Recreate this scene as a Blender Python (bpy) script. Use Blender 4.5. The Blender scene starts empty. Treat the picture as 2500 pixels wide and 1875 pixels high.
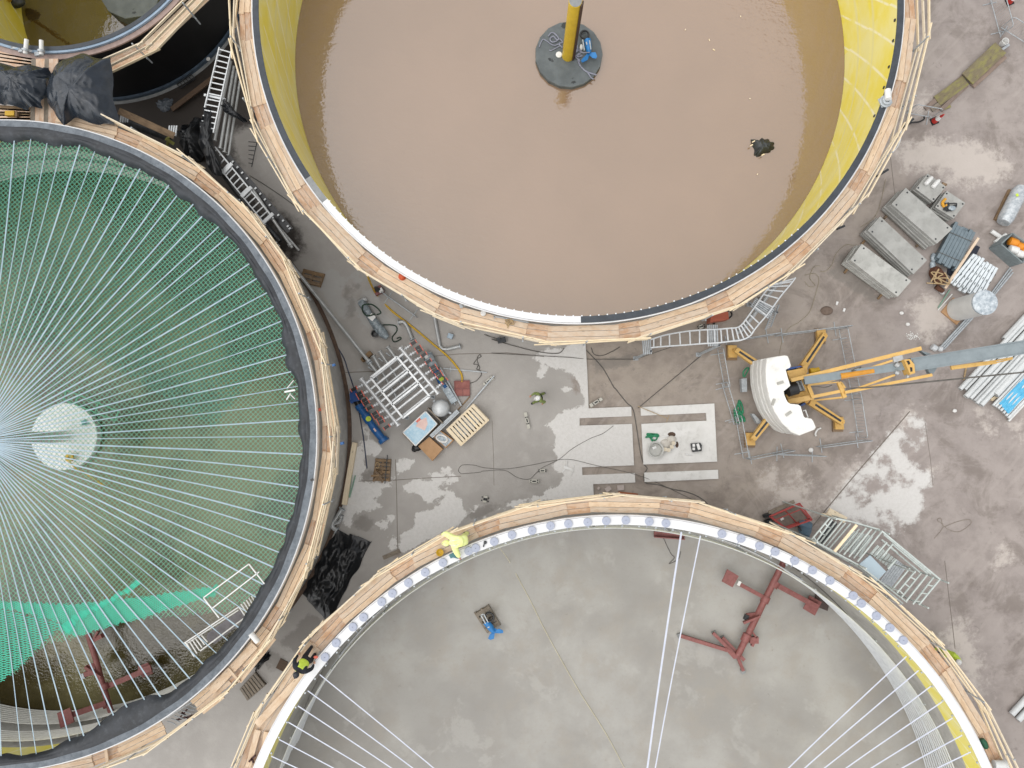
import bpy, bmesh, math, random
import numpy as np
from mathutils import Vector, Matrix, Euler
random.seed(7)
SC = bpy.context.scene
COL = SC.collection
rad = math.radians
# ---------------------------------------------------------------- camera
H, FPX = 35.0, 1733.0
cd = bpy.data.cameras.new('camera'); cam = bpy.data.objects.new('camera', cd); COL.objects.link(cam)
cam.location = (0, 0, H); cam.rotation_euler = (rad(2.5), rad(.75), 0)
cd.sensor_width = 36; cd.lens = 36 * FPX / 2500; cd.clip_end = 2000; cd.clip_start = .5
SC.camera = cam
RM = np.array(Euler((rad(2.5), rad(.75), 0)).to_matrix())
def P(px, py, z=0.0):
    d = RM @ np.array([(px - 1250) / FPX, -(py - 937.5) / FPX, -1.0])
    t = (z - H) / d[2]
    return Vector((d[0] * t, d[1] * t, z))
class Fr:
    def __init__(s, ox, oy, k): s.o = (ox, oy, k)
    def __call__(s, x, y, z=0.0): return P(s.o[0] + x * s.o[2], s.o[1] + y * s.o[2], z)
    def px(s, x, y): return (s.o[0] + x * s.o[2], s.o[1] + y * s.o[2])
K = 700 / 2212
T = {(c, r): Fr(600 * c, 450 * r, K) for c in range(4) for r in range(4)}
V1 = Fr(840, 800, 400 / 2212); V2 = Fr(1780, 790, 400 / 2212); V3 = Fr(1960, 1200, 360 / 2212); V4 = Fr(2040, 400, 460 / 2212)
V5 = Fr(2140, 700, 350 / 1659); V6 = Fr(1240, 1000, 540 / 2212)
W1 = Fr(440, 100, 540 / 1659); W2 = Fr(1040, 1240, 160 / 1659); W3 = Fr(700, 1560, 100 / 1659); W4 = Fr(2290, 1560, 100 / 1843)
W5 = Fr(1540, 680, 440 / 2212); W6 = Fr(1290, 0, 200 / 1443); W7 = Fr(1640, 1340, 420 / 2212); W8 = Fr(0, 1500, 420 / 2212)
X0 = Fr(0, 0, 1.0)
# ---------------------------------------------------------------- world and light
wd = bpy.data.worlds.new('World'); SC.world = wd; wd.use_nodes = True
nt = wd.node_tree; bg = nt.nodes['Background']
sky = nt.nodes.new('ShaderNodeTexSky'); sky.sky_type = 'NISHITA'; sky.sun_disc = False
SUN_EL, SUN_AZ = rad(66), rad(252)
sky.sun_elevation = SUN_EL; sky.sun_rotation = SUN_AZ; sky.dust_density = 1.5; sky.air_density = 1.0
hs = nt.nodes.new('ShaderNodeHueSaturation'); hs.inputs['Saturation'].default_value = .12
nt.links.new(sky.outputs[0], hs.inputs['Color']); nt.links.new(hs.outputs[0], bg.inputs['Color'])
bg.inputs['Strength'].default_value = .15
sd = bpy.data.lights.new('sun', 'SUN'); sun = bpy.data.objects.new('sun', sd); COL.objects.link(sun)
sd.energy = 1.5; sd.angle = rad(112); sd.color = (1, .96, .9)
dirv = Vector((math.sin(SUN_AZ) * math.cos(SUN_EL), math.cos(SUN_AZ) * math.cos(SUN_EL), math.sin(SUN_EL)))
sun.rotation_euler = dirv.to_track_quat('Z', 'Y').to_euler(); sun.location = dirv * 60
SC.view_settings.view_transform = 'Standard'; SC.view_settings.look = 'None'; SC.view_settings.exposure = EXPO = 0.5
SC.view_settings.gamma = 1
SC.render.engine = 'CYCLES'; SC.cycles.max_bounces = 6; SC.cycles.transparent_max_bounces = 16
# ---------------------------------------------------------------- materials
def hx(s):
    c = [int(s[i:i + 2], 16) / 255 for i in (0, 2, 4)]
    return tuple(x / 12.92 if x <= .04045 else ((x + .055) / 1.055) ** 2.4 for x in c)
class N:
    """small helper around a node tree"""
    def __init__(s, name):
        s.m = bpy.data.materials.new(name); s.m.use_nodes = True; s.t = s.m.node_tree; s.b = s.t.nodes['Principled BSDF']
    def n(s, ty, **kw):
        o = s.t.nodes.new('ShaderNode' + ty)
        for k, v in kw.items():
            if k in o.inputs: s.set(o.inputs[k], v)
            else: setattr(o, k, v)
        return o
    def set(s, inp, v):
        if hasattr(v, 'is_linked'): s.t.links.new(v, inp)
        elif isinstance(v, (tuple, list)) and len(v) == 3 and inp.type == 'RGBA': inp.default_value = (*v, 1)
        else: inp.default_value = v
    def math(s, op, a, b=0.0, c=None):
        o = s.n('Math', operation=op); s.set(o.inputs[0], a); s.set(o.inputs[1], b)
        if c is not None: s.set(o.inputs[2], c)
        return o.outputs[0]
    def noise(s, vec, scale, detail=4, rough=.6, dist=0):
        o = s.n('TexNoise', Scale=scale, Detail=detail, Roughness=rough, Distortion=dist)
        if vec is not None: s.t.links.new(vec, o.inputs['Vector'])
        return o.outputs['Fac']
    def ramp(s, fac, a, b):
        o = s.n('MapRange', interpolation_type='SMOOTHSTEP'); s.set(o.inputs[0], fac); o.inputs[1].default_value = a; o.inputs[2].default_value = b
        return o.outputs[0]
    def mix(s, f, a, b, mode='MIX'):
        o = s.n('Mix', data_type='RGBA', blend_type=mode); s.set(o.inputs[0], f); s.set(o.inputs[6], a); s.set(o.inputs[7], b)
        return o.outputs[2]
    def obj(s): return s.n('TexCoord').outputs['Object']
    def uv(s): return s.n('TexCoord').outputs['UV']
    def rnd(s): return s.n('ObjectInfo').outputs['Random']
    def scale(s, vec, v):
        o = s.n('Mapping'); s.t.links.new(vec, o.inputs[0]); o.inputs['Scale'].default_value = v
        return o.outputs[0]
    def bump(s, h, strength=.3, dist=.02):
        o = s.n('Bump', Strength=strength, Distance=dist, Height=h); s.t.links.new(o.outputs[0], s.b.inputs['Normal'])
    def attr(s, name): return s.n('Attribute', attribute_name=name).outputs['Fac']
    def base(s, c, rough=.6, metal=0.0, **kw):
        s.set(s.b.inputs['Base Color'], c); s.set(s.b.inputs['Roughness'], rough); s.set(s.b.inputs['Metallic'], metal)
        for k, v in kw.items(): s.set(s.b.inputs[k], v)
MATS = {}
def plain(name, a, b=None, scale=3.0, rough=.6, metal=0.0, bump=0.0, dirt=None, dirt_amt=.5, **kw):
    """colour a mottled with b, optional dirt blotches"""
    if name in MATS: return MATS[name]
    g = N(name); co = g.obj()
    a = hx(a) if isinstance(a, str) else a
    b = tuple(x * .72 for x in a) if b is None else (hx(b) if isinstance(b, str) else b)
    f = g.ramp(g.noise(co, scale, 5, .65), .32, .68)
    c = g.mix(f, a, b)
    if dirt:
        d = g.ramp(g.noise(co, scale * 2.3, 6, .7), .5, .72)
        c = g.mix(g.math('MULTIPLY', d, dirt_amt), c, hx(dirt))
    g.base(c, rough, metal, **kw)
    if bump: g.bump(g.noise(co, scale * 8, 4, .6), bump, .02)
    MATS[name] = g.m
    return g.m
def wood(name, a, b, stain=None, amt=.6):
    if name in MATS: return MATS[name]
    g = N(name); uv = g.uv()
    grain = g.noise(g.scale(uv, (1.2, 22, 1)), 3.0, 5, .65, .6)
    knots = g.n('TexVoronoi', feature='F1', Scale=1.0); g.t.links.new(g.scale(uv, (1.7, 7, 1)), knots.inputs['Vector'])
    kf = g.ramp(knots.outputs['Distance'], .16, .05)
    c = g.mix(g.ramp(grain, .35, .7), hx(a), hx(b))
    c = g.mix(g.math('MULTIPLY', kf, .75), c, tuple(x * .35 for x in hx(b)))
    tone = g.n('HueSaturation', Color=c); r = g.rnd()
    g.set(tone.inputs['Value'], g.math('MULTIPLY_ADD', r, .2, .92)); g.set(tone.inputs['Saturation'], g.math('MULTIPLY_ADD', r, .25, .78))
    c = tone.outputs[0]
    if stain:
        w = g.ramp(g.noise(g.scale(uv, (1.6, 3.5, 1)), 1.3, 4, .6), .42, .66)
        c = g.mix(g.math('MULTIPLY', w, amt), c, hx(stain))
    g.base(c, .75); g.bump(grain, .25, .01); MATS[name] = g.m
    return g.m
def metal_mat(name, a, b, rough=.4, metal=.8, scale=6.0):
    return plain(name, a, b, scale=scale, rough=rough, metal=metal, bump=.05)
# ---------------------------------------------------------------- mesh builder
OFF = {}
def woff(o): return OFF.get(o.name, Vector((0, 0, 0))) if o is not None else Vector((0, 0, 0))
class MB:
    def __init__(s): s.v = []; s.f = []; s.uv = {}
    def add(s, vs, fs, uvs=None):
        n = len(s.v); s.v += [tuple(v) for v in vs]
        for i, f in enumerate(fs):
            if uvs is not None: s.uv[len(s.f)] = uvs[i]
            s.f.append(tuple(n + j for j in f))
        return s
    def bar(s, a, b, w, h, up=(0, 0, 1), w2=None):
        """box along a-b: w across, h along 'up'"""
        a = Vector(a); b = Vector(b); d = b - a; L = d.length
        if L < 1e-6: return s
        d /= L; u = Vector(up); sx = d.cross(u)
        if sx.length < 1e-4: u = Vector((1, 0, 0)); sx = d.cross(u)
        sx.normalize(); u = sx.cross(d)
        w2 = w if w2 is None else w2
        vs = []
        for p, ww in ((a, w), (b, w2)):
            for i, j in ((-1, -1), (1, -1), (1, 1), (-1, 1)): vs.append(p + sx * (i * ww / 2) + u * (j * h / 2))
        fs = [(0, 1, 5, 4), (1, 2, 6, 5), (2, 3, 7, 6), (3, 0, 4, 7), (3, 2, 1, 0), (4, 5, 6, 7)]
        r1, r2 = random.uniform(0, 50), random.uniform(0, 50)
        uvs = [[(r1, r2 + k * .4), (r1, r2 + k * .4 + q), (r1 + L, r2 + k * .4 + q), (r1 + L, r2 + k * .4)] for k, q in enumerate((w, h, w, h))]
        uvs += [[(r1, r2), (r1, r2 + w), (r1 + h, r2 + w), (r1 + h, r2)]] * 2
        return s.add(vs, fs, uvs)
    def box(s, c, sx, sy, sz, rz=0.0):
        """c is the centre of the base"""
        c = Vector(c); d = Vector((math.cos(rz), math.sin(rz), 0)) * sx / 2; m = c + Vector((0, 0, sz / 2))
        return s.bar(m - d, m + d, sy, sz)
    def tube(s, pts, r, n=8, cap=True, closed=False):
        pts = [Vector(p) for p in pts]; m = len(pts); rs = r if isinstance(r, (list, tuple)) else [r] * m
        vs = []; ref = None
        for i, p in enumerate(pts):
            if closed: t = pts[(i + 1) % m] - pts[i - 1]
            else: t = pts[min(i + 1, m - 1)] - pts[max(i - 1, 0)]
            t.normalize()
            if ref is None: ref = Vector((0, 0, 1)) if abs(t.z) < .9 else Vector((1, 0, 0))
            x = t.cross(ref)
            if x.length < 1e-4: x = t.cross(Vector((0, 1, 0)))
            x.normalize(); y = x.cross(t); ref = y
            for k in range(n):
                a = 2 * math.pi * k / n; vs.append(p + (x * math.cos(a) + y * math.sin(a)) * rs[i])
        fs = []
        for i in range(m if closed else m - 1):
            j = (i + 1) % m
            for k in range(n): fs.append((i * n + k, i * n + (k + 1) % n, j * n + (k + 1) % n, j * n + k))
        if cap and not closed: fs += [tuple(range(n - 1, -1, -1)), tuple((m - 1) * n + k for k in range(n))]
        return s.add(vs, fs)
    def cyl(s, a, b, r, n=16, r2=None): return s.tube([a, b], [r, r if r2 is None else r2], n)
    def pipe(s, a, b, r, n=14, th=None):
        """hollow pipe with open ends"""
        a = Vector(a); b = Vector(b); th = th or r * .12; d = (b - a).normalized()
        return s.tube([a + d * .3, a, a, b, b, b - d * .3], [r - th, r - th, r, r, r - th, r - th], n, cap=True)
    def lathe(s, c, prof, n=24):
        c = Vector(c); vs = []
        for r, z in prof:
            for k in range(n):
                a = 2 * math.pi * k / n; vs.append(c + Vector((r * math.cos(a), r * math.sin(a), z)))
        fs = [(i * n + k, i * n + (k + 1) % n, (i + 1) * n + (k + 1) % n, (i + 1) * n + k) for i in range(len(prof) - 1) for k in range(n)]
        fs += [tuple(range(n - 1, -1, -1)), tuple((len(prof) - 1) * n + k for k in range(n))]
        return s.add(vs, fs)
    def arc(s, c, r0, r1, z0, z1, a0=0.0, a1=2 * math.pi, n=96):
        full = abs(a1 - a0 - 2 * math.pi) < 1e-6; m = n if full else n + 1; vs = []
        for i in range(m):
            a = a0 + (a1 - a0) * i / n; ca, sa = math.cos(a), math.sin(a)
            for r, z in ((r0, z0), (r1, z0), (r1, z1), (r0, z1)): vs.append((c[0] + r * ca, c[1] + r * sa, z))
        fs = []; uvs = []
        for i in range(n):
            j = (i + 1) % m
            for k in range(4):
                l = (k + 1) % 4; fs.append((i * 4 + l, i * 4 + k, j * 4 + k, j * 4 + l))
                u0 = (a0 + (a1 - a0) * i / n) * r1; u1 = (a0 + (a1 - a0) * (i + 1) / n) * r1
                w0, w1 = [(0, 1), (0, z1 - z0), (1, 0), (z1 - z0, 0)][k]
                uvs.append([(u0, w1), (u0, w0), (u1, w0), (u1, w1)])
        if not full: fs += [(3, 2, 1, 0), ((m - 1) * 4, (m - 1) * 4 + 1, (m - 1) * 4 + 2, (m - 1) * 4 + 3)]; uvs += [[(0, 0)] * 4] * 2
        return s.add(vs, fs, uvs)
    def prism(s, pts, z0, z1):
        n = len(pts)
        ar = sum(pts[i][0] * pts[(i + 1) % n][1] - pts[(i + 1) % n][0] * pts[i][1] for i in range(n))
        if ar < 0: pts = pts[::-1]
        vs = [(p[0], p[1], z0) for p in pts] + [(p[0], p[1], z1) for p in pts]
        fs = [tuple(range(n, 2 * n)), tuple(range(n - 1, -1, -1))] + [(i, (i + 1) % n, n + (i + 1) % n, n + i) for i in range(n)]
        return s.add(vs, fs)
    def sheet(s, fn, nu, nv, th=0.0):
        vs = [fn(i / nu, j / nv) for i in range(nu + 1) for j in range(nv + 1)]
        w = nv + 1
        fs = [(i * w + j, (i + 1) * w + j, (i + 1) * w + j + 1, i * w + j + 1) for i in range(nu) for j in range(nv)]
        uvs = [[(i / nu, j / nv), ((i + 1) / nu, j / nv), ((i + 1) / nu, (j + 1) / nv), (i / nu, (j + 1) / nv)] for i in range(nu) for j in range(nv)]
        return s.add(vs, fs, uvs)
    def ball(s, c, r, n=12, sz=1.0, sx=1.0, sy=1.0):
        c = Vector(c); prof = [(math.sin(math.pi * i / n), -math.cos(math.pi * i / n)) for i in range(1, n)]
        m = 2 * n; vs = [c + Vector((sx * r * q * math.cos(2 * math.pi * k / m), sy * r * q * math.sin(2 * math.pi * k / m), sz * r * z)) for q, z in prof for k in range(m)]
        L = len(prof); fs = [(i * m + k, i * m + (k + 1) % m, (i + 1) * m + (k + 1) % m, (i + 1) * m + k) for i in range(L - 1) for k in range(m)]
        fs += [tuple(range(m - 1, -1, -1)), tuple((L - 1) * m + k for k in range(m))]
        return s.add(vs, fs)
    def build(s, name, mat, parent=None, at=None, smooth=True):
        V = np.array(s.v, float)
        if parent is not None: off = woff(parent)
        elif at is not None: off = Vector(at)
        else: off = Vector(((V[:, 0].min() + V[:, 0].max()) / 2, (V[:, 1].min() + V[:, 1].max()) / 2, V[:, 2].min()))
        me = bpy.data.meshes.new(name); me.from_pydata([tuple(v) for v in V - np.array(off)], [], s.f); me.update()
        if s.uv:
            lay = me.uv_layers.new(name='UVMap'); buf = np.zeros(len(me.loops) * 2); k = 0
            for i, f in enumerate(s.f):
                u = s.uv.get(i)
                if u is not None:
                    for q in range(len(f)): buf[2 * (k + q)] = u[q][0]; buf[2 * (k + q) + 1] = u[q][1]
                k += len(f)
            lay.data.foreach_set('uv', buf)
        if smooth:
            me.polygons.foreach_set('use_smooth', [True] * len(me.polygons)); me.set_sharp_from_angle(angle=rad(38))
        o = bpy.data.objects.new(name, me); COL.objects.link(o)
        if isinstance(mat, str): mat = MATS[mat]
        me.materials.append(mat)
        if parent is not None: o.parent = parent
        else: o.location = off
        OFF[o.name] = Vector(off)
        return o
def tag(o, label=None, cat=None, group=None, kind=None):
    if label: o['label'] = label
    if cat: o['category'] = cat
    if group: o['group'] = group
    if kind: o['kind'] = kind
    return o
def thing(name, label, cat, loc=(0, 0, 0), group=None):
    o = bpy.data.objects.new(name, None); COL.objects.link(o); o.location = loc; o.empty_display_size = .2
    OFF[o.name] = Vector(loc)
    return tag(o, label, cat, group)
def copy_tree(o, parent=None):
    c = o.copy(); COL.objects.link(c); c.parent = parent
    for ch in list(o.children): copy_tree(ch, c)
    return c
def place(o, loc, rz=0.0, label=None):
    o.location = loc; o.rotation_euler = (0, 0, rz); OFF[o.name] = Vector(loc)
    if label: o['label'] = label
    return o
def ang(c, p): return math.atan2(p[1] - c[1], p[0] - c[0])
def pol(c, r, a, z): return Vector((c[0] + r * math.cos(a), c[1] + r * math.sin(a), z))
def spline(pts, n=8):
    """Catmull-Rom through the points"""
    pts = [Vector(p) for p in pts]; out = []
    for i in range(len(pts) - 1):
        p0 = pts[max(i - 1, 0)]; p1 = pts[i]; p2 = pts[i + 1]; p3 = pts[min(i + 2, len(pts) - 1)]
        for k in range(n):
            t = k / n
            out.append(.5 * ((2 * p1) + (p2 - p0) * t + (2 * p0 - 5 * p1 + 4 * p2 - p3) * t * t + (3 * p1 - p0 - 3 * p2 + p3) * t ** 3))
    return out + [pts[-1]]
# materials used in many places
wood('board', 'dcc7ad', 'cbb193', 'bf986f', .4)
wood('board_stained', 'd0b79e', 'bf9f80', 'b5845a', .6)
wood('rail_wood', 'ddcdb0', 'c4b08c')
wood('old_wood', '8d7455', '6b5640', '55432f', .6)
wood('grey_wood', '8a7f70', '6f665a', '62574a', .6)
wood('fresh_wood', 'dfd0b4', 'cdb995')
plain('galv', 'b4b9bc', '9aa0a4', 9, .5, .3, .04)
plain('alu', 'd0d3d5', 'bfc3c5', 7, .45, .25, .03)
plain('steel_pipe', 'b6b8b8', 'a3a6a6', 4, .4, .35, .02)
plain('dark_steel', '4a4c4e', '333537', 6, .5, .6)
plain('black_plastic', '1c1d1f', '121314', 6, .35)
plain('white_paint', 'dcdcda', 'cfcfcc', 3, .5, 0, 0, 'b9b4aa', .35)
plain('red_oxide', '85504d', '75443f', 5, .55, 0, .05, '9c6f6a', .4)
plain('crane_yellow', 'cfa860', 'c49c54', 3, .45, 0, 0, 'b0823a', .4)
plain('rubber', '2c3036', '1f2226', 2, .6, 0, .15, '53585d', .35)
plain('blue_paint', '1f5f9c', '1a5189', 6, .4, 0, 0, '14406c', .3)
plain('concrete_new', 'dad9d6', 'd0cfcb', 1.5, .85, 0, .1, 'b5b3ae', .5)
plain('concrete_grey', '8d8f8f', '7a7c7c', 2, .85, 0, .15, '6c6d6c', .5)
plain('strap_mat', '9fb2bc', '90a4b1', 2, .65)
plain('strap_white', 'c4c8d4', 'b8bdcb', 2, .6)
plain('rust', '5c3a28', '42281c', 8, .85, 0, .2, '7a4f36', .5)
plain('skin', 'b98a70', 'a97a62', 6, .6)
plain('cardboard', 'b08c68', 'a27f5c', 3, .85)
plain('hi_vis', 'bdd24a', 'adc23c', 8, .7, 0, .05)
plain('navy_cloth', '20242c', '171a20', 9, .85, 0, .1)
plain('green_rope', '2f8a62', '1f6f4c', 9, .7)
plain('yellow_plastic', 'c9a224', 'b8921e', 5, .5)
plain('orange_plastic', 'c8562c', 'b44a24', 5, .5)
plain('blue_sheet', '5fb4d8', '4ca2c8', 4, .4)
plain('wire_grey', '605d58', '504d48', 5, .6)
plain('rope_tan', 'b39c78', '9c8562', 9, .85)
# ================================================================ ground
def sdf(q, poly):
    """signed distance of points q (n,2) to a polygon, negative inside"""
    p = np.array([(v[0], v[1]) for v in poly]); n = len(p); d = np.full(len(q), 1e9); ins = np.zeros(len(q), bool)
    for i in range(n):
        a, b = p[i], p[(i + 1) % n]; e = b - a; w = q - a
        t = np.clip((w @ e) / max(e @ e, 1e-9), 0, 1); d = np.minimum(d, np.hypot(w[:, 0] - t * e[0], w[:, 1] - t * e[1]))
        c = ((a[1] > q[:, 1]) != (b[1] > q[:, 1]))
        with np.errstate(divide='ignore', invalid='ignore'):
            xi = (b[0] - a[0]) * (q[:, 1] - a[1]) / (b[1] - a[1]) + a[0]
        ins ^= c & (q[:, 0] < xi)
    return np.where(ins, -d, d)
def pp(fr, pts, z=0.0): return [fr(x, y, z) for x, y in pts]
DRY = [pp(X0, [(1295, 862), (1345, 853), (1400, 843), (1440, 840), (1445, 912), (1445, 1000), (1425, 985), (1418, 960), (1412, 940), (1405, 925), (1395, 915), (1380, 903), (1340, 905), (1326, 920), (1311, 921), (1315, 912), (1326, 898), (1332, 890), (1297, 872)]),
       pp(X0, [(1362, 958), (1372, 944), (1385, 940), (1397, 950), (1390, 957), (1375, 960)]),
       pp(T[2, 2], [(400, 430), (470, 400), (520, 340), (620, 300), (710, 285), (740, 250), (770, 290), (1180, 200), (1180, 960), (700, 1000), (400, 1010), (100, 1090), (-60, 1150), (20, 1100), (100, 1040), (300, 990), (480, 920), (560, 870), (550, 820), (490, 780), (470, 740), (520, 690), (470, 660), (490, 590), (510, 530), (480, 470)]),
       pp(T[3, 2], [(690, 1080), (950, 780), (1210, 480), (1260, 430), (1290, 500), (1330, 560), (1250, 540), (1290, 660), (1340, 730), (1420, 770), (1490, 820), (1505, 880), (1420, 950), (1440, 1080), (1390, 1160), (1290, 1215), (1200, 1165), (1230, 1270), (1190, 1300), (1130, 1190), (1040, 1195), (870, 1160), (720, 1090)]),
       pp(T[3, 2], [(1310, 380), (1350, 360), (1410, 400), (1440, 470), (1400, 500), (1370, 460), (1330, 420)]), pp(T[3, 2], [(1340, 570), (1380, 570), (1375, 610), (1345, 600)]), pp(T[3, 2], [(1405, 480), (1440, 480), (1430, 500)]), pp(T[3, 2], [(1410, 545), (1455, 535), (1440, 560)]),
       pp(T[1, 2], [(800, 590), (900, 610), (930, 690), (940, 770), (880, 810), (880, 860), (1130, 870), (1150, 880), (1050, 940), (1040, 990), (990, 1000), (1080, 1060), (960, 1110), (840, 1110), (830, 1240), (740, 1200), (700, 1100), (760, 1000)]),
       pp(T[1, 2], [(920, 380), (980, 450), (955, 540), (1060, 630), (1000, 680), (940, 670), (900, 560)]), pp(T[1, 2], [(1160, 700), (1240, 680), (1310, 700), (1300, 760), (1240, 800), (1160, 820)]),
       pp(T[1, 2], [(1370, 830), (1440, 790), (1510, 760), (1560, 740), (1600, 750), (1540, 790), (1600, 830), (1660, 835), (1580, 910), (1610, 970), (1510, 1000), (1430, 1040), (1370, 1020), (1340, 960), (1270, 950), (1200, 960), (1180, 930), (1240, 880)]),
       pp(T[1, 2], [(1640, 980), (1660, 1040), (1690, 1080), (1780, 1040), (1830, 1060), (1700, 1110), (1690, 1170), (1560, 1260), (1400, 1330), (1200, 1430), (1185, 1270), (1280, 1240), (1310, 1180), (1310, 1110), (1420, 1080), (1560, 1000)]),
       pp(T[1, 2], [(1000, 1200), (1160, 1100), (1165, 1195), (1030, 1235)]), pp(T[1, 2], [(1120, 1290), (1165, 1290), (1165, 1400), (1115, 1380)]),
]
WETIN = [pp(T[3, 2], q) for q in ([(940, 900), (1030, 830), (1120, 860), (1180, 890), (1160, 950), (1090, 930), (1020, 980)], [(1130, 740), (1220, 770), (1330, 870), (1230, 910), (1200, 850)], [(870, 960), (930, 940), (1010, 1030), (970, 1060), (900, 1020)], [(1280, 540), (1340, 590), (1380, 690), (1310, 680)], [(1090, 700), (1150, 690), (1180, 730), (1110, 750)], [(1080, 1080), (1150, 1090), (1260, 1170), (1220, 1160), (1100, 1120)])]
WETIN += [pp(T[1, 2], [(1500, 910), (1560, 890), (1580, 920), (1530, 935)]), pp(T[1, 2], [(1380, 1040), (1550, 960), (1600, 975), (1440, 1060)]), pp(T[1, 2], [(1330, 840), (1600, 825), (1600, 838), (1340, 855)])]
LITE = [pp(T[1, 1], [(620, 690), (690, 660), (770, 740), (740, 870), (830, 880), (860, 980), (760, 1040), (650, 960), (560, 800)]), pp(T[1, 1], [(810, 690), (870, 680), (940, 760), (900, 800), (860, 780)]), pp(T[1, 1], [(880, 820), (1000, 830), (1050, 960), (1200, 1090), (1180, 1160), (900, 1100), (850, 980)]),
        pp(T[1, 1], [(800, 1450), (1000, 1430), (950, 1530), (820, 1560)])]
PALE = [(T[3, 0], [(1200, 1150), (1500, 1060), (1800, 1100), (2050, 1180), (2120, 1290), (2000, 1400), (1900, 1430), (1650, 1430), (1640, 1330), (1300, 1300)]), (T[3, 1], [(1350, 950), (1450, 850), (1700, 960), (1720, 1020), (1560, 1150), (1500, 1250), (1420, 1200)]),
        (T[3, 2], [(180, 800), (300, 790), (300, 920), (460, 830), (540, 900), (560, 1000), (620, 1060), (800, 900), (830, 760), (980, 700), (700, 1060), (560, 1170), (270, 1070), (290, 960), (200, 900)]),
        (T[3, 3], [(1540, 640), (1760, 500), (1850, 750), (1900, 1080), (1750, 1000), (1700, 800)]), (T[3, 2], [(1850, 330), (2010, 400), (1960, 490), (1880, 430)]), (T[3, 2], [(2110, 420), (2212, 400), (2212, 560)]), (T[3, 0], [(1340, 780), (1500, 700), (1480, 850), (1400, 880)]), (T[3, 2], [(1490, 760), (1540, 760), (1540, 790), (1500, 790)]), (T[3, 3], [(1980, 50), (2060, -60), (2130, 10), (2110, 70), (2050, 110)]), (V5, [(180, 1600), (350, 1400), (450, 1450), (300, 1660)])]
PALE = [pp(f, q) for f, q in PALE]
DARK = [pp(X0, [(-50, 130), (285, 215), (380, 130), (560, 40), (600, 180), (640, 300), (560, 330), (605, 460), (690, 560), (715, 600), (680, 640), (600, 560), (480, 430), (380, 360), (270, 300)]), pp(W1, [(640, 1180), (760, 1280), (870, 1390), (940, 1560), (850, 1640), (740, 1560), (600, 1250)])]  # corridor ground: wet mud plus the shade between the tanks, painted in
DAMP = [pp(T[1, 2], [(820, 1180), (930, 1100), (985, 1180), (990, 1260), (860, 1250)]), pp(T[1, 1], [(750, 800), (820, 790), (830, 880), (770, 910), (745, 850)]), pp(T[1, 1], [(780, 910), (850, 900), (860, 1000), (800, 1050), (770, 990)]), pp(T[1, 1], [(850, 760), (890, 780), (895, 810), (850, 815)]), pp(T[1, 2], [(880, 830), (960, 780), (990, 700), (1000, 870), (900, 880)]), pp(T[1, 2], [(1690, 1160), (1740, 1090), (1900, 1050), (2100, 1020), (1990, 1080), (1760, 1150)]),
        pp(T[3, 1], [(690, 680), (850, 540), (1090, 880), (1120, 920), (1050, 920)]), pp(T[3, 1], [(760, 560), (850, 520), (850, 640), (770, 700)]), pp(T[2, 2], [(950, 600), (975, 590), (980, 640), (950, 640)]), pp(T[1, 3], [(260, 700), (480, 470), (620, 520), (400, 760)]), pp(T[1, 3], [(120, 680), (330, 820), (300, 900), (60, 800)]), pp(T[2, 1], [(760, 1370), (1100, 1300), (1060, 1400), (800, 1450)]), pp(T[0, 3], [(2020, 760), (2120, 740), (2212, 840), (2100, 900)])]
STAIN = [pp(T[2, 2], [(590, 70), (680, 60), (690, 190), (640, 170)]), pp(T[1, 2], [(1080, 1450), (1180, 1420), (1200, 1430), (1090, 1500)]), pp(T[3, 0], [(1500, 830), (1600, 760), (1640, 800), (1560, 870)])]
def field(q, polys, clip=.6):
    d = np.full(len(q), clip)
    for p in polys:
        a = np.array([(v[0], v[1]) for v in p]); lo, hi = a.min(0) - clip, a.max(0) + clip
        s = np.where((q[:, 0] > lo[0]) & (q[:, 0] < hi[0]) & (q[:, 1] > lo[1]) & (q[:, 1] < hi[1]))[0]
        if len(s): d[s] = np.minimum(d[s], sdf(q[s], p))
    return -np.clip(d, -clip, clip)
def paint(me, world_xy, dryset):
    dry = np.minimum(field(world_xy, dryset), -field(world_xy, WETIN))
    for nm, val in (('dry', dry), ('pale', field(world_xy, PALE, 1.2)), ('dark', field(world_xy, DARK, .9)), ('damp', field(world_xy, DAMP)), ('lite', field(world_xy, LITE)), ('stain', field(world_xy, STAIN))):
        at = me.attributes.new(nm, 'FLOAT', 'POINT'); at.data.foreach_set('value', val.astype(np.float32))
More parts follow.
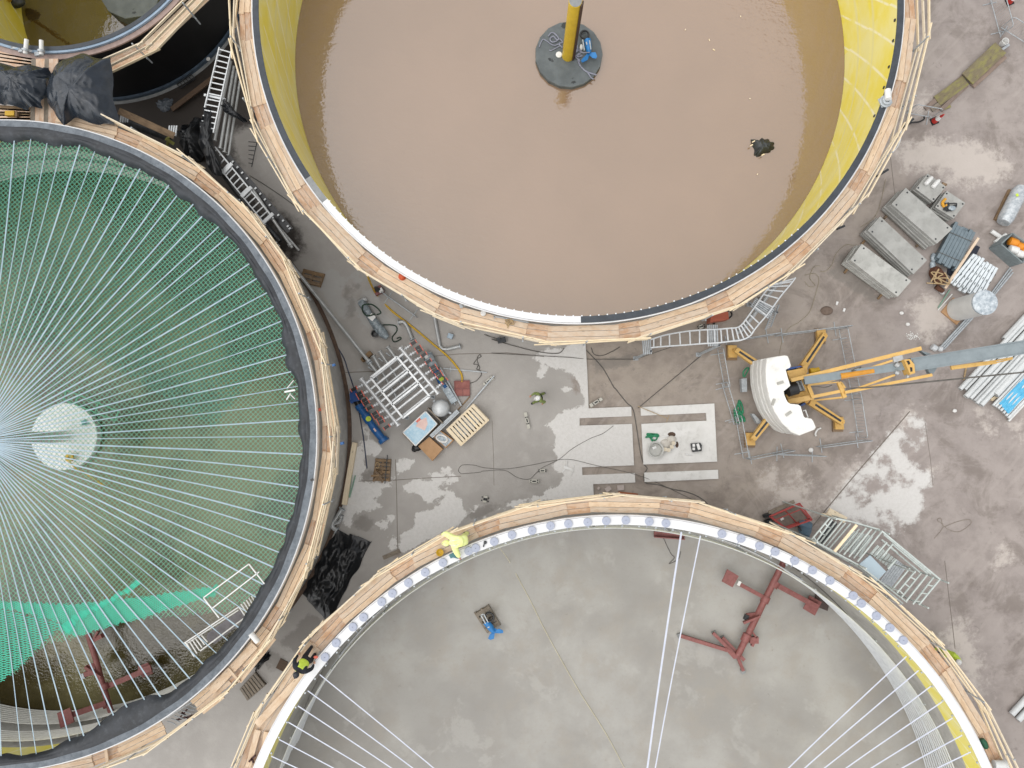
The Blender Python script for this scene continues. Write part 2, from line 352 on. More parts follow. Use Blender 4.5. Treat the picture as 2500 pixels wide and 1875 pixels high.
def ground_mat(name, c1, c2, c3, muddy):
    g = N(name); co = g.obj()
    big = g.noise(co, .16, 4, .6); mid = g.noise(co, .9, 6, .65); fine = g.noise(co, 7, 4, .7); speck = g.noise(co, 28, 3, .7)
    streak = g.noise(g.scale(co, (.5, 2.6, 1)), 1.4, 5, .7, .8)
    c = g.mix(g.ramp(big, .35, .65), hx(c1), hx(c2))
    c = g.mix(g.math('MULTIPLY', g.ramp(mid, .42, .7), .7), c, hx(c3))
    if muddy:
        sx = g.n('SeparateXYZ'); g.t.links.new(co, sx.inputs[0]); east = g.ramp(g.math('ADD', g.math('MULTIPLY', sx.outputs[1], -.25), g.math('MULTIPLY_ADD', big, 10, sx.outputs[0])), 14, 24)
        c = g.mix(g.math('MULTIPLY', east, .8), c, g.mix(g.ramp(mid, .35, .7), hx('9b928e'), hx('89807c')))
        c = g.mix(g.math('MULTIPLY', g.ramp(g.noise(co, .4, 6, .7, .5), .5, .64), .55), c, hx('6b6159'))
        rot = g.n('Mapping'); g.t.links.new(co, rot.inputs[0]); rot.inputs['Rotation'].default_value = (0, 0, .75); tr = g.n('TexWave', wave_type='BANDS', Scale=.55, Distortion=3.0, Detail=3); g.t.links.new(rot.outputs[0], tr.inputs['Vector'])
        c = g.mix(g.math('MULTIPLY', g.math('MULTIPLY', g.ramp(tr.outputs['Fac'], .75, .95), g.ramp(g.noise(co, .35), .48, .6)), .22), c, hx('aba29b'))
        c = g.mix(g.math('MULTIPLY', g.ramp(streak, .55, .75), .45), c, hx('a39a96')); c = g.mix(g.math('MULTIPLY', g.ramp(g.noise(co, 2.1, 6, .75, 1.2), .58, .7), .5), c, hx('6e6561'))
    edge = g.math('ADD', g.math('MULTIPLY_ADD', g.noise(co, 1.6, 6, .7), .9, -.45), g.math('MULTIPLY_ADD', fine, .24, -.12))
    def mask(at, lo, hi, amp=1.0): return g.ramp(g.math('ADD', g.attr(at), g.math('MULTIPLY', edge, amp)), lo, hi)
    c = g.mix(g.math('MULTIPLY', mask('pale', -.35, .45, 3.2), .75), c, hx('bfb6ae' if muddy else 'adaba6'))
    c = g.mix(g.math('MULTIPLY', mask('lite', -.05, .05), .55), c, hx('a3a3a1'))
    c = g.mix(g.math('MULTIPLY', mask('damp', -.12, .12), .6), c, hx('716c66'))
    c = g.mix(g.math('MULTIPLY', mask('stain', -.2, .25), .7), c, hx('6f5846'))
    dryc = g.mix(g.ramp(fine, .35, .7), hx('d0cecb'), hx('c8c6c2'))
    dm = g.math('MULTIPLY', mask('dry', -.16, .2, 1.7), .9) if muddy else mask('dry', -.03, .05); c = g.mix(dm, c, dryc)
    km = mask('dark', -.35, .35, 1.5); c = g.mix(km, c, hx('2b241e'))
    c = g.mix(g.math('MULTIPLY', g.ramp(speck, .62, .74), .35), c, hx('5d564f'))
    rough = g.math('MULTIPLY_ADD', dm, .3, .55); g.base(c, rough)
    g.bump(g.math('ADD', fine, g.math('MULTIPLY', speck, .4)), .25, .03); MATS[name] = g.m
ground_mat('mud', '9e9387', '948a80', '82776e', True)
ground_mat('slab', 'a09c97', '96928d', 'a7a39e', False)
gx = np.concatenate([[-400, -150, -60], np.arange(-30, 30.01, .25), [60, 150, 400]]); gy = np.concatenate([[-400, -150, -60], np.arange(-24, 28.01, .25), [60, 150, 400]])
C3 = (-20.87, 23.14)
XX, YY = np.meshgrid(gx, gy, indexing='ij'); q = np.stack([XX.ravel(), YY.ravel()], 1); ny = len(gy)
me = bpy.data.meshes.new('ground')
me.from_pydata(np.c_[q, np.zeros(len(q))].tolist(), [], [(i * ny + j, (i + 1) * ny + j, (i + 1) * ny + j + 1, i * ny + j + 1) for i in range(len(gx) - 1) for j in range(ny - 1) if min(math.hypot(gx[i + p_] - C3[0], gy[j + q_] - C3[1]) for p_ in (0, 1) for q_ in (0, 1)) > 6.88])
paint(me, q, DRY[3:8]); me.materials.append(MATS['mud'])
go = bpy.data.objects.new('ground', me); COL.objects.link(go); tag(go, kind='structure')
SLZ = .10
edge = [(1430, -300), (1430, 845), (1434, 912), (1437, 997), (1541, 993), (1542, 1016), (1415, 1021), (1415, 1039), (1543, 1035), (1548, 1136), (1421, 1141), (1422, 1160), (1550, 1155), (1551, 1178), (1448, 1182), (1450, 1215), (1460, 1400), (1460, 2150), (-400, 2150), (-400, -300)]
bm = bmesh.new(); vs = [bm.verts.new(P(x, y, SLZ)) for x, y in edge]; bm.faces.new(vs); bm.normal_update(); bmesh.ops.triangulate(bm, faces=bm.faces[:], ngon_method='EAR_CLIP')
for ax, lo, hi in ((0, -27, 7), (1, -20, 24)):
    for c in np.arange(lo, hi, .3):
        nn = (1, 0, 0) if ax == 0 else (0, 1, 0); pc = (c, 0, 0) if ax == 0 else (0, c, 0)
        bmesh.ops.bisect_plane(bm, geom=bm.verts[:] + bm.edges[:] + bm.faces[:], plane_co=pc, plane_no=nn)
bmesh.ops.delete(bm, geom=[f for f in bm.faces if min(math.hypot(v.co.x - C3[0], v.co.y - C3[1]) for v in f.verts) < 6.88], context='FACES')
bm.normal_update()
if bm.faces[:][0].normal.z < 0: bmesh.ops.reverse_faces(bm, faces=bm.faces[:])
bd = [e for e in bm.edges if e.is_boundary]
r = bmesh.ops.extrude_edge_only(bm, edges=bd)
for v in r['geom']:
    if isinstance(v, bmesh.types.BMVert): v.co.z = -.02
me = bpy.data.meshes.new('concrete_slab'); bm.to_mesh(me); bm.free()
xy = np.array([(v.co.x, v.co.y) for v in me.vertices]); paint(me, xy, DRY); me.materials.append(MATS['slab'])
o = bpy.data.objects.new('concrete_slab', me); COL.objects.link(o); tag(o, kind='structure')
# joints in the paving
plain('joint_dark', '776f67', '6a625b', 8, .9)
def joint(pts, w=.05, z=0.004):
    m = MB()
    for a, b in zip(pts[:-1], pts[1:]): m.bar(Vector(a) + Vector((0, 0, z)), Vector(b) + Vector((0, 0, z)), w, .004)
    tag(m.build('paving_joint', 'joint_dark'), kind='structure')
joint(pp(T[3, 2], [(570, 1230), (690, 1080), (950, 770), (1210, 470), (1330, 330)]), .05)
joint(pp(T[3, 3], [(1600, 60), (1640, 400), (1660, 560), (1680, 740)]), .03)
joint(pp(T[3, 0], [(1180, 1200), (1215, 1500)]), .025); joint(pp(T[3, 2], [(1450, 420), (1490, 700), (1510, 900)]), .02)
joint(pp(V1, [(1210, 385), (1560, 355), (2212, 340), (2700, 390)], SLZ), .03, .003)
joint(pp(T[1, 2], [(1155, 700), (1165, 1000), (1172, 1400)], SLZ), .03, .003); joint(pp(T[1, 2], [(1900, 400), (1912, 700), (1915, 900)], SLZ), .02, .003)
joint(pp(T[1, 2], [(870, 868), (1150, 860), (1370, 845), (1660, 830)], SLZ), .03, .003); joint(pp(V1, [(20, 605), (400, 590)], SLZ), .04, .003)
# white pads beside the slab
def pad(name, poly):
    m = MB(); m.prism([P(x, y, SLZ) for x, y in poly], -.02, SLZ); tag(m.build(name, 'concrete_new', smooth=False), kind='structure')
pad('concrete_pad', [(1564, 994), (1744, 985), (1751, 1127), (1571, 1134), (1566, 1035), (1725, 1027), (1724, 1008), (1565, 1015)])
pad('concrete_pad', [(1573, 1154), (1753, 1147), (1754, 1169), (1574, 1177)])
# ================================================================ tanks
C1 = (2.345, 17.70); C2 = (-22.14, -1.04); C4 = (4.04, -20.21); C3 = (-20.87, 23.14); ZR = 5.5
g = N('yellow_lining'); uv = g.uv(); sp = g.n('SeparateXYZ'); g.t.links.new(uv, sp.inputs[0]); u_, v_ = sp.outputs[0], sp.outputs[1]
nz = g.noise(g.scale(uv, (.35, .5, 1)), 1.2, 4, .6); fz = g.noise(uv, 1.1, 5, .65)
c = g.mix(g.ramp(nz, .35, .68), hx('e4d44c'), hx('e5dc90'))
for off, w, amt in ((1.9, .03, .7), (3.35, .03, .7), (2.6, .35, .3)):
    c = g.mix(g.math('MULTIPLY', g.ramp(g.math('ABSOLUTE', g.math('SUBTRACT', v_, off)), w + .12, w), amt), c, hx('d9d296'))
dg = g.math('FRACT', g.math('MULTIPLY', g.math('ADD', g.math('MULTIPLY', v_, .85), u_), .62))
ln = g.ramp(g.math('ABSOLUTE', g.math('SUBTRACT', dg, .5)), .06, .015)  # slanted pale streaks: reflection of the panel joints painted into the colour
c = g.mix(g.math('MULTIPLY', g.math('MULTIPLY', ln, g.ramp(fz, .35, .55)), .85), c, hx('ece8c8'))
g.base(c, .35); MATS['yellow_lining'] = g.m
plain('wall_black', '08090b', '0d0e11', 2, .55); plain('rim_dark', '3b4148', '31363c', 3, .6, 0, .08, '22262a', .5)  # first one: even near-black for the corner tank's outer wall
plain('rim_white', 'd9dadb', 'cfd0d2', 2, .45, 0, 0, 'bcbdbf', .3); plain('tank_concrete', 'b2b0ab', 'a3a19c', 2, .85, 0, .1, '86827b', .4)
def full_ring(t, nm, mat, r0, r1, z0, z1, c, a0=0, a1=2 * math.pi, n=180):
    m = MB(); m.arc(c, r0, r1, z0, z1, a0, a1, n); return m.build(nm, mat, t)
def A(c, x, y, z=ZR): return ang(c, P(x, y, z))
# --- tank holding the brown water
t1 = thing('round_tank', 'large round concrete tank lined in yellow and full of muddy brown water', 'tank', (*C1, 0))
full_ring(t1, 'wall', 'tank_concrete', 13.6, 13.84, 0, 5.47, C1); full_ring(t1, 'lining', 'yellow_lining', 13.575, 13.595, .1, 5.46, C1)
aw0, aw1 = A(C1, 742, 440), A(C1, 1418, 780)
aw0 += 2 * math.pi if aw0 < 0 else 0; aw1 += 2 * math.pi if aw1 < 0 else 0
o = full_ring(t1, 'rim_strip', 'rim_dark', 13.58, 13.85, 5.475, 5.5, C1, aw1, aw0 + 2 * math.pi, 150); o['label'] = 'dark grey rim strip'
o = full_ring(t1, 'rim_strip', 'rim_white', 13.58, 13.85, 5.475, 5.502, C1, aw0 + .09, aw1, 60); o['label'] = 'white rim strip'
o = full_ring(t1, 'rim_strip', 'concrete_grey', 13.58, 13.85, 5.475, 5.501, C1, aw0, aw0 + .09, 12); o['label'] = 'bare grey stretch of the rim strip'
full_ring(t1, 'edge_trim', 'rim_white', 13.86, 13.91, 5.3, 5.46, C1)
a = aw0 + .1
while a < aw1 + .75:
    m = MB(); m.box(pol(C1, 13.565, a, 5.45), .05, .055, .055, a); m.build('bolt', 'rim_white', t1); a += .0262
for px_, py_ in ((2175, 45), (2170, 95), (2165, 160), (2150, 210), (2128, 280)):
    m = MB(); aa = A(C1, px_ + 12, py_); m.box(pol(C1, 13.55, aa, 5.32), .05, .1, .09, aa); m.build('clip', 'dark_steel', t1)
g = N('muddy_water'); co = g.obj(); w1 = g.noise(g.scale(co, (1, 1.6, 1)), 2.2, 3, .55, .5); w2 = g.noise(co, 7.5, 2, .5); tone = g.noise(co, .12, 3, .6)
g.base(g.mix(g.ramp(tone, .3, .7), hx('856c57'), hx('7e6651')), .05, IOR=2.1)
g.bump(g.math('ADD', w1, g.math('MULTIPLY', w2, .35)), .13, .06); MATS['muddy_water'] = g.m
def disc(name, mat, c, r, z, n=128):
    m = MB(); m.add([pol(c, r, 2 * math.pi * k / n, z) for k in range(n)], [tuple(range(n))]); return m.build(name, mat)
tag(disc('water', 'muddy_water', C1, 13.57, .6), kind='structure')
def pedestal(c, r, z, mat, label, n=17):
    m = MB(); m.lathe((c[0], c[1], 0), [(r, min(.02, z - 1.2)), (r, z - .03), (r - .02, z)], n); o = m.build('round_plinth', mat, smooth=False)
    return tag(o, label, 'plinth')
g = N('wet_plinth'); co = g.obj(); f = g.ramp(g.noise(co, 1.1, 4, .55), .62, .65)
c = g.mix(g.ramp(g.noise(co, 2, 5, .6), .3, .7), hx('4f5557'), hx('5e6466')); g.base(g.mix(f, c, hx('2c3032')), .6); g.bump(g.noise(co, 20), .1); MATS['wet_plinth'] = g.m
PZ = .85
pedestal(C1, 1.66, PZ, 'wet_plinth', 'round dark concrete plinth rising out of the brown water')
col = thing('tank_column', 'tall yellow column with brown cables rising from the dark plinth in brown water', 'column', (*C1, PZ))
base = W6(697, 985, PZ)
top = Vector((base.x + .02, base.y + .02, 5.45))
m = MB(); m.cyl(base, top, .29, 32, .29); m.build('shaft', plain('column_yellow', 'c9ab2e', 'bb9d28', 2, .45), col)
m = MB(); m.cyl(top, top + Vector((0, 0, .02)), .27, 32); m.build('cap', 'concrete_grey', col)
for k, (aa, rr) in enumerate(((-.75, .035), (-.5, .045), (-.28, .04), (-.05, .035))):
    m = MB(); d = Vector((math.cos(aa) * .325, math.sin(aa) * .325, 0)); m.cyl(base + d, top + d, rr, 8); m.build('cable', plain('cable_brown', '4a3630', '3c2b26', 4, .5), col)
# --- tank with the net
t2 = thing('round_tank', 'round tank roofed with pale straps over green netting and black rubber rim', 'tank', (*C2, 0))
full_ring(t2, 'wall', 'tank_concrete', 13.36, 13.6, 0, 5.46, C2); full_ring(t2, 'lining', 'yellow_lining', 13.335, 13.355, 3.9, 5.4, C2)
full_ring(t2, 'edge_trim', 'rim_white', 13.6, 13.65, 5.2, 5.5, C2); full_ring(t2, 'foot_ring', plain('foot_brown', '5d4a3c', '4a3a30', 4, .8), 13.62, 13.8, .1, .16, C2)
rs = np.random.RandomState(3); lob = [(rs.uniform(-math.pi, math.pi), rs.uniform(.1, .28), rs.uniform(.02, .05)) for _ in range(70)]
def rub(u, v):
    a = 2 * math.pi * u
    w = .05 * math.sin(a * 9) + .04 * math.sin(a * 23 + 1) + .03 * math.sin(a * 61)
    if a > math.pi: a2 = a - 2 * math.pi
    else: a2 = a
    if -1.5 < a2 < -.7: w += .5 * math.exp(-((a2 + 1.08) / .11) ** 2)
    for la, lw, lh in lob:
        w += lh * 2.0 * max(0, 1 - ((a2 - la) / (lw * .25)) ** 2) if abs(a2 - la) < lw * .25 else 0
    if v < .45: r = 13.45 - .23 * v / .45; z = 5.51 + .1 * v + .015 * math.sin(a * 40) * v
    else:
        s = (v - .45) / .55; r = 13.22 - ((.3 if a2 > -1.28 else .3 - .26 * min(1, (-1.28 - a2) / .12)) + w) * s; z = 5.5 + .08 * math.sin(s * math.pi) - .28 * s * s + .05 * math.sin(a * 55) * s
    return pol(C2, r, a, z)
plain('seal_grey', '6d747b', '565d64', 3, .7, 0, .1, '3a3f45', .5)
full_ring(t2, 'rim_strip', 'seal_grey', 13.33, 13.6, 5.46, 5.53, C2)
m = MB(); m.sheet(rub, 540, 10); m.build('rubber_seal', 'rubber', t2)
g = N('olive_water'); co = g.obj(); w1 = g.noise(g.scale(co, (1.4, 1, 1)), 3.2, 3, .55, .8); w2 = g.noise(co, 10, 2, .5); tone = g.noise(co, .17, 4, .55)
g.base(g.mix(g.ramp(tone, .4, .58), hx('3a331a'), hx('6a6444')), .08, IOR=1.56); g.bump(g.math('ADD', w1, g.math('MULTIPLY', w2, .7)), .34, .06); MATS['olive_water'] = g.m
tag(disc('water', 'olive_water', C2, 13.33, .5), kind='structure')
pedestal(C2, 1.63, PZ, plain('plinth_pale', 'e6e5e2', 'deddda', 2, .8), 'pale round concrete plinth seen through the green netting', 20)
HUB2 = Vector((C2[0], C2[1], 6.45))
col2 = thing('tank_column', 'grey column carrying the hub where the pale straps meet', 'column', (*C2, PZ))
m = MB(); m.cyl((*C2, PZ), (*C2, 6.3), .28, 28); m.build('shaft', 'plinth_pale', col2)
m = MB(); m.lathe((*C2, 6.25), [(.3, 0), (.62, .02), (.62, .25), (.3, .3)], 28); m.build('hub', 'galv', col2)
m = MB(); m.lathe((*C2, 5.2), [(.31, 0), (.33, .02), (.33, .5), (.31, .52)], 28); m.build('collar', 'yellow_plastic', col2)
a = rad(-118.2); k = 0
LBL2 = 'pale blue webbing strap stretched from the black rubber rim to the hub over green netting'
while a < rad(100):
    r_ = random.Random(k); w = r_.choice((.05, .055, .048, .035, .058)); p0 = pol(C2, 13.12, a + r_.uniform(-.006, .006), 5.3); p1 = pol(HUB2, .55, a + r_.uniform(-.02, .02), 6.42)
    m = MB(); n = 10; prev = None; tw = r_.uniform(-.5, .5) if r_.random() < .4 else 0
    for i in range(n):
        q0 = p0.lerp(p1, i / n); q1 = p0.lerp(p1, (i + 1) / n); q0.z -= .25 * math.sin(math.pi * i / n); q1.z -= .25 * math.sin(math.pi * (i + 1) / n)
        m.bar(q0, q1, w * (1 - .5 * abs(tw) * math.sin(math.pi * i / n)), .006)
    tag(m.build('roof_strap', 'strap_mat'), LBL2, 'strap', 'straps over the netted tank'); a += rad(3.13); k += 1
# netting
def coneZ(x, y):
    r = math.hypot(x - C2[0], y - C2[1]); t = max(0, min(1, (13.1 - r) / 12.6))
    return 5.28 + 1.1 * t - .25 * math.sin(math.pi * t) - .07
def net(name, mat, poly, sp, w, dz, parent, th=(.82, 2.36), curve=0.0):
    xs = np.array([(p[0], p[1]) for p in poly]); ce = xs.mean(0); R = np.max(np.hypot(*(xs - ce).T)) + .5; st = .22
    V = []; F = []
    for t in th:
        d = np.array([math.cos(t), math.sin(t)]); nn = np.array([-d[1], d[0]])
        for off in np.arange(-R, R, sp):
            s = np.arange(-R, R, st); pts = ce + nn * off + s[:, None] * d
            wob = .02 * np.sin(pts[:, 0] * 1.3 + off) + curve * np.sin(s * .9 + off * .3); pts = pts + nn * wob[:, None]
            mid = (pts[:-1] + pts[1:]) / 2; ok = (sdf(mid, poly) < 0) & (np.hypot(mid[:, 0] - C2[0], mid[:, 1] - C2[1]) < 13.1)
            for i in np.where(ok)[0]:
                b = len(V)
                for pt in (pts[i], pts[i + 1]):
                    z = coneZ(*pt) + dz
                    V.append((pt[0] - nn[0] * w / 2, pt[1] - nn[1] * w / 2, z)); V.append((pt[0] + nn[0] * w / 2, pt[1] + nn[1] * w / 2, z))
                F.append((b, b + 1, b + 3, b + 2))
    m = MB(); m.v = V; m.f = F; return m.build(name, mat, parent, smooth=False)
nt_ = thing('safety_net', 'pale green safety netting spread under the straps of the tank', 'net', (*C2, 5.2))
lower = [(-400, 1250), (0, 1020), (90, 940), (180, 870), (280, 760), (400, 690), (620, 650), (760, 590), (1000, 520), (1340, 490), (1760, 450), (2000, 320), (2100, 150)]
poly = pp(T[0, 3], lower, 5.3) + [P(790, 1075, 5.3), P(760, 700, 5.3), P(560, 420, 5.3), P(300, 250, 5.3), P(-250, 180, 5.3)]
plain('net_pale', '5fa080', '549474', 2, .7); plain('net_teal', '37b294', '30a688', 2, .7)
net('netting', 'net_pale', poly, .145, .02, 0, nt_)
under = [P(x, y, 5.1) for x, y in ((522, 1045), (329, 922), (200, 850), (-300, 780), (-300, 150), (0, 300), (250, 330), (450, 420), (600, 560), (700, 700), (715, 800), (633, 900))]
o = net('netting', plain('net_deep', '285c4e', '225246', 2, .7), under, .17, .034, -.16, nt_, (.35, 1.95)); o['label'] = 'deep teal second layer of netting below'
fold = pp(T[0, 3], [(-200, 330), (0, 360), (370, 380), (560, 390), (800, 370), (1130, 330), (1460, 290), (1700, 240), (1650, 330), (1340, 420), (1100, 500), (860, 560), (740, 590), (620, 640), (540, 610), (480, 530), (380, 500), (150, 430), (-200, 400)], 5.3)
o = net('fold', 'net_teal', fold, .07, .029, .04, nt_, (.5, 2.7), .04); o['label'] = 'turquoise bunched fold of netting'
fold2 = pp(T[0, 3], [(470, 560), (590, 470), (850, 350), (1090, 200), (1110, 230), (880, 370), (640, 500), (540, 620)], 5.3)
net('fold', 'net_teal', fold2, .07, .03, .08, nt_, (.6, .95, 2.4), .03)
fold3 = pp(T[0, 3], [(-250, 420), (0, 420), (380, 500), (490, 540), (420, 620), (270, 760), (180, 860), (0, 1010), (-250, 1150)], 5.3)
o = net('fold', plain('net_mid', '39a98c', '339d84', 2, .7), fold3, .095, .031, .05, nt_, (.3, 2.9), .03); o['label'] = 'drooping flap of turquoise netting'
# heating pipes round a wall
def coil(name, label, c, levels, r, a0, a1, mat, pr=.03, nb=8):
    t = thing(name, label, 'pipes', (*c, 0))
    for z in levels:
        m = MB(); n = 90; m.tube([pol(c, r, a0 + (a1 - a0) * i / n, z) for i in range(n + 1)], pr, 6); m.build('pipe', mat, t)
    for i in range(nb):
        a = a0 + (a1 - a0) * (i + .5) / nb; m = MB(); m.bar(pol(c, r + .06, a, levels[0] - .1), pol(c, r + .06, a, levels[-1] + .1), .08, .04, (math.cos(a), math.sin(a), 0)); m.build('bracket', 'galv', t)
    return t
plain('pipe_white', 'd2d1ca', 'c6c5be', 3, .45)
lv = [.75 + .17 * i for i in range(9)]
coil('heating_pipes', 'lower ring of white heating pipes inside the netted tank', C2, lv, 13.1, rad(-125), rad(130), 'pipe_white', .035)
coil('heating_pipes', 'upper ring of white heating pipes inside the netted tank', C2, [2.95 + .17 * i for i in range(6)], 13.1, rad(-125), rad(130), 'pipe_white', .035)
# --- big empty tank
t4 = thing('round_tank', 'widest round tank standing empty with white rim and pale concrete floor', 'tank', (*C4, 0))
full_ring(t4, 'wall', 'tank_concrete', 15.78, 16.02, 0, 5.46, C4); full_ring(t4, 'lining', 'yellow_lining', 15.755, 15.775, 3.9, 5.42, C4)
full_ring(t4, 'rim_strip', 'rim_white', 15.7, 16.05, 5.465, 5.5, C4); full_ring(t4, 'edge_trim', 'rim_white', 16.06, 16.1, 5.25, 5.47, C4)
g = N('tank_floor'); co = g.obj(); big = g.noise(co, .22, 5, .6, .2); mid = g.noise(co, .8, 6, .65); fine = g.noise(co, 9, 4, .7)
c = g.mix(g.ramp(big, .36, .62), hx('8c8984'), hx('9e9c97')); c = g.mix(g.math('MULTIPLY', g.ramp(mid, .45, .68), .6), c, hx('938d84')); c = g.mix(g.math('MULTIPLY', g.ramp(g.noise(co, .12, 3, .5), .5, .62), .5), c, hx('827f7b'))
c = g.mix(g.math('MULTIPLY', g.ramp(g.noise(co, .35, 5, .65, .3), .55, .62), .4), c, hx('a5a39e')); c = g.mix(g.math('MULTIPLY', g.ramp(g.noise(co, 3.2, 5, .7), .66, .74), .4), c, hx('6f6c68')); c = g.mix(g.math('MULTIPLY', g.ramp(fine, .5, .8), .25), c, hx('817c75'))
g.base(c, .5); g.bump(fine, .12, .02); MATS['tank_floor'] = g.m
m = MB(); m.add([pol(C4, 15.75, 2 * math.pi * k / 128, .13) for k in range(128)], [tuple(range(128))]); m.build('floor', 'tank_floor', t4)
for i in range(64):
    a = rad(8 + i * 2.55); m = MB(); m.box(pol(C4, 15.64, a, 5.42), .06, .07, .05, a); m.build('bolt', 'galv', t4)
plain('coil_grey', 'c6c9cb', 'babdc0', 3, .45, .05)
coil('heating_pipes', 'lower ring of grey heating pipes inside the empty tank', C4, [.7 + .24 * i for i in range(7)], 15.4, rad(12), rad(162), 'coil_grey', .03, 12)
coil('heating_pipes', 'upper ring of grey heating pipes inside the empty tank', C4, [2.6 + .24 * i for i in range(6)], 15.3, rad(12), rad(162), 'coil_grey', .03, 12)
HUB4 = Vector((C4[0], C4[1], 6.6))
def strap4(px_, py_, w=.09, label=None):
    p = P(px_, py_, 5.42); a = ang(C4, p); p0 = pol(C4, 15.6, a, 5.42); p1 = pol(HUB4, .5, a, 6.5); m = MB()
    for i in range(8):
        q0 = p0.lerp(p1, i / 8); q1 = p0.lerp(p1, (i + 1) / 8); q0.z -= .3 * math.sin(math.pi * i / 8); q1.z -= .3 * math.sin(math.pi * (i + 1) / 8); m.bar(q0, q1, w, .006)
    tag(m.build('roof_strap', 'strap_white'), label or 'pale blue webbing strap stretched from the white rim across the empty tank', 'strap', 'straps over the empty tank')
for x, y in ((560, 930), (460, 1050), (395, 1175), (310, 1295), (240, 1430), (180, 1560)): strap4(*T[1, 3].px(x, y), .045)
for x, y in ((1325, 780), (1425, 885), (1525, 1005), (1615, 1125), (1700, 1250), (1775, 1385), (1845, 1515)): strap4(*T[3, 3].px(x, y), .05)
strap4(1664, 1296, .075); strap4(1711, 1303, .05)
plain('roll_mat', 'a3a9b8', '969cad', 30, .55)
rolls = [(610, 805), (695, 695), (825, 572), (907, 497), (1047, 378), (1130, 312), (1253, 230), (1383, 150), (1520, 75)]
rp = [T[1, 3].px(x, y) for x, y in rolls] + [T[1, 2].px(x, y) for x, y in ((1718, 1408), (1773, 1385))] + [T[2, 2].px(x, y) for x, y in ((20, 1335), (157, 1283), (312, 1250), (455, 1213), (593, 1197), (743, 1185), (886, 1175), (1037, 1170), (1218, 1180), (1347, 1193), (1780, 1275), (1927, 1310), (2070, 1368), (2190, 1412))]
rp += [T[3, 3].px(x, y) for x, y in ((445, 60), (583, 133), (718, 212), (897, 330), (960, 390), (1077, 487), (1181, 578), (1284, 675))]
proto = None
for x, y in rp:
    p = P(x, y, 5.57); p.z = 5.503
    if proto is None:
        proto = thing('strap_roll', 'coiled lavender webbing strap lying flat on the white rim of the empty tank', 'strap roll', (0, 0, 0), 'strap rolls on the white rim')
        m = MB(); m.lathe((0, 0, 0), [(.172, 0), (.172, .07), (.165, .075), (.155, .072), (.145, .075), (.12, .072), (.1, .075), (.07, .072), (.05, .075), (.022, .075), (.02, .05)], 28); m.build('coil', 'roll_mat', proto)
        m = MB(); m.bar((.16, -.04, .02), (.3, -.1, .005), .01, .05); m.build('tail', 'roll_mat', proto); o = proto
    else: o = copy_tree(proto)
    place(o, p, ang(C4, p) + math.pi + random.uniform(-.3, .3))
# --- small tank in the corner
t3 = thing('round_tank', 'smaller round tank with black outer wall and grey blue rim holding brown water', 'tank', (*C3, 0))
full_ring(t3, 'wall', 'wall_black', 6.85, 7.2, -3.4, 4.3, C3); full_ring(t3, 'apron', 'concrete_grey', 6.86, 7.5, -.4, SLZ + .006, C3); full_ring(t3, 'lining', 'yellow_lining', 6.825, 6.845, -3.4, 4.45, C3); full_ring(t3, 'rim_strip', 'rim_dark', 6.82, 7.0, 4.44, 4.5, C3)
full_ring(t3, 'edge_trim', plain('trim_blue', '8fa2b4', '7f93a6', 3, .5), 7.0, 7.1, 4.35, 4.47, C3); full_ring(t3, 'ledge', plain('ledge_pink', 'a08c84', '8f7d76', 3, .85), 7.1, 7.32, 4.25, 4.33, C3); full_ring(t3, 'foot_ring', plain('foot_blue', '4b5a6a', '3c4956', 3, .5), 7.22, 7.34, .1, .3, C3)
g = N('brown_water'); co = g.obj(); w1 = g.noise(co, 2.5, 3, .55, .6)
g.base(g.mix(g.ramp(g.noise(co, .4), .4, .6), hx('483b22'), hx('40341f')), .06, IOR=2.1); g.bump(w1, .2, .06); MATS['brown_water'] = g.m
tag(disc('water', 'brown_water', C3, 6.82, -3), kind='structure')
pedestal((C3[0] - .3, C3[1]), 1.75, -2.2, 'wet_plinth', 'dark many sided plinth in the smaller brown water tank', 11)
for x, y in ((202, 325), (318, 332)):
    s = thing('pipe_stub', ('left' if x < 300 else 'right') + 'most of two white pipe stubs on the rim of the smaller tank', 'pipe', T[0, 0](x, y, 4.6)); p = T[0, 0](x, y, 4.75); a = ang(C3, p)
    m = MB(); m.cyl(p - Vector((math.cos(a) * .12, math.sin(a) * .12, 0)), p + Vector((math.cos(a) * .5, math.sin(a) * .5, -.06)), .09, 14); m.build('sleeve', 'white_paint', s)
    m = MB(); m.cyl(p + Vector((math.cos(a) * .3, math.sin(a) * .3, -.03)), p + Vector((math.cos(a) * .38, math.sin(a) * .38, -.04)), .15, 14); m.build('clamp', 'galv', s)
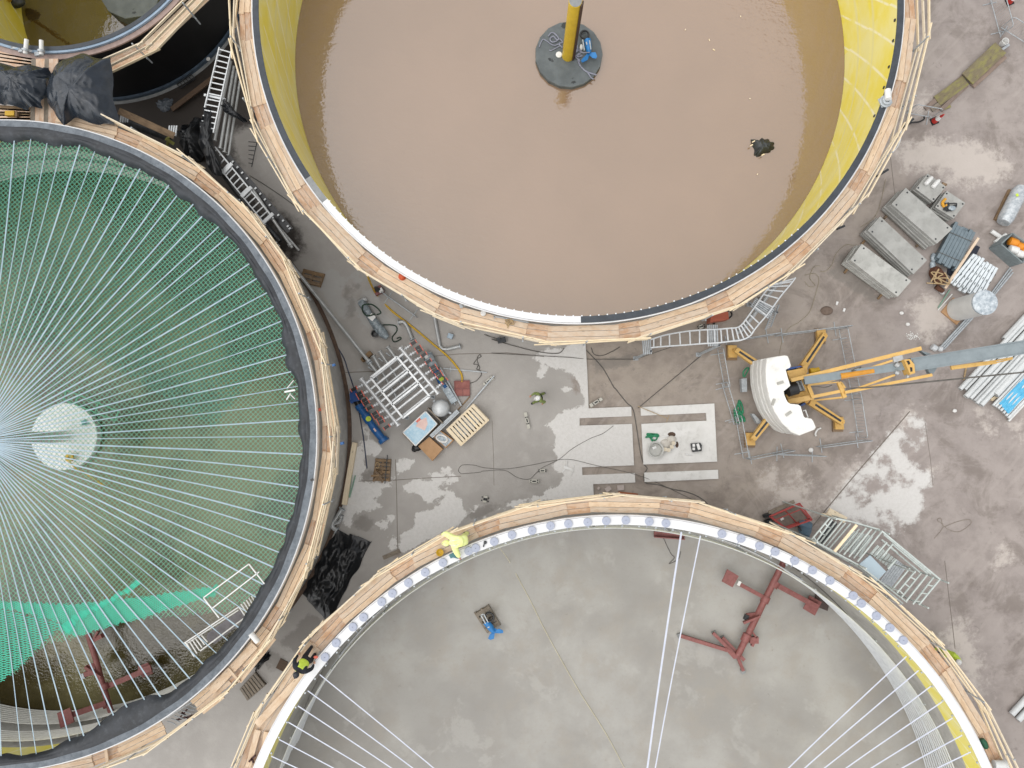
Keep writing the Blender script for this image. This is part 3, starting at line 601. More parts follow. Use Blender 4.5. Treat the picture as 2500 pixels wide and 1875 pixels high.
# ================================================================ scaffold walkways
def scaffold(label, c, bays, rin, rout, z, rails, posts, rlev=(.12, .55, .98)):
    t = thing('scaffold_walkway', label, 'scaffolding', (*c, z)); R = random.Random(len(bays)); nb = 3; w = (rout - rin) / nb
    for (p0, p1, ty) in bays:
        a0, a1 = ang(c, P(*p0, z)), ang(c, P(*p1, z)); d = (a1 - a0 + math.pi) % (2 * math.pi) - math.pi
        for k in range(nb):
            r = rin + w * (k + .5); e0, e1 = R.uniform(-.05, .05) / r, R.uniform(-.05, .05) / r; zz = z + (.0 if ty == 'l' else -.05) + R.uniform(-.006, .006)
            if ty == 's': e0 -= .12 / r * (1 if d > 0 else -1); e1 += .12 / r * (1 if d > 0 else -1)
            A0 = a0 + e0; A1 = a0 + d + e1; cs = math.cos((A1 - A0) / 2); rr = r / (cs * .5 + .5)
            m = MB(); m.bar(pol(c, rr, A0, zz), pol(c, rr, A1, zz), w - .02, .04); m.build('board', 'board' if ty == 'l' else 'board_stained', t)
    for (p0, p1) in rails:
        a0, a1 = ang(c, P(*p0, z)), ang(c, P(*p1, z)); d = (a1 - a0 + math.pi) % (2 * math.pi) - math.pi
        for li, lv_ in enumerate(rlev):
            a = 0; sg = 1 if d > 0 else -1
            while a < abs(d) - .02:
                L = R.uniform(3.2, 4.2) / rout; b = min(abs(d), a + L); ro = rout + .06 + R.uniform(0, .05)
                A0 = a0 + sg * (a - .015); A1 = a0 + sg * (b + R.uniform(.0, .05)); q0 = pol(c, ro + .03 + R.uniform(0, .04), A0, z + lv_ + R.uniform(-.05, .05)); q1 = pol(c, ro + .03 + R.uniform(0, .05), A1, z + lv_ + R.uniform(-.05, .05))
                m = MB(); m.bar(q0, q1, .045, .13); m.build('guard_rail', 'rail_wood', t); a = b
        n = max(2, int(abs(d) * rout / 2.4)) if posts else 0
        for i in range(n):
            aa = a0 + d * (i + .5) / n; m = MB(); m.bar(pol(c, rout + .02, aa, z - .6), pol(c, rout + .02, aa, z + 1.1), .05, .05); m.build('post', 'galv', t)
            m = MB(); m.bar(pol(c, rin + .03, aa, z - .09), pol(c, rout + .1, aa, z - .09), .05, .06); m.bar(pol(c, rin + .03, aa, z - .7), pol(c, rout, aa, z - .1), .04, .04); m.build('bracket', 'galv', t)
    return t
B1 = [((2228, -90), (2219, 41), 's'), ((2219, 44), (2199, 199), 'l'), ((2199, 199), (2176, 263), 's'), ((2176, 263), (2104, 415), 'l'), ((2104, 415), (2073, 459), 's'), ((2073, 459), (1966, 590), 'l'), ((1966, 590), (1920, 630), 's'), ((1920, 630), (1780, 725), 'l'), ((1780, 725), (1726, 750), 's'), ((1726, 750), (1562, 801), 'l'), ((1562, 801), (1509, 808), 's'), ((1509, 808), (1338, 817), 'l'), ((1338, 817), (1284, 810), 's'), ((1284, 810), (1120, 780), 'l'), ((1120, 780), (1070, 745), 's'), ((1070, 745), (922, 660), 'l'), ((922, 660), (880, 628), 's'), ((880, 628), (766, 508), 'l'), ((766, 508), (735, 457), 's'), ((735, 457), (650, 310), 'l'), ((650, 310), (637, 256), 's'), ((637, 256), (608, 97), 'l'), ((608, 97), (607, 32), 's'), ((607, 32), (610, -100), 'l')]
scaffold('timber scaffold walkway wrapped round the tank of brown water', C1, B1, 13.93, 14.66, 4.9, [((2228, -90), (1780, 725)), ((1780, 725), (1070, 745)), ((1070, 745), (610, -100))], True)
B4 = [((640, 1800), (774, 1578), 'l'), ((774, 1578), (837, 1513), 's'), ((837, 1513), (960, 1405), 'l'), ((960, 1405), (1011, 1377), 's'), ((1011, 1377), (1163, 1299), 'l'), ((1163, 1299), (1219, 1278), 's'), ((1219, 1278), (1385, 1244), 'l'), ((1385, 1244), (1438, 1240), 's'), ((1438, 1240), (1609, 1240), 'l'), ((1609, 1240), (1682, 1250), 's'), ((1682, 1250), (1849, 1294), 'l'), ((1849, 1294), (1906, 1316), 's'), ((1906, 1316), (2060, 1401), 'l'), ((2060, 1401), (2135, 1456), 's'), ((2135, 1456), (2260, 1577), 'l'), ((2260, 1577), (2310, 1637), 's'), ((2310, 1637), (2406, 1788), 'l'), ((2406, 1788), (2440, 1850), 's'), ((2440, 1850), (2500, 2000), 'l'), ((640, 1800), (585, 1930), 's')]
scaffold('timber scaffold walkway curving round the empty tank with white rim', C4, B4, 16.13, 16.82, 4.9, [((585, 1930), (1100, 1330)), ((1100, 1330), (1700, 1255)), ((1700, 1255), (2520, 2040))], True)
B2 = [((140, 290), (285, 325), 'l'), ((285, 325), (340, 353), 's'), ((340, 353), (479, 432), 'l'), ((479, 432), (530, 475), 's'), ((530, 475), (641, 592), 'l'), ((641, 592), (690, 662), 's'), ((690, 662), (753, 812), 'l'), ((753, 812), (771, 877), 's'), ((771, 877), (795, 1041), 'l'), ((795, 1041), (796, 1103), 's'), ((796, 1103), (771, 1271), 'l'), ((771, 1271), (755, 1330), 's'), ((755, 1330), (682, 1486), 'l'), ((682, 1486), (654, 1540), 's'), ((654, 1540), (590, 1620), 'l'), ((590, 1620), (555, 1660), 's'), ((555, 1660), (484, 1735), 'l'), ((405, 1785), (294, 1843), 'l'), ((294, 1843), (230, 1870), 's'), ((230, 1870), (90, 1930), 'l')]
scaffold('timber scaffold walkway round the netted tank with loose planks on it', C2, B2, 13.68, 14.28, 4.9, [((285, 325), (690, 662)), ((690, 662), (790, 1150)), ((790, 1150), (560, 1660)), ((560, 1660), (90, 1930))], True, (.06, .2, .5, .75, .98))
t = scaffold('timber scaffold walkway on the outer side of the smaller corner tank', C3, [((420, -60), (330, 70), 'l'), ((330, 70), (250, 130), 's')], 7.35, 8.0, 3.9, [((450, -60), (275, 140))], True)
# ================================================================ centre yard
Z1 = SLZ
def one(name, label, cat, mat, fn, group=None, smooth=True):
    m = MB(); fn(m); return tag(m.build(name, mat, smooth=smooth), label, cat, group)
def part(t, name, mat, fn, label=None, smooth=True):
    m = MB(); fn(m); o = m.build(name, mat, t, smooth=smooth)
    if label: o['label'] = label
    return o
def lift(p, z): return Vector((p[0], p[1], z))
def hose(name, label, cat, mat, pts, r, group=None, n=8):
    return one(name, label, cat, mat, lambda m: m.tube(spline(pts, n), r, 6), group)
def flange(m, a, b, r, w=.03): # disc at a facing b
    d = (Vector(b) - Vector(a)).normalized() * w; m.cyl(a, Vector(a) + d, r, 16)
# ---- pipe manifold
mf = thing('pipe_manifold', 'silver pipe manifold frame with black and red valves along two sides', 'manifold', lift(V1(740, 800), Z1))
zt = 1.25
U0, U1, L0, L1 = V1(770, 285, zt), V1(1262, 880, zt), V1(240, 705, zt), V1(725, 1310, zt)
plain('zinc_white', 'd6d8d9', 'bfc2c4', 5, .35, .35, .03)
for a, b in ((U0, U1), (L0, L1)):
    def f(m, a=a, b=b):
        m.cyl(a, b, .085, 18); d = (b - a).normalized()
        for p, s in ((a, -1), (b, 1)): m.cyl(p, p + d * s * .03, .15, 18); m.cyl(p + d * s * .035, p + d * s * .07, .15, 18)
    part(mf, 'header_pipe', 'zinc_white', f)
for tpos, r, dz in ((.09, .07, -.03), (.22, .06, -.02), (.34, .06, -.05), (.40, .045, -.28), (.50, .065, -.03), (.62, .06, -.02), (.69, .045, -.25), (.79, .065, -.03), (.93, .06, -.05)):
    p, q = L0.lerp(L1, tpos), U0.lerp(U1, tpos); part(mf, 'cross_pipe', 'zinc_white' if dz > -.1 else 'steel_pipe', lambda m: m.cyl(lift(p, zt + dz), lift(q, zt + dz), r, 14))
i0, i1, j0, j1 = [lift(p, zt + .1) for p in (L0.lerp(U0, .17).lerp(L1.lerp(U1, .17), .07), L0.lerp(U0, .17).lerp(L1.lerp(U1, .17), .97), U0.lerp(L0, .16).lerp(U1.lerp(L1, .16), .07), U0.lerp(L0, .16).lerp(U1.lerp(L1, .16), .97))]
for a, b in ((i0, i1), (j0, j1), (i0, j0), (i1, j1), (i0.lerp(i1, .36), j0.lerp(j1, .36)), (i0.lerp(i1, .67), j0.lerp(j1, .67))): part(mf, 'frame_beam', 'zinc_white', lambda m: m.bar(a, b, .09, .09))
for p in (i0, i1, j0, j1): part(mf, 'leg', 'galv', lambda m: (m.bar(lift(p, Z1), lift(p, zt + .05), .08, .08), m.box(lift(p, Z1), .18, .18, .015)))
for k, (a, b) in enumerate((((590, 260), (720, 440)), ((480, 320), (640, 560)), ((395, 380), (540, 640)))):
    def f(m):
        A_, B_ = V1(*a, .75), V1(*b, .75); m.cyl(A_, B_, .075, 14); flange(m, A_, B_, .13); d = (B_ - A_); m.cyl(B_, B_ + d * 1.2, .07, 12)
    part(mf, 'inlet_pipe', 'steel_pipe', f)
for x, y in ((585, 355), (485, 425), (345, 545)): part(mf, 'tap', 'galv', lambda m: (m.cyl(V1(x, y, .7), V1(x + 40, y + 30, .7), .03, 10), m.cyl(V1(x - 20, y - 10, .7), V1(x + 5, y - 5, .7), .045, 10)))
def valve(hp, c, dbl):
    c = lift(c, zt - .1); d = (c - hp); d.z = 0; d.normalize(); s = Vector((-d.y, d.x, 0))
    v = part(mf, 'valve', 'alu', lambda m: (m.cyl(lift(hp, zt - .1), c, .035, 10), m.ball(lift(hp, zt - .1).lerp(c, .5), .075, 6), m.cyl(lift(hp, zt - .1).lerp(c, .3) - s * .08, lift(hp, zt - .1).lerp(c, .3) + s * .08, .03, 8)))
    for o_ in ((-.085, .085) if dbl else (0,)):
        cc = c + s * o_ + Vector((0, 0, .04)); m = MB(); m.bar(cc - d * .13, cc + d * .13, .14, .1); m.build('actuator', 'black_plastic', v)
        for e in (-.15, .15): m = MB(); m.bar(cc + d * e - s * .09, cc + d * e + s * .09, .035, .1); m.build('red_end', plain('red_plastic', 'd06a58', 'c85a48', 5, .45), v)
for (x, y, db), tt in zip(((935, 205, 0), (1008, 290, 1), (1075, 365, 0), (1137, 455, 0), (1212, 550, 1), (1280, 632, 1), (1355, 718, 0)), (.03, .17, .3, .44, .6, .74, .92)): valve(U0.lerp(U1, tt), V1(x, y, zt), db)
for (x, y, db), tt in zip(((130, 828, 0), (215, 908, 1), (285, 997, 1), (343, 1083, 0), (425, 1178, 1), (490, 1252, 1), (573, 1342, 0)), (.08, .22, .36, .5, .65, .79, .93)): valve(L0.lerp(L1, tt), V1(x, y, zt), db)
# ---- long pipes on the ground
lp = thing('long_pipe', 'long grey steel pipe slanting from the walkway down to the manifold', 'pipe', lift(V1(100, 150), Z1))
part(lp, 'tube', 'steel_pipe', lambda m: m.cyl(X0(655, 575, .9), V1(340, 465, .75), .085, 16)); part(lp, 'flange', 'galv', lambda m: (m.cyl(V1(325, 445, .75), V1(340, 465, .75), .14, 16), m.cyl(V1(345, 472, .75), V1(355, 486, .75), .14, 16)))
part(lp, 'extension', 'steel_pipe', lambda m: m.cyl(V1(350, 480, .75), V1(440, 600, .75), .08, 14))
one('timber_block', 'brown wooden block propping the long pipe near the manifold', 'block', 'old_wood', lambda m: (m.box(V1(325, 385, Z1), .5, .22, .3, .7), m.box(V1(285, 425, Z1), .3, .18, .3, .7)))
def bent(label, pts, r, ends=True):
    t = thing('pipe_bend', label, 'pipe', lift(pts[0], Z1)); part(t, 'tube', 'steel_pipe', lambda m: m.tube(pts, r, 14))
    for a, b in ((pts[0], pts[1]), (pts[-1], pts[-2])): part(t, 'flange', 'galv', lambda m: flange(m, a, b, r * 1.65, .04))
    return t
zp = .2
bent('silver bent pipe lying just above the manifold with a short hooked end', [*spline([T[1, 1](1175, 1065, .3), T[1, 1](1215, 1062, .3), T[1, 1](1240, 1090, .25), T[1, 1](1262, 1140, zp), T[1, 1](1285, 1200, zp)], 5)], .085)
bent('silver pipe bent into a wide L on the slab under the walkway', [T[1, 1](1455, 1020, zp), T[1, 1](1490, 1210, zp), T[1, 1](1497, 1248, zp), T[1, 1](1520, 1270, zp), T[1, 1](1555, 1272, zp), T[1, 1](1655, 1248, zp)], .085)
hose('hose', 'yellow hose snaking from the walkway to the red steel cover', 'hose', 'yellow_plastic', [T[1, 1](930, 670, 4.6), T[1, 1](955, 745, 2.5), T[1, 1](1010, 850, Z1 + .06), T[1, 1](1120, 970, Z1 + .06), T[1, 1](1260, 1080, Z1 + .06), T[1, 1](1430, 1220, Z1 + .06), T[1, 1](1560, 1330, Z1 + .06), T[1, 1](1640, 1425, Z1 + .06), T[1, 1](1668, 1480, Z1 + .06), T[1, 1](1668, 1525, Z1 + .08)], .05)
cv = thing('steel_cover', 'square rust red steel cover at the end of the yellow hose', 'cover', V1(1593, 820, Z1))
part(cv, 'plate', plain('cover_red', '7d4038', '93564c', 1.6, .5, 0, 0, 'a0675d', .6), lambda m: m.prism(pp(V1, [(1490, 722), (1692, 715), (1697, 916), (1497, 920)], .18), Z1, .17), smooth=False)
part(cv, 'rib', 'red_oxide', lambda m: (m.bar(V1(1495, 825, .19), V1(1690, 823, .19), .02, .03), m.bar(V1(1600, 825, .19), V1(1603, 915, .19), .02, .03)))
part(cv, 'rim', 'red_oxide', lambda m: [m.bar(V1(*a, .19), V1(*b, .19), .04, .06) for a, b in (((1490, 722), (1692, 715)), ((1692, 715), (1697, 916)), ((1697, 916), (1497, 920)), ((1497, 920), (1490, 722)))])
# ---- wrapped pump lying on the slab with a green sling
plain('film_grey', '8f9aa0', '5d676d', 7, .2, 0, .4, 'd5dbde', .5); plain('film_clear', 'a9b4ba', '6f7b84', 6, .18, 0, .4, 'dde4e8', .5)
wp = thing('wrapped_pump', 'film wrapped pump lying on the slab with a dark green sling', 'pump', T[1, 1](990, 1040, Z1))
ax = [T[1, 1](890, 905, .35), T[1, 1](925, 960, .4), T[1, 1](960, 1020, .4), T[1, 1](1010, 1090, .38), T[1, 1](1060, 1150, .38), T[1, 1](1095, 1185, .35)]
part(wp, 'body', 'film_grey', lambda m: m.tube(ax, [.2, .2, .19, .24, .24, .12], 14)); part(wp, 'head', 'steel_pipe', lambda m: (m.cyl(T[1, 1](870, 915, .3), T[1, 1](925, 885, .35), .12, 12), m.cyl(T[1, 1](925, 880, .4), T[1, 1](935, 895, .4), .06, 10)))
part(wp, 'label_sheet', 'white_paint', lambda m: m.bar(T[1, 1](955, 1010, .62), T[1, 1](990, 1040, .62), .28, .01))
hose('lifting_sling', 'dark green sling looped round the wrapped pump', 'sling', plain('sling_dark', '24402f', '1b3024', 6, .8), pp(T[1, 1], [(1000, 1000), (940, 1015), (905, 985), (900, 940), (930, 925), (980, 930), (1030, 970), (1040, 995), (1010, 1005)], .66), .035)
hose('rope', 'dark rope trailing in a curl below the wrapped pump', 'rope', 'sling_dark', pp(T[1, 1], [(1010, 1100), (1060, 1085), (1150, 1090), (1165, 1130), (1130, 1180), (1145, 1215), (1195, 1195), (1190, 1180), (1165, 1190)], Z1 + .04), .03)
pt = thing('pot', 'round black pot standing beside the wrapped pump', 'pot', T[1, 1](1003, 1157, Z1))
part(pt, 'wall', 'black_plastic', lambda m: m.lathe(T[1, 1](1003, 1157, Z1), [(.16, 0), (.18, .3), (.15, .3), (.14, .05)], 20)); part(pt, 'core', 'dark_steel', lambda m: m.cyl(T[1, 1](1003, 1157, Z1 + .05), T[1, 1](1003, 1157, Z1 + .22), .07, 12))
one('plastic_box', 'small pale blue plastic box alone on the slab beside the L shaped pipe', 'box', plain('box_blue', '9fb0bd', '8ea0ae', 6, .4), lambda m: (m.box(V1(1437, 118, Z1), .25, .24, .2, -.35), m.box(V1(1437, 118, Z1 + .2), .2, .18, .02, -.35)))
# ---- small engine and trestle below the walkway
en = thing('generator', 'small dark red engine unit tucked under the walkway edge', 'generator', T[1, 1](1035, 820, Z1)); part(en, 'block', 'red_oxide', lambda m: m.box(T[1, 1](1030, 825, Z1), .45, .35, .35, .5)); part(en, 'tank', 'white_paint', lambda m: m.box(T[1, 1](1045, 820, Z1 + .35), .2, .2, .15, .5)); part(en, 'motor', 'black_plastic', lambda m: m.cyl(T[1, 1](1005, 805, Z1 + .3), T[1, 1](1020, 815, Z1 + .55), .12, 12))
def barrier(label, a, b, h=1.1, foot=.35, cat='barrier', bars=14, group=None):
    a, b = Vector(a), Vector(b); t = thing('steel_barrier', label, cat, lift(a.lerp(b, .5), a.z), group); u = Vector((0, 0, 1)); d = (b - a).normalized(); s = Vector((-d.y, d.x, 0)); z0 = .15
    part(t, 'frame', 'galv', lambda m: m.tube([a + u * z0, a + u * (h - .08), a + d * .08 + u * h, b - d * .08 + u * h, b + u * (h - .08), b + u * z0], .021, 8, closed=True))
    L = (b - a).length; nb_ = max(4, int(L / .14)); part(t, 'infill', 'galv', lambda m: [m.tube([a.lerp(b, (i + .5) / nb_) + u * z0, a.lerp(b, (i + .5) / nb_) + u * h], .006, 4) for i in range(nb_)])
    for f in (.12, .88): p = a.lerp(b, f); part(t, 'foot', 'galv', lambda m: (m.bar(p - s * foot + u * .02, p + s * foot + u * .02, .035, .03), m.bar(p + u * .02, p + u * .25, .03, .03)))
    return t
barrier('lone grey barrier standing along the walkway between engine and silver pipes', T[1, 1](1070, 850, Z1), T[1, 1](1325, 1030, Z1), .9)
# ---- pallets
def pallet(name, label, cs, z, mat, top=True, n=7, h=.14, cat='pallet'):
    """cs: four corners of the top; boards run along side 0-1"""
    c = [Vector(p) for p in cs]; t = thing(name, label, cat, lift((c[0] + c[2]) / 2, z)); zt_ = z + h
    for i in range(n if top else 0):
        f = (i + .5) / n; w = (c[1] - c[2]).length / n * .72; part(t, 'slat', mat, lambda m: m.bar(lift(c[0].lerp(c[3], f), zt_ - .01), lift(c[1].lerp(c[2], f), zt_ - .01), w, .02))
    for f in (.04, .5, .96): part(t, 'bearer', mat, lambda m: m.bar(lift(c[0].lerp(c[1], f), z + h / 2 - .015), lift(c[3].lerp(c[2], f), z + h / 2 - .015), .1, h - .03))
    for f in (.05, .5, .95): part(t, 'base_board', mat, lambda m: m.bar(lift(c[0].lerp(c[3], f), z + .008), lift(c[1].lerp(c[2], f), z + .008), .09, .014))
    return t
pallet('open_pallet', 'open brown pallet frame lying between the walkway and the long pipe', pp(T[1, 1], [(445, 648), (605, 688), (570, 790), (405, 745)], .3), Z1, 'old_wood', True, 3, .15)
pp2 = pallet('pallet', 'weathered brown pallet carrying wood offcuts in front of the blue pump', pp(T[1, 2], [(1003, 692), (1117, 700), (1108, 872), (980, 868)], .25), Z1, 'old_wood', True, 6)
for i, (x, y, a) in enumerate(((1015, 800, .3), (1035, 830, 1.2), (1005, 845, .8), (1045, 850, 2.0), (1025, 815, 2.4), (1000, 825, .1))): one('wood_offcut', 'short brown wood offcut heaped on the weathered pallet', 'offcut', 'old_wood', lambda m: m.box(T[1, 2](x, y, Z1 + .15 + .03 * i), .4, .1, .05, a), 'offcuts on the weathered pallet')
hose('wire_loop', 'pale wire loop on the weathered pallet', 'wire', 'rope_tan', pp(T[1, 2], [(1000, 750), (1010, 725), (1028, 730), (1025, 765), (1005, 760)], Z1 + .17), .02)
one('steel_bar', 'thin dark bar lying across the weathered pallet', 'bar', 'dark_steel', lambda m: m.bar(T[1, 2](1093, 665, Z1 + .18), T[1, 2](1073, 888, Z1 + .18), .035, .035))
ct = thing('slatted_crate', 'pale wooden slatted crate with open slots beside the cardboard box', 'crate', lift(V1(1680, 1310), Z1)); zc = .75
cc = [V1(1385, 1385, zc), V1(1755, 1035, zc), V1(1950, 1240, zc), V1(1570, 1590, zc)]
for i in range(10):
    f = (i + .5) / 10; part(ct, 'slat', 'fresh_wood', lambda m: m.bar(cc[0].lerp(cc[1], f), cc[3].lerp(cc[2], f), .155 if i in (0, 9) else .125, .03))
for e, (a, b) in enumerate(((cc[0], cc[1]), (cc[3], cc[2]))): part(ct, 'side_rail', 'fresh_wood', lambda m: (m.bar(a - Vector((0, 0, .05)), b - Vector((0, 0, .05)), .1, .06), m.bar(lift(a, Z1 + .3), lift(b, Z1 + .3), .04, .5)))
for a, b in ((cc[0], cc[3]), (cc[1], cc[2])): part(ct, 'end_panel', 'fresh_wood', lambda m: m.bar(lift(a, Z1 + .3), lift(b, Z1 + .3), .04, .55))
part(ct, 'floor', 'grey_wood', lambda m: m.prism([lift(p, 0) for p in cc], Z1 + .01, Z1 + .05)); part(ct, 'contents', 'film_clear', lambda m: m.bar(lift(cc[0].lerp(cc[3], .5).lerp(cc[1].lerp(cc[2], .5), .1), .45), lift(cc[0].lerp(cc[3], .5).lerp(cc[1].lerp(cc[2], .5), .9), .45), .6, .4))
# ---- red ball tank, wrapped box, cartons
bt = thing('pressure_vessel', 'squat silver grey round vessel beside the manifold corner', 'vessel', V1(1305, 1085, Z1))
part(bt, 'shell', plain('vessel_grey', 'c6c9ca', 'b4b8ba', 3, .35, .2), lambda m: m.lathe(V1(1320, 1090, Z1), [(.3, .05), (.4, .15), (.43, .35), (.43, .6), (.38, .78), (.25, .88), (.08, .92), (.03, .925)], 28)); part(bt, 'lug', 'galv', lambda m: (m.box(V1(1430, 1150, .6), .14, .08, .05, -.5), m.box(V1(1215, 990, .6), .12, .08, .05, .8)))
part(bt, 'foot', 'dark_steel', lambda m: [m.box(V1(x, y, Z1), .08, .08, .25) for x, y in ((1240, 1040), (1400, 1060), (1330, 1180))])
wb = thing('wrapped_crate', 'crate wrapped in pale blue film with a red and white label on top', 'crate', lift(V1(1040, 1360), Z1)); zb = .85
top4 = pp(V1, [(1100, 1130), (1255, 1300), (965, 1595), (795, 1415)], zb)
part(wb, 'box', plain('film_blue', 'a9c4d2', '8fb4c8', 3.5, .25, 0, .25, 'd8e2e6', .6), lambda m: m.prism(top4, Z1 + .12, zb), smooth=False)
part(wb, 'edge', 'white_paint', lambda m: [m.bar(lift(top4[i], zb), lift(top4[(i + 1) % 4], zb), .05, .03) for i in range(4)])
part(wb, 'label_sheet', plain('label_pink', 'd8bdb4', 'd0b0a8', 6, .6), lambda m: m.prism(pp(V1, [(1010, 1260), (1110, 1210), (1130, 1300), (1090, 1390), (965, 1330)], zb), zb + .002, zb + .006)); part(wb, 'red_label', 'red_plastic', lambda m: m.prism(pp(V1, [(965, 1255), (1020, 1215), (1040, 1240), (985, 1285)], zb), zb + .008, zb + .012))
part(wb, 'pallet', 'old_wood', lambda m: m.prism([lift(p, 0) for p in pp(V1, [(1110, 1120), (1300, 1300), (975, 1620), (790, 1430)], .1)], Z1, Z1 + .11))
one('plywood_sheet', 'narrow brown plywood sheet standing between the wrapped crate and the grey vessel', 'sheet', 'grey_wood', lambda m: m.bar(V1(1140, 1085, .5), V1(1345, 1290, .5), .06, .7))
pf = thing('steel_profile', 'long galvanised channel resting between the wrapped crate and the slatted crate', 'profile', lift(V1(1360, 1290), Z1)); a, b = V1(1175, 1470, .7), V1(1540, 1125, .7)
part(pf, 'channel', 'galv', lambda m: (m.bar(a, b, .2, .03), m.bar(a + Vector((0, 0, .05)), b + Vector((0, 0, .05)), .03, .1), m.bar(lift(a, Z1 + .28), lift(b, Z1 + .28), .14, .55)))
one('carton', 'open brown cardboard box beside the black bag', 'box', 'cardboard', lambda m: (m.prism(pp(V1, [(1155, 1470), (1345, 1630), (1160, 1830), (980, 1640)][:0] or [(1150, 1475), (1330, 1640), (1190, 1800), (1000, 1600)], .6), Z1, .6), m.bar(V1(1080, 1540, .605), V1(1260, 1720, .605), .04, .006)))
lw = thing('lidded_carton', 'film covered carton holding an oval white part', 'box', lift(V1(1330, 1510), Z1)); part(lw, 'box', 'cardboard', lambda m: m.prism(pp(V1, [(1300, 1385), (1480, 1520), (1375, 1625), (1205, 1480)], .45), Z1, .45), smooth=False)
part(lw, 'oval_part', 'white_paint', lambda m: m.tube([V1(1320 + 70 * math.cos(q) - 20 * math.sin(q), 1495 + 40 * math.sin(q) + 50 * math.cos(q) * .6, .47) for q in np.linspace(0, 2 * math.pi, 17)[:-1]], .05, 6, closed=True)); part(lw, 'film', 'film_clear', lambda m: m.prism(pp(V1, [(1295, 1400), (1460, 1520), (1372, 1608), (1222, 1480)], .45), .452, .458))
one('plastic_bag', 'crumpled black bag with a white tag against the cardboard box', 'bag', 'black_plastic', lambda m: (m.ball(V1(985, 1620, Z1 + .15), .22, 7, .8, 1.2, .8), m.ball(V1(950, 1640, Z1 + .1), .15, 6, .8)))
# ---- film wrapped pump set and blue pump
sp_ = thing('wrapped_pump', 'long film wrapped pump with yellow cap on a steel channel', 'pump', lift(V1(1300, 690), Z1))
part(sp_, 'body', 'film_clear', lambda m: (m.tube([V1(1130, 350, .3), V1(1150, 420, .35), V1(1230, 560, .35)], [.22, .26, .22], 14), m.bar(V1(1340, 760, .25), V1(1495, 1010, .25), .34, .35))); part(sp_, 'pump', 'blue_paint', lambda m: (m.cyl(V1(1235, 570, .38), V1(1330, 770, .36), .17, 14), m.cyl(V1(1350, 775, .46), V1(1375, 810, .46), .08, 12)))
part(sp_, 'cap', 'hi_vis', lambda m: m.cyl(V1(1312, 692, .5), V1(1312, 692, .6), .12, 20)); part(sp_, 'rail', 'galv', lambda m: (m.bar(V1(1300, 540, .2), V1(1585, 1055, .2), .07, .16), m.bar(V1(1180, 470, .15), V1(1500, 1040, .15), .06, .1)))
part(sp_, 'label_sheet', 'white_paint', lambda m: m.bar(V1(1085, 400, .62), V1(1125, 370, .62), .22, .01))
bp = thing('blue_pump', 'long blue screw pump with round yellow cap lying along the manifold valves', 'pump', lift(V1(330, 1230), Z1)); zz = .38
part(bp, 'motor', plain('motor_blue', '1d4b8c', '173f78', 6, .4), lambda m: (m.bar(V1(95, 950, .4), V1(210, 930, .4), .42, .42), m.cyl(V1(95, 900, .4), V1(170, 880, .4), .17, 14), m.box(V1(130, 985, .3), .25, .2, .3, .6))); part(bp, 'coupling', 'black_plastic', lambda m: m.cyl(V1(170, 990, zz), V1(200, 1050, zz), .16, 14))
part(bp, 'tube', 'blue_paint', lambda m: m.tube([V1(195, 1045, zz), V1(225, 1100, zz), V1(226, 1101, zz), V1(280, 1170, zz), V1(281, 1171, zz), V1(345, 1270, zz), V1(346, 1271, zz), V1(400, 1350, zz), V1(515, 1500, zz)], [.2, .21, .16, .17, .22, .22, .17, .2, .19], 16))
part(bp, 'flange', 'blue_paint', lambda m: (m.cyl(V1(513, 1498, zz), V1(545, 1540, zz), .25, 18), m.bar(V1(490, 1550, .2), V1(600, 1490, .2), .12, .2))); part(bp, 'cap', 'hi_vis', lambda m: m.cyl(V1(328, 1230, .58), V1(328, 1230, .64), .13, 20)); part(bp, 'saddle', 'dark_steel', lambda m: (m.box(V1(300, 1200, Z1), .1, .3, .25, .9), m.box(V1(470, 1450, Z1), .1, .3, .25, .9)))
part(bp, 'sticker', 'label_pink', lambda m: m.bar(V1(400, 1360, zz + .2), V1(430, 1400, zz + .2), .08, .01))
# ---- drip rails, levels, gangboards
lb = 'grey concrete block with square holes '
def block(label, fr, pts, h, name='concrete_block', cat='block'):
    t = thing(name, label, cat, lift(fr(*pts[0]), Z1)); ps = pp(fr, pts, Z1 + h); part(t, 'body', plain('block_grey', 'bfbdb3', 'b0aea4', 5, .8, 0, .1), lambda m: m.prism(ps, Z1, Z1 + h), smooth=False)
    a = (ps[0] + ps[3]) / 2; b = (ps[1] + ps[2]) / 2; w = (ps[0] - ps[3]).length; L = (b - a).length; nn = 3 if L > 1 else 1
    for i in range(nn):
        c_ = a.lerp(b, (i + .5) / nn); d = (b - a).normalized(); s = Vector((-d.y, d.x, 0))
        part(t, 'slot', 'black_plastic', lambda m: m.bar(lift(c_ - d * .09, Z1 + h), lift(c_ + d * .09, Z1 + h), w * .4, .012))
        for e in (-1, 1):
            for q in (-1, 1): part(t, 'hole', 'black_plastic', lambda m: m.cyl(lift(c_ + d * e * (.19 if nn > 1 else .16) + s * q * w * .25, Z1 + h - .002), lift(c_ + d * e * (.19 if nn > 1 else .16) + s * q * w * .25, Z1 + h + .004), .035, 10))
    return t
block('long grey block with dark holes lying alone on the slab left of the worker', T[2, 2], [(248, 340), (278, 465), (300, 460), (272, 335)], .12)
block('grey block with dark holes propped at the step beside the mud', T[2, 2], [(755, 275), (845, 222), (860, 240), (768, 300)], .14)
block('small grey block with the cable plugged into it', T[2, 2], [(368, 775), (418, 775), (418, 800), (368, 800)], .12)
block('small grey block below the cable loop', T[2, 2], [(293, 855), (362, 855), (364, 883), (296, 883)], .12)
block('small grey block alone near the netted tank walkway', T[1, 2], [(1840, 980), (1866, 985), (1855, 1035), (1828, 1030)], .12)
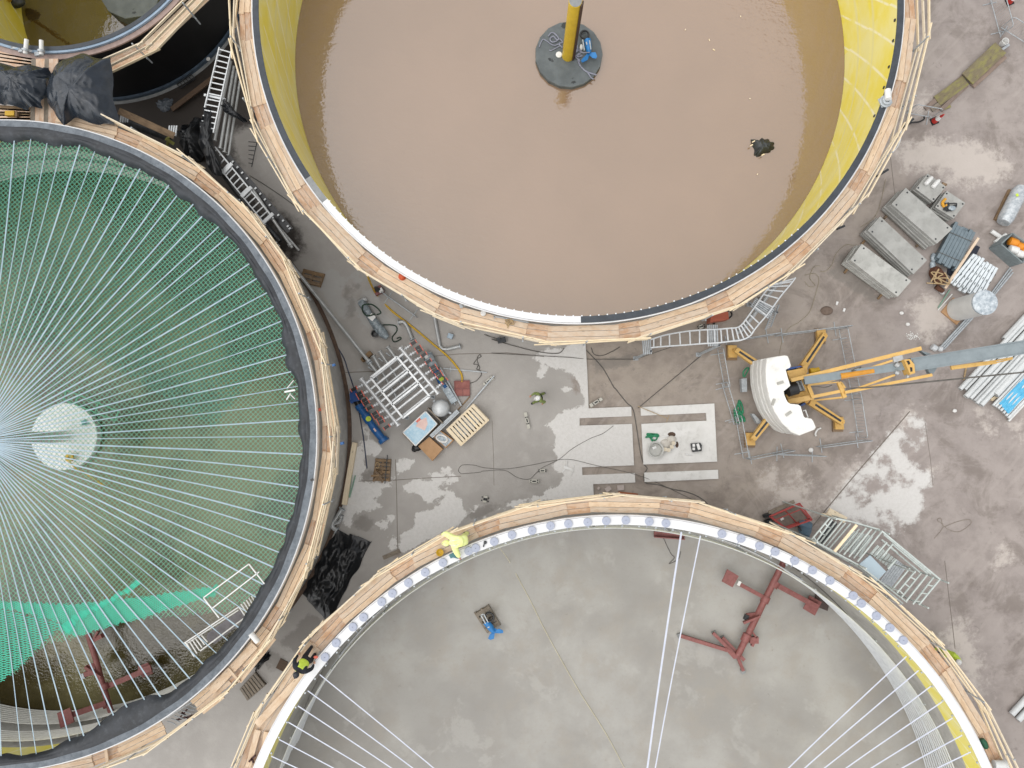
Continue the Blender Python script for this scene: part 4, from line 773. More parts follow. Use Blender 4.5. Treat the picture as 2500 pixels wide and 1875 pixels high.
block('grey block clamped to the end of a leaning grey rail', V1, [(1865, 760), (1990, 650), (2030, 690), (1895, 780)], .12)
one('grey_rail', 'straight grey rail with a block at its upper end', 'rail', 'galv', lambda m: m.bar(V1(1645, 1095, Z1 + .05), V1(2025, 650, Z1 + .18), .06, .05))
one('brown_lath', 'short brown lath on the slab below the red cover', 'lath', 'old_wood', lambda m: m.bar(V1(1535, 1110, Z1 + .03), V1(1700, 930, Z1 + .03), .06, .04))
one('metal_strut', 'thin grey strut lying under the yellow hose', 'strut', 'galv', lambda m: (m.bar(V1(1340, 550, Z1 + .05), V1(1930, 605, Z1 + .05), .05, .06), m.bar(V1(1440, 525, Z1 + .05), V1(1435, 600, Z1 + .05), .03, .04)))
hose('cable', 'black cable curled over the grey strut near the red cover', 'cable', 'wire_grey', pp(V1, [(1700, 750), (1780, 720), (1850, 640), (1840, 580), (1790, 560), (1810, 500), (1750, 490), (1800, 420), (1850, 390), (1830, 365), (1800, 400), (1800, 460), (1830, 540), (1810, 575)], Z1 + .03), .018)
one('timber_beam', 'long tan timber beam lying along the netted tank walkway', 'beam', 'fresh_wood', lambda m: m.bar(T[1, 2](843, 570, Z1 + .12), T[1, 2](762, 1048, Z1 + .12), .24, .2))
one('angle_rail', 'green and grey rail lying beside the tan timber beam', 'rail', plain('rail_green', '7d9c88', '6b8c7c', 6, .5), lambda m: (m.bar(T[1, 2](845, 825, Z1 + .05), T[1, 2](800, 995, Z1 + .05), .06, .06), m.bar(T[1, 2](820, 820, Z1 + .05), T[1, 2](795, 985, Z1 + .05), .05, .05)))
b1 = bent('silver pipe elbow with branch leaning beside the black sheet', [*spline([T[1, 2](745, 1080, .3), T[1, 2](700, 1150, .3), T[1, 2](672, 1190, .3), T[1, 2](668, 1220, .3), T[1, 2](705, 1250, .3)], 5)], .11)
part(b1, 'branch', 'steel_pipe', lambda m: (m.tube([T[1, 2](685, 1195, .3), T[1, 2](720, 1185, .35), T[1, 2](738, 1160, .4), T[1, 2](738, 1140, .45)], .09, 12), m.cyl(T[1, 2](738, 1142, .45), T[1, 2](738, 1134, .46), .13, 14)))
# black sheet on the ground
from mathutils import noise as mnoise
def folds(x, y, seed, f=1.0):
    """creased-sheet height 0..1: ridged noise along changing directions"""
    h = 0
    for k, (s, w) in enumerate(((.9, .5), (1.9, .3), (3.7, .2))): h += w * (1 - abs(mnoise.noise(Vector((x * s * f + seed * 7.1, y * s * f * .7 - seed * 3.3, seed + k)))) * 2.2)
    return max(0, h)
def crumple(fr, quad, z, amp, seed, nu=40, nv=40):
    A_, B_, C_, D_ = [fr(x, y, z) for x, y in quad]
    def fn(u, v):
        p = A_.lerp(B_, u).lerp(D_.lerp(C_, u), v); e = min(u, 1 - u, v, 1 - v); q_ = mnoise.noise(Vector((u * 5, v * 5, seed))) * .3 * max(0, 1 - e * 8)
        p = p + Vector((q_, -q_ * .7, 0)); p.z = z + amp * folds(p.x, p.y, seed) * min(1, .15 + e * 6); return p
    m = MB(); m.sheet(fn, nu, nv); return m
plain('sheet_black', '16191d', '101216', 3, .3, 0, .2)
tag(crumple(T[1, 2], [(690, 1240), (970, 1330), (640, 1965), (430, 1730)], Z1 + .03, .3, 4, 90, 110).build('plastic_sheet', 'sheet_black'), 'big crumpled black plastic sheet lying on the slab between two walkways', 'plastic sheet')
hose('cable', 'thin blue grey cable lying along the foot of the netted tank', 'cable', plain('cable_blue', '3c4358', '31374a', 4, .5), [T[1, 1](520, 960, Z1 + .02), T[1, 1](590, 1090, Z1 + .02), T[1, 1](740, 1310, Z1 + .02), T[1, 2](790, 20, Z1 + .02), T[1, 2](840, 180, Z1 + .02), T[1, 2](900, 480, Z1 + .02), T[1, 2](935, 770, Z1 + .02)], .03)
# ---- things on the pads
tb = thing('round_tub', 'round shallow plastic tub standing on the white concrete pad', 'tub', V6(1470, 400, Z1)); cpt = V6(1470, 400, Z1)
part(tb, 'wall', plain('tub_grey', 'b9b9b4', 'aaaaa5', 4, .45), lambda m: m.lathe(cpt, [(.3, 0), (.35, .22), (.39, .24), (.39, .26), (.33, .25), (.29, .05)], 28)); part(tb, 'scoop', 'white_paint', lambda m: m.box(cpt + Vector((-.05, .1, .08)), .2, .12, .06, .4))
for x, y, w_ in ((1655, 335, 'topmost'), (1638, 373, 'second'), (1606, 405, 'third'), (1573, 397, 'nearest the tub')):
    t = thing('bucket', 'small white bucket on the pad, ' + w_ + (' of the curved row' if w_ != 'nearest the tub' else ''), 'bucket', V6(x, y, Z1), 'white buckets on the pad'); part(t, 'body', 'white_paint', lambda m: m.lathe(V6(x, y, Z1), [(.075, 0), (.09, .2), (.095, .2)], 16)); part(t, 'lid', plain('lid_tan', 'd0c6b2', 'c4b9a4', 9, .6), lambda m: m.lathe(V6(x, y, Z1 + .2), [(.1, 0), (.1, .02), (.07, .022)], 16))
one('paper_sack', 'pale paper sack slumped on the pad with brown spill', 'sack', plain('sack_pale', 'c9c4bc', 'b5b0a6', 4, .8), lambda m: m.ball(V6(1637, 295, Z1 + .08), .22, 7, .5, 1, .8)); one('paper_sack', 'flattened grey sack lying against the round tub', 'sack', 'sack_pale', lambda m: m.ball(V6(1580, 340, Z1 + .03), .26, 7, .3, 1.1, .9))
one('dirt_heap', 'dark brown dirt spilled around the paper sack', 'dirt', plain('dirt_brown', '5c4a3e', '4a3a30', 9, .95, 0, .4), lambda m: (m.ball(V6(1637, 250, Z1), .22, 7, .25, .9, .6), m.ball(V6(1690, 350, Z1), .12, 6, .2, .7, 1.3)))
one('white_stick', 'short white stick beside the paper sack', 'stick', 'white_paint', lambda m: m.bar(V6(1533, 275, Z1 + .03), V6(1605, 258, Z1 + .05), .05, .04)); one('white_tube', 'short white tube lying below the tool case', 'tube', 'white_paint', lambda m: m.cyl(V6(1775, 445, Z1 + .04), V6(1840, 455, Z1 + .04), .035, 8))
tc = thing('tool_case', 'open black and white tool case on the white pad', 'tool case', V6(1885, 378, Z1)); part(tc, 'case', 'black_plastic', lambda m: m.prism(pp(V6, [(1832, 340), (1925, 332), (1940, 355), (1938, 415), (1850, 425)], .28), Z1, .28)); part(tc, 'insert', 'white_paint', lambda m: (m.box(V6(1858, 357, .28), .12, .14, .02), m.box(V6(1858, 392, .28), .12, .12, .02), m.box(V6(1905, 370, .28), .13, .3, .02, .3)))
def tangle(name, label, mat, c, rx, ry, z, r, seed, n=14, cat='rope'):
    R = random.Random(seed); pts = [c + Vector((R.uniform(-rx, rx), R.uniform(-ry, ry), z + R.uniform(0, .06))) for _ in range(n)]
    return one(name, label, cat, mat, lambda m: m.tube(spline(pts, 6), r, 6))
tangle('rope', 'green rope coil on the white pad above the round tub', 'green_rope', V6(1435, 275, Z1), .32, .18, .03, .035, 5); tangle('rope', 'green rope heap on the mud beside the crane fence', 'green_rope', T[2, 2](1910, 320, 0), .3, .55, .03, .04, 9, 20)
hose('rope', 'green rope loop hanging by the white counterweight', 'rope', 'green_rope', pp(V2, [(195, 720), (190, 660), (225, 610), (265, 600), (240, 660), (205, 720)], .5), .035)
# small litter on the mud under the pads
for x, y, a, s_, l_ in ((1000, 793, .6, .26, 'flat pale brick lying at an angle near the walkway rail'), (1125, 780, .05, .3, 'square pale brick in the mud right of the slanted brick'), (905, 785, 1.2, .12, 'small pale chip in the mud by the step')):
    one('brick', l_, 'brick', plain('brick_pale', 'b7aca6', 'a89c96', 8, .85), lambda m: m.box(V6(x, y, 0), s_ * 1.05, s_ * .8, .1, a))
one('broken_board', 'reddish broken board sticking out below the walkway rail', 'board', plain('board_red', 'a0603f', '8a5236', 4, .8), lambda m: m.bar(V6(1105, 828, .06), V6(1300, 850, .06), .1, .04))
# ---- cables
CK = dict(cat='cable', mat='wire_grey')
hose('cable', 'long dark cable winding between the white pads into the walkway', 'cable', 'wire_grey', [T[2, 1](690, 1240, .02), T[2, 1](760, 1310, .02), T[2, 1](860, 1420, .02), T[2, 1](940, 1560, .02), T[2, 2](960, 160, .02), T[2, 2](1040, 260, .02), T[2, 2](1090, 310, .02), T[2, 2](1115, 430, .02), T[2, 2](1150, 650, .02), T[2, 2](1175, 735, .02), T[2, 2](1200, 770, .02), T[2, 2](1175, 820, .02), T[2, 2](1190, 880, .02), T[2, 2](1280, 895, .02), T[2, 2](1400, 930, .02), T[2, 2](1500, 950, .02), T[2, 2](1590, 985, .02), T[2, 2](1660, 1035, .02), T[2, 2](1700, 1100, .02)], .022)
hose('cable', 'grey cable crossing the slab and pads to the lower walkway', 'cable', 'wire_grey', [T[1, 2](1660, 810, Z1 + .02), T[1, 2](1640, 785, Z1 + .02), T[1, 2](1670, 745, Z1 + .02), T[1, 2](1760, 745, Z1 + .02), T[2, 2](-50, 765, Z1 + .02), T[2, 2](120, 773, Z1 + .02), T[2, 2](300, 745, Z1 + .02), T[2, 2](450, 715, Z1 + .02), T[2, 2](600, 700, Z1 + .02), T[2, 2](800, 745, Z1 + .02), T[2, 2](1050, 800, Z1 + .02), T[2, 2](1180, 840, Z1 + .02), T[2, 2](1300, 890, .03), T[2, 2](1530, 1000, .03), T[2, 2](1600, 1040, .03)], .011)
hose('cable', 'grey cable looping from the slab up over the left pad', 'cable', 'wire_grey', [T[1, 2](1660, 812, Z1 + .02), T[1, 2](1800, 800, Z1 + .02), T[2, 2](-60, 790, Z1 + .02), T[2, 2](100, 785, Z1 + .02), T[2, 2](200, 840, Z1 + .02), T[2, 2](290, 852, Z1 + .02), T[2, 2](350, 800, Z1 + .02), T[2, 2](400, 760, Z1 + .02), T[2, 2](520, 700, Z1 + .02), T[2, 2](620, 620, Z1 + .02), T[2, 2](760, 540, Z1 + .02), T[2, 2](860, 500, Z1 + .02), T[2, 2](940, 440, Z1 + .02)], .011)
one('guy_wire', 'thin dark wire stretched from the ladder prop to the right pad', 'wire', 'wire_grey', lambda m: m.tube([W5(860, 950, .05), W5(90, 1590, .03)], .018, 5)); one('guy_wire', 'thin dark wire running from the ladder foot along the walkway', 'wire', 'wire_grey', lambda m: m.tube([T[2, 1](0, 1303, .15), T[2, 1](600, 1335, .15), T[2, 1](760, 1350, .06), T[2, 1](1110, 1350, .06), T[2, 1](1400, 1250, .3)], .016, 5))
hose('cable', 'black cable sagging along the outer edge of the walkway rail', 'cable', 'wire_grey', [T[1, 1](1840, 1160, .15), T[1, 1](2000, 1215, .15), T[2, 1](0, 1195, .15), T[2, 1](150, 1240, .15), T[2, 1](350, 1290, .15), T[2, 1](510, 1305, .15), T[2, 1](560, 1262, .3)], .02); hose('cable', 'black cable loop on the mud beside the ladder foot', 'cable', 'wire_grey', pp(T[2, 1], [(770, 1260), (790, 1310), (850, 1322), (930, 1290), (990, 1255)], .03), .018)
one('pointer_rod', 'pair of thin pinkish rods meeting over the right pad', 'rod', 'rope_tan', lambda m: (m.bar(T[2, 2](1130, 290, .2), T[2, 2](1360, 385, .2), .03, .02), m.bar(T[2, 2](1370, 360, .2), T[2, 2](1350, 410, .2), .025, .02)))
one('wall_bracket', 'white angled steel bracket lying on the dry slab left of the lower pads', 'bracket', 'white_paint', lambda m: (m.bar(V6(560, 570, Z1 + .03), V6(655, 610, Z1 + .03), .12, .05), m.bar(V6(590, 510, Z1 + .05), V6(585, 570, Z1 + .05), .03, .05), m.bar(V6(540, 630, Z1 + .03), V6(580, 580, Z1 + .03), .04, .04), m.bar(V6(660, 560, Z1 + .03), V6(630, 660, Z1 + .03), .04, .04)))
# ================================================================ right yard: crane, stacks, bundles
cr = thing('tower_crane', 'yellow self erecting crane with white counterweights and a long grey mast', 'crane', lift(V2(900, 800), 0))
CY = 'crane_yellow'
outl = [(520, 470), (660, 440), (760, 425), (800, 432), (822, 480), (842, 560), (830, 585), (772, 612), (800, 720), (835, 830), (790, 870), (745, 905), (752, 950), (775, 1010), (800, 1055), (835, 1078), (940, 1088), (975, 1110), (995, 1180), (1018, 1250), (1040, 1268), (1120, 1280), (1145, 1310), (1180, 1395), (1165, 1420), (960, 1500), (850, 1455), (720, 1330), (620, 1170), (550, 980), (515, 800), (505, 620)]
plain('weight_white', 'e3e2de', 'dad9d4', 1.5, .6, 0, .04, 'aaa79c', .35)
top_ = [V2(x, y, 3.1) for x, y in outl]; ce = sum(top_, Vector()) / len(top_); L_ = 6
for i in range(L_):
    z0 = .75 + i * .395; jit = Vector((random.uniform(-.03, .03), random.uniform(-.03, .03), 0)); f = 1 + random.uniform(-.012, .012)
    def g_(m, z0=z0, jit=jit, f=f):
        ps = [ce + (p - ce) * f + jit for p in top_]; m.prism(ps, z0, z0 + .34); m.prism([ce + (p - ce) * (f * .985) + jit for p in top_], z0 + .34, z0 + .375)
    part(cr, 'counterweight', 'weight_white', g_)
for (x, y), a in (((690, 800), .3), ((595, 1060), 1.2), ((800, 1215), .6)): part(cr, 'lifting_eye', plain('weight_dirt', 'a6a49c', '98968e', 4, .7), lambda m: m.box(V2(x, y, 3.12), .3, .12, .03, a))
feet = {'ne': ((1250, 155), (1288, 148), (990, 590)), 'nw': ((50, 375), (92, 358), (420, 580)), 'sw': ((293, 1560), (322, 1556), (560, 1250)), 'se': ((1490, 1345), (1528, 1338), (1080, 1050))}
cen = V2(830, 830, .7)
for k, (pd, e, rt) in feet.items():
    pe = V2(*e, .62); pr = V2(*rt, .95)
    ol = part(cr, 'outrigger', CY, lambda m: (m.bar(pr, pe, .34, .26, w2=.26), m.bar(pr, cen, .4, .3)))
    d = (pe - pr).normalized(); m = MB(); m.bar(pr.lerp(pe, .15) + Vector((0, 0, .135)), pe - d * .15 + Vector((0, 0, .135)), .1, .01); m.build('grip_strip', 'dark_steel', ol)
    c_ = V2(*pd, .3); ft = part(cr, 'foot_pad', CY, lambda m: (m.prism([c_ + Vector((x_, y_, 0)) for x_, y_ in ((-.2, -.3), (.22, -.3), (.2, .3), (-.22, .3))], .12, .3), m.cyl(pe, lift(pe, .3), .09, 14), m.cyl(pe + Vector((0, 0, .18)), pe, .05, 10)))
    m = MB(); m.prism([c_ + Vector((x_, y_, 0)) for x_, y_ in ((-.24, -.42), (.26, -.42), (.25, .32), (-.25, .34))], 0, .115); m.build('timber_plate', 'old_wood', ft)
part(cr, 'turntable', 'dark_steel', lambda m: m.cyl(lift(cen, .6), lift(cen, 1.1), .8, 32)); part(cr, 'housing', CY, lambda m: (m.prism(pp(V2, [(780, 640), (1000, 600), (1050, 690), (1010, 720), (830, 775)], 1.7), .9, 1.7), m.prism(pp(V2, [(985, 575), (1050, 560), (1055, 650), (1010, 720)], 1.4), .8, 1.45), m.prism(pp(V2, [(760, 960), (1050, 905), (1150, 1010), (930, 1080), (810, 1070)], 1.2), .8, 1.25)))
plain('box_royal', '1e4788', '1a3d76', 4, .4); part(cr, 'control_box', 'box_royal', lambda m: m.prism(pp(V2, [(790, 600), (960, 568), (990, 580), (800, 625)], 1.72), 1.0, 1.72)); part(cr, 'blue_panel', 'box_royal', lambda m: m.prism(pp(V2, [(965, 1100), (1080, 1030), (1100, 1050), (985, 1115)], 1.0), .6, 1.0))
part(cr, 'winch_drum', 'black_plastic', lambda m: m.cyl(V2(790, 905, 1.6), V2(915, 870, 1.6), .3, 24)); part(cr, 'winch_frame', 'galv', lambda m: (m.prism(pp(V2, [(890, 790), (960, 770), (1020, 900), (930, 915)], 1.3), 1.1, 1.3), m.bar(V2(960, 770, 1.5), V2(1020, 900, 1.5), .08, .2))); part(cr, 'side_beam', CY, lambda m: m.bar(V2(985, 760, 1.5), V2(1040, 910, 1.5), .14, .3))
part(cr, 'slew_motor', 'yellow_plastic', lambda m: (m.cyl(V2(1090, 650, 1.3), V2(1150, 640, 1.3), .16, 14), m.cyl(V2(1150, 640, 1.35), V2(1215, 620, 1.35), .12, 14)))
part(cr, 'step_rail', 'white_paint', lambda m: m.tube(pp(V2, [(1000, 1180), (1030, 1165), (1065, 1265), (1040, 1275)], 2.6), .03, 8))
for q_ in ([(165, 745), (240, 735), (245, 920), (175, 925)], [(300, 1215), (340, 1220), (460, 1350), (380, 1350)]): part(cr, 'side_panel', 'galv', lambda m: m.prism(pp(V2, q_, .5), .2, .5))
zA, zB = 2.0, 3.9
ma, mb_ = V2(1010, 770, zA), V5(1900, 668, zB)
plain('mast_grey', '7f898d', '747e82', 2, .55, .05, .03, '666f74', .35)
mk = V5(390, 905, 2.75)
part(cr, 'inner_mast', 'mast_grey', lambda m: m.bar(ma, mk + (mk - ma) * .05, .36, .3)); mst = part(cr, 'mast', 'mast_grey', lambda m: (m.bar(mk, mb_, .6, .5), m.bar(mk + Vector((0, 0, .27)), mb_ + Vector((0, 0, .27)), .44, .04)))
for (x, y), s_ in (((545, 770), 1), ((640, 960), -1)): m = MB(); m.prism(pp(V5, [(x - 40, y - 30 * s_), (x + 60, y), (x + 90, y + 10 * s_), (x + 30, y + 25 * s_)] if s_ > 0 else [(x - 60, y - 20), (x + 60, y - 30), (x + 10, y + 45), (x - 30, y + 45)], 2.9), 2.7, 2.95); m.build('lug', 'mast_grey', mst)
part(cr, 'upper_brace', CY, lambda m: m.bar(V2(835, 765, 1.9), V5(515, 712, 3.0), .17, .14)); part(cr, 'lower_brace', CY, lambda m: m.bar(V2(1560, 930, 2.3), V5(640, 1020, 3.0), .13, .14))
part(cr, 'diagonal_strut', CY, lambda m: m.bar(V2(1060, 830, 1.9), V2(1290, 800, 2.1), .08, .1)); part(cr, 'diagonal_strut', CY, lambda m: m.bar(V2(1280, 800, 2.1), V5(300, 815, 2.85), .09, .1)); part(cr, 'diagonal_strut', CY, lambda m: m.bar(V2(1730, 875, 2.4), V5(210, 1020, 2.7), .09, .1)); part(cr, 'diagonal_strut', CY, lambda m: m.bar(V2(1150, 1035, 1.5), V2(1550, 990, 2.2), .06, .06))
part(cr, 'ladder_frame', CY, lambda m: [m.bar(V2(*a, za), V2(*b, zb), w, .14) for a, b, za, zb, w in (((1065, 835), (1130, 1000), 1.8, 1.8, .16), ((1480, 790), (1560, 1000), 2.2, 2.2, .18), ((1065, 835), (1480, 790), 1.8, 2.2, .05), ((1120, 990), (1560, 900), 1.8, 2.2, .14), ((1180, 1035), (1560, 1000), 1.5, 2.0, .06), ((1510, 800), (1560, 870), 2.2, 2.2, .08), ((800, 1050), (1140, 990), 1.3, 1.7, .22))])
part(cr, 'ram', plain('ram_orange', 'c98a22', 'b87e1e', 3, .4), lambda m: m.cyl(V2(1500, 710, 2.3), V2(1945, 640, 2.5), .17, 20)); part(cr, 'ram_rod', 'dark_steel', lambda m: m.cyl(V2(1945, 640, 2.5), V5(330, 950, 2.75), .06, 12))
part(cr, 'yoke', CY, lambda m: m.prism(pp(V5, [(310, 845), (380, 838), (430, 900), (440, 1000), (380, 1020), (350, 940)], 3.05), 2.6, 3.1)); part(cr, 'yoke_slot', 'black_plastic', lambda m: (m.prism(pp(V5, [(345, 860), (375, 855), (390, 890), (370, 905)], 3.1), 3.1, 3.11), m.prism(pp(V5, [(385, 930), (412, 935), (415, 980), (392, 985)], 3.1), 3.1, 3.11))); part(cr, 'roller', 'steel_pipe', lambda m: (m.cyl(V5(215, 890, 2.85), V5(250, 915, 2.85), .12, 14), m.cyl(V5(210, 985, 2.85), V5(250, 1000, 2.85), .1, 14), m.cyl(V5(345, 1035, 2.9), V5(365, 1040, 2.9), .08, 12), m.bar(V5(190, 845, 2.85), V5(300, 820, 2.85), .25, .1)))
part(cr, 'jib_strut', CY, lambda m: (m.bar(V5(860, 940, 3.1), V5(1380, 870, 3.3), .17, .12), m.bar(V5(1380, 855, 3.3), V5(1570, 822, 3.4), .07, .1), m.bar(V5(1380, 880, 3.3), V5(1570, 835, 3.4), .05, .1))); part(cr, 'cable', 'wire_grey', lambda m: m.tube([V2(1580, 880, 2.3), V5(0, 1160, 2.7), V5(850, 1075, 2.9), V5(1800, 980, 3.3)], .035, 6))
part(cr, 'cable', 'wire_grey', lambda m: m.tube(spline(pp(V2, [(1110, 850), (1200, 850), (1290, 860), (1390, 830)], 2.2), 5), .025, 5)); part(cr, 'cable', 'wire_grey', lambda m: m.tube(spline(pp(V2, [(1650, 640), (1720, 600), (1780, 585), (1740, 620), (1660, 645)], 2.5), 5), .025, 5))
# barriers round the crane
for l_, a, b in (('grey barrier on the far side of the crane from the counterweight, upper one', V2(1465, 90), V2(1660, 1080)), ('grey barrier at the corner by the lower right crane foot', V2(1640, 960), V2(1725, 1530)), ('grey barrier above the crane nearest the curved ladder', W5(1090, 800), W5(1750, 695)), ('grey barrier behind the upper right crane foot', V2(600, 175), V2(1540, 60)),
                 ('grey barrier between the white pads and the crane, uppermost one', W5(1055, 870), W5(1140, 1340)), ('grey barrier between the right pad and the green rope heap', T[2, 2](1770, 110), T[2, 2](1865, 430)), ('grey barrier at the corner by the lower left crane foot', T[2, 2](1875, 365), T[2, 2](1935, 690)), ('grey barrier slanting below the lower left crane foot', T[3, 2](60, 690), T[3, 2](385, 625)), ('grey barrier below the crane beside a white scrap', T[3, 2](262, 655), T[3, 2](620, 668)), ('grey barrier running level with the lower right crane foot', T[3, 2](600, 600), T[3, 2](965, 550)),
                 ('grey barrier at the top right corner next to the cone', T[3, 0](1935, -5), T[3, 0](2015, 290)), ('grey barrier turned towards the edge behind the mossy boards', T[3, 0](2020, 225), T[3, 0](2300, 400)), ('grey barrier jutting from the walkway beside the fallen cone', T[3, 0](1290, 880), T[3, 0](1490, 915))): barrier(l_, a, b)
# ladder-like cable tray beside the brown tank
zl = 2.4
lt = thing('cable_ladder', 'shiny curved cable ladder on props outside the brown tank walkway', 'cable ladder', lift(W5(700, 800), 0))
in_ = [(245, 750), (400, 700), (640, 655), (880, 632), (1050, 625), (1200, 612), (1300, 603), (1360, 565), (1420, 490), (1540, 320), (1640, 175), (1720, 90), (1800, 60)]
ou_ = [(245, 850), (400, 835), (650, 818), (880, 800), (1060, 790), (1220, 772), (1350, 758), (1460, 705), (1530, 610), (1690, 420), (1840, 215), (1960, 70), (2020, -10)]
ic, oc = spline(pp(W5, in_, zl), 6), spline(pp(W5, ou_, zl), 6)
for s_ in (ic, oc): part(lt, 'side_rail', 'alu', lambda m: [m.bar(a, b, .06, .1) for a, b in zip(s_[:-1], s_[1:])])
for i in range(2, len(ic) - 1, 3): part(lt, 'rung', 'alu', lambda m: m.bar(ic[i], oc[i], .06, .04))
for (a, b, n_) in (((190, 750), (205, 930), 5), ((1000, 570), (1010, 830), 6), ((1500, 290), (1720, 440), 6)):
    A_, B_ = W5(*a, zl - .08), W5(*b, zl - .08); d = (B_ - A_); s = Vector((-d.y, d.x, 0)).normalized(); part(lt, 'support_grid', 'galv', lambda m: [m.bar(A_ + s * (k - n_ / 2 + .5) * .085, B_ + s * (k - n_ / 2 + .5) * .085, .055, .06) for k in range(n_)])
for a, b, c_ in (((250, 890), (60, 980), 0), ((1085, 820), (830, 935), 0), ((1790, 420), (1450, 320), 0)): part(lt, 'prop', 'galv', lambda m: (m.bar(W5(*a, zl - .1), W5(*b, .05), .12, .1), m.box(W5(*b, 0), .25, .2, .04)))
for x, y in ((250, 890), (1085, 820), (1800, 415), (1575, 240)): part(lt, 'post', 'dark_steel', lambda m: m.cyl(W5(x, y, 0.0), W5(x, y, zl), .045, 10))
part(lt, 'conduit', 'steel_pipe', lambda m: m.tube([lift(ic[i].lerp(oc[i], .35), zl - .25) for i in range(36, len(ic))], .1, 12))
for i in range(3): a, b = ((1690, 560), (1780, 300))[0], 0
one('steel_grate', 'narrow steel grate leaning beneath the curved cable ladder', 'grate', 'galv', lambda m: [m.bar(W5(1650 + 10 * k, 620 - 27 * k, .3 + .08 * k), W5(1720 + 10 * k, 590 - 27 * k, .3 + .08 * k), .03, .03) for k in range(11)] + [m.bar(W5(1650, 625, .3), W5(1760, 350, 1.2), .05, .05), m.bar(W5(1720, 590, .3), W5(1820, 320, 1.2), .05, .05)])
ob = thing('power_unit', 'orange box unit half hidden under the brown tank walkway', 'power unit', W5(1100, 470, 0)); part(ob, 'cabinet', plain('unit_orange', 'b05a40', 'a45239', 4, .5), lambda m: m.prism(pp(W5, [(1030, 425), (1195, 405), (1205, 500), (1050, 525), (975, 535), (985, 470)], .8), .1, .8)); part(ob, 'hose', 'black_plastic', lambda m: m.tube(spline(pp(W5, [(1200, 490), (1240, 450), (1220, 400), (1180, 400)], .6), 5), .04, 6)); part(ob, 'wheel', 'black_plastic', lambda m: m.cyl(W5(1010, 535, .12), W5(1030, 535, .12), .12, 14))
bl2 = block('grey block with black holes under the walkway beside the orange unit', W5, [(840, 575), (880, 560), (892, 605), (850, 618)], .2)
for pa in bl2.children: pass
hose('cable', 'black cable running from the holed block to the ladder support', 'cable', 'wire_grey', pp(W5, [(850, 560), (870, 600), (900, 610), (940, 580), (965, 545)], .1), .03)
# ---- concrete panel stacks
plain('panel_grey', 'a9a9a5', '9a9a96', 1.6, .85, 0, .1, '858581', .45); plain('panel_pale', 'b9b9b4', 'a8a8a3', 1.4, .85, 0, .1, '8e8e89', .6)
ORD = ['topmost', 'second from top', 'third from top', 'fourth from top', 'bottom']
def stack(desc, top, n, th, gap, fan, seed, mat):
    R = random.Random(seed); h = .1 + n * (th + gap); ps = pp(V4, top, h); c_ = sum(ps, Vector()) / 4
    for i in range(n):
        z1 = h - i * (th + gap); jit = Vector((R.uniform(-.03, .03) - fan[0] * i, R.uniform(-.03, .03) - fan[1] * i, 0)); rot = Matrix.Rotation(R.uniform(-.008, .008) - fan[2] * i, 3, 'Z')
        q_ = [c_ + rot @ (p - c_) + jit for p in ps]; nm = 'bottom' if i == n - 1 else ORD[i]
        t = thing('precast_slab', f'grey concrete panel, {nm} of the {desc}', 'concrete panel', lift(c_ + jit, z1 - th), 'stacked concrete panels')
        part(t, 'slab', mat, lambda m: m.prism(q_, z1 - th, z1), smooth=False)
        if i == 0:
            for u, v in ((.07, .12), (.07, .88), (.93, .12), (.93, .88)): p = q_[0].lerp(q_[1], u).lerp(q_[3].lerp(q_[2], u), v); part(t, 'socket', 'dark_steel', lambda m: m.cyl(lift(p, z1 - .002), lift(p, z1 + .004), .045, 12))
    for u in (.12, .85):
        p, q2 = ps[0].lerp(ps[1], u), ps[3].lerp(ps[2], u); d = (q2 - p).normalized(); one('timber_bearer', f'timber bearer under the {desc}, {"upper left" if u < .5 else "lower right"} end', 'bearer', 'old_wood', lambda m: m.bar(lift(p, .05), lift(q2 + d * .3, .05), .1, .098))
stack('big stack with the steepest fan of edges', [(830, 285), (1378, 770), (1195, 942), (663, 475)], 5, .13, .035, (.045, .012, .008), 1, 'panel_grey')
stack('middle long stack with smooth top', [(515, 625), (1070, 1135), (910, 1300), (368, 790)], 4, .13, .03, (.03, .01, 0), 2, 'panel_grey')
stack('pale stack nearest the crane', [(310, 940), (893, 1375), (735, 1560), (175, 1130)], 5, .13, .035, (.03, .0, -.004), 3, 'panel_pale')
stack('small square stack under two white bottles', [(1085, 108), (1300, 262), (1152, 440), (943, 288)], 4, .12, .04, (.03, .02, 0), 4, 'panel_grey')
stack('small square stack holding straps and tools', [(1305, 320), (1522, 463), (1385, 645), (1168, 512)], 4, .12, .04, (.02, .01, 0), 5, 'panel_grey')
for x, y in ((1088, 205), (1172, 240)): one('plastic_bottle', ('left' if x < 1100 else 'right') + ' white bottle lying on the small square panel stack', 'bottle', 'white_paint', lambda m: m.tube([V4(x - 38, y + 38, .86), V4(x - 30, y + 30, .86), V4(x + 25, y - 30, .86), V4(x + 45, y - 50, .86)], [.05, .11, .11, .07], 12))
one('plank_offcut', 'short brown plank leaning against the small square panel stack', 'plank', 'old_wood', lambda m: m.bar(V4(1225, 315, .5), V4(1285, 225, .7), .22, .12))
one('webbing', 'orange webbing bundle on the small square panel stack', 'strap', plain('web_orange', 'd39a2c', 'c08a24', 6, .7), lambda m: m.tube(spline(pp(V4, [(1290, 410), (1255, 460), (1275, 500), (1300, 480)], .82), 5), .07, 8)); tangle('chain', 'grey chain and shackles heaped on the small square panel stack', 'dark_steel', V4(1330, 510, .75), .32, .2, .06, .028, 21, 22, 'chain'); one('plastic_bag', 'clear crumpled bag on the small square panel stack', 'bag', 'film_clear', lambda m: m.ball(V4(1365, 520, .85), .16, 7, .5, 1.2, .8))
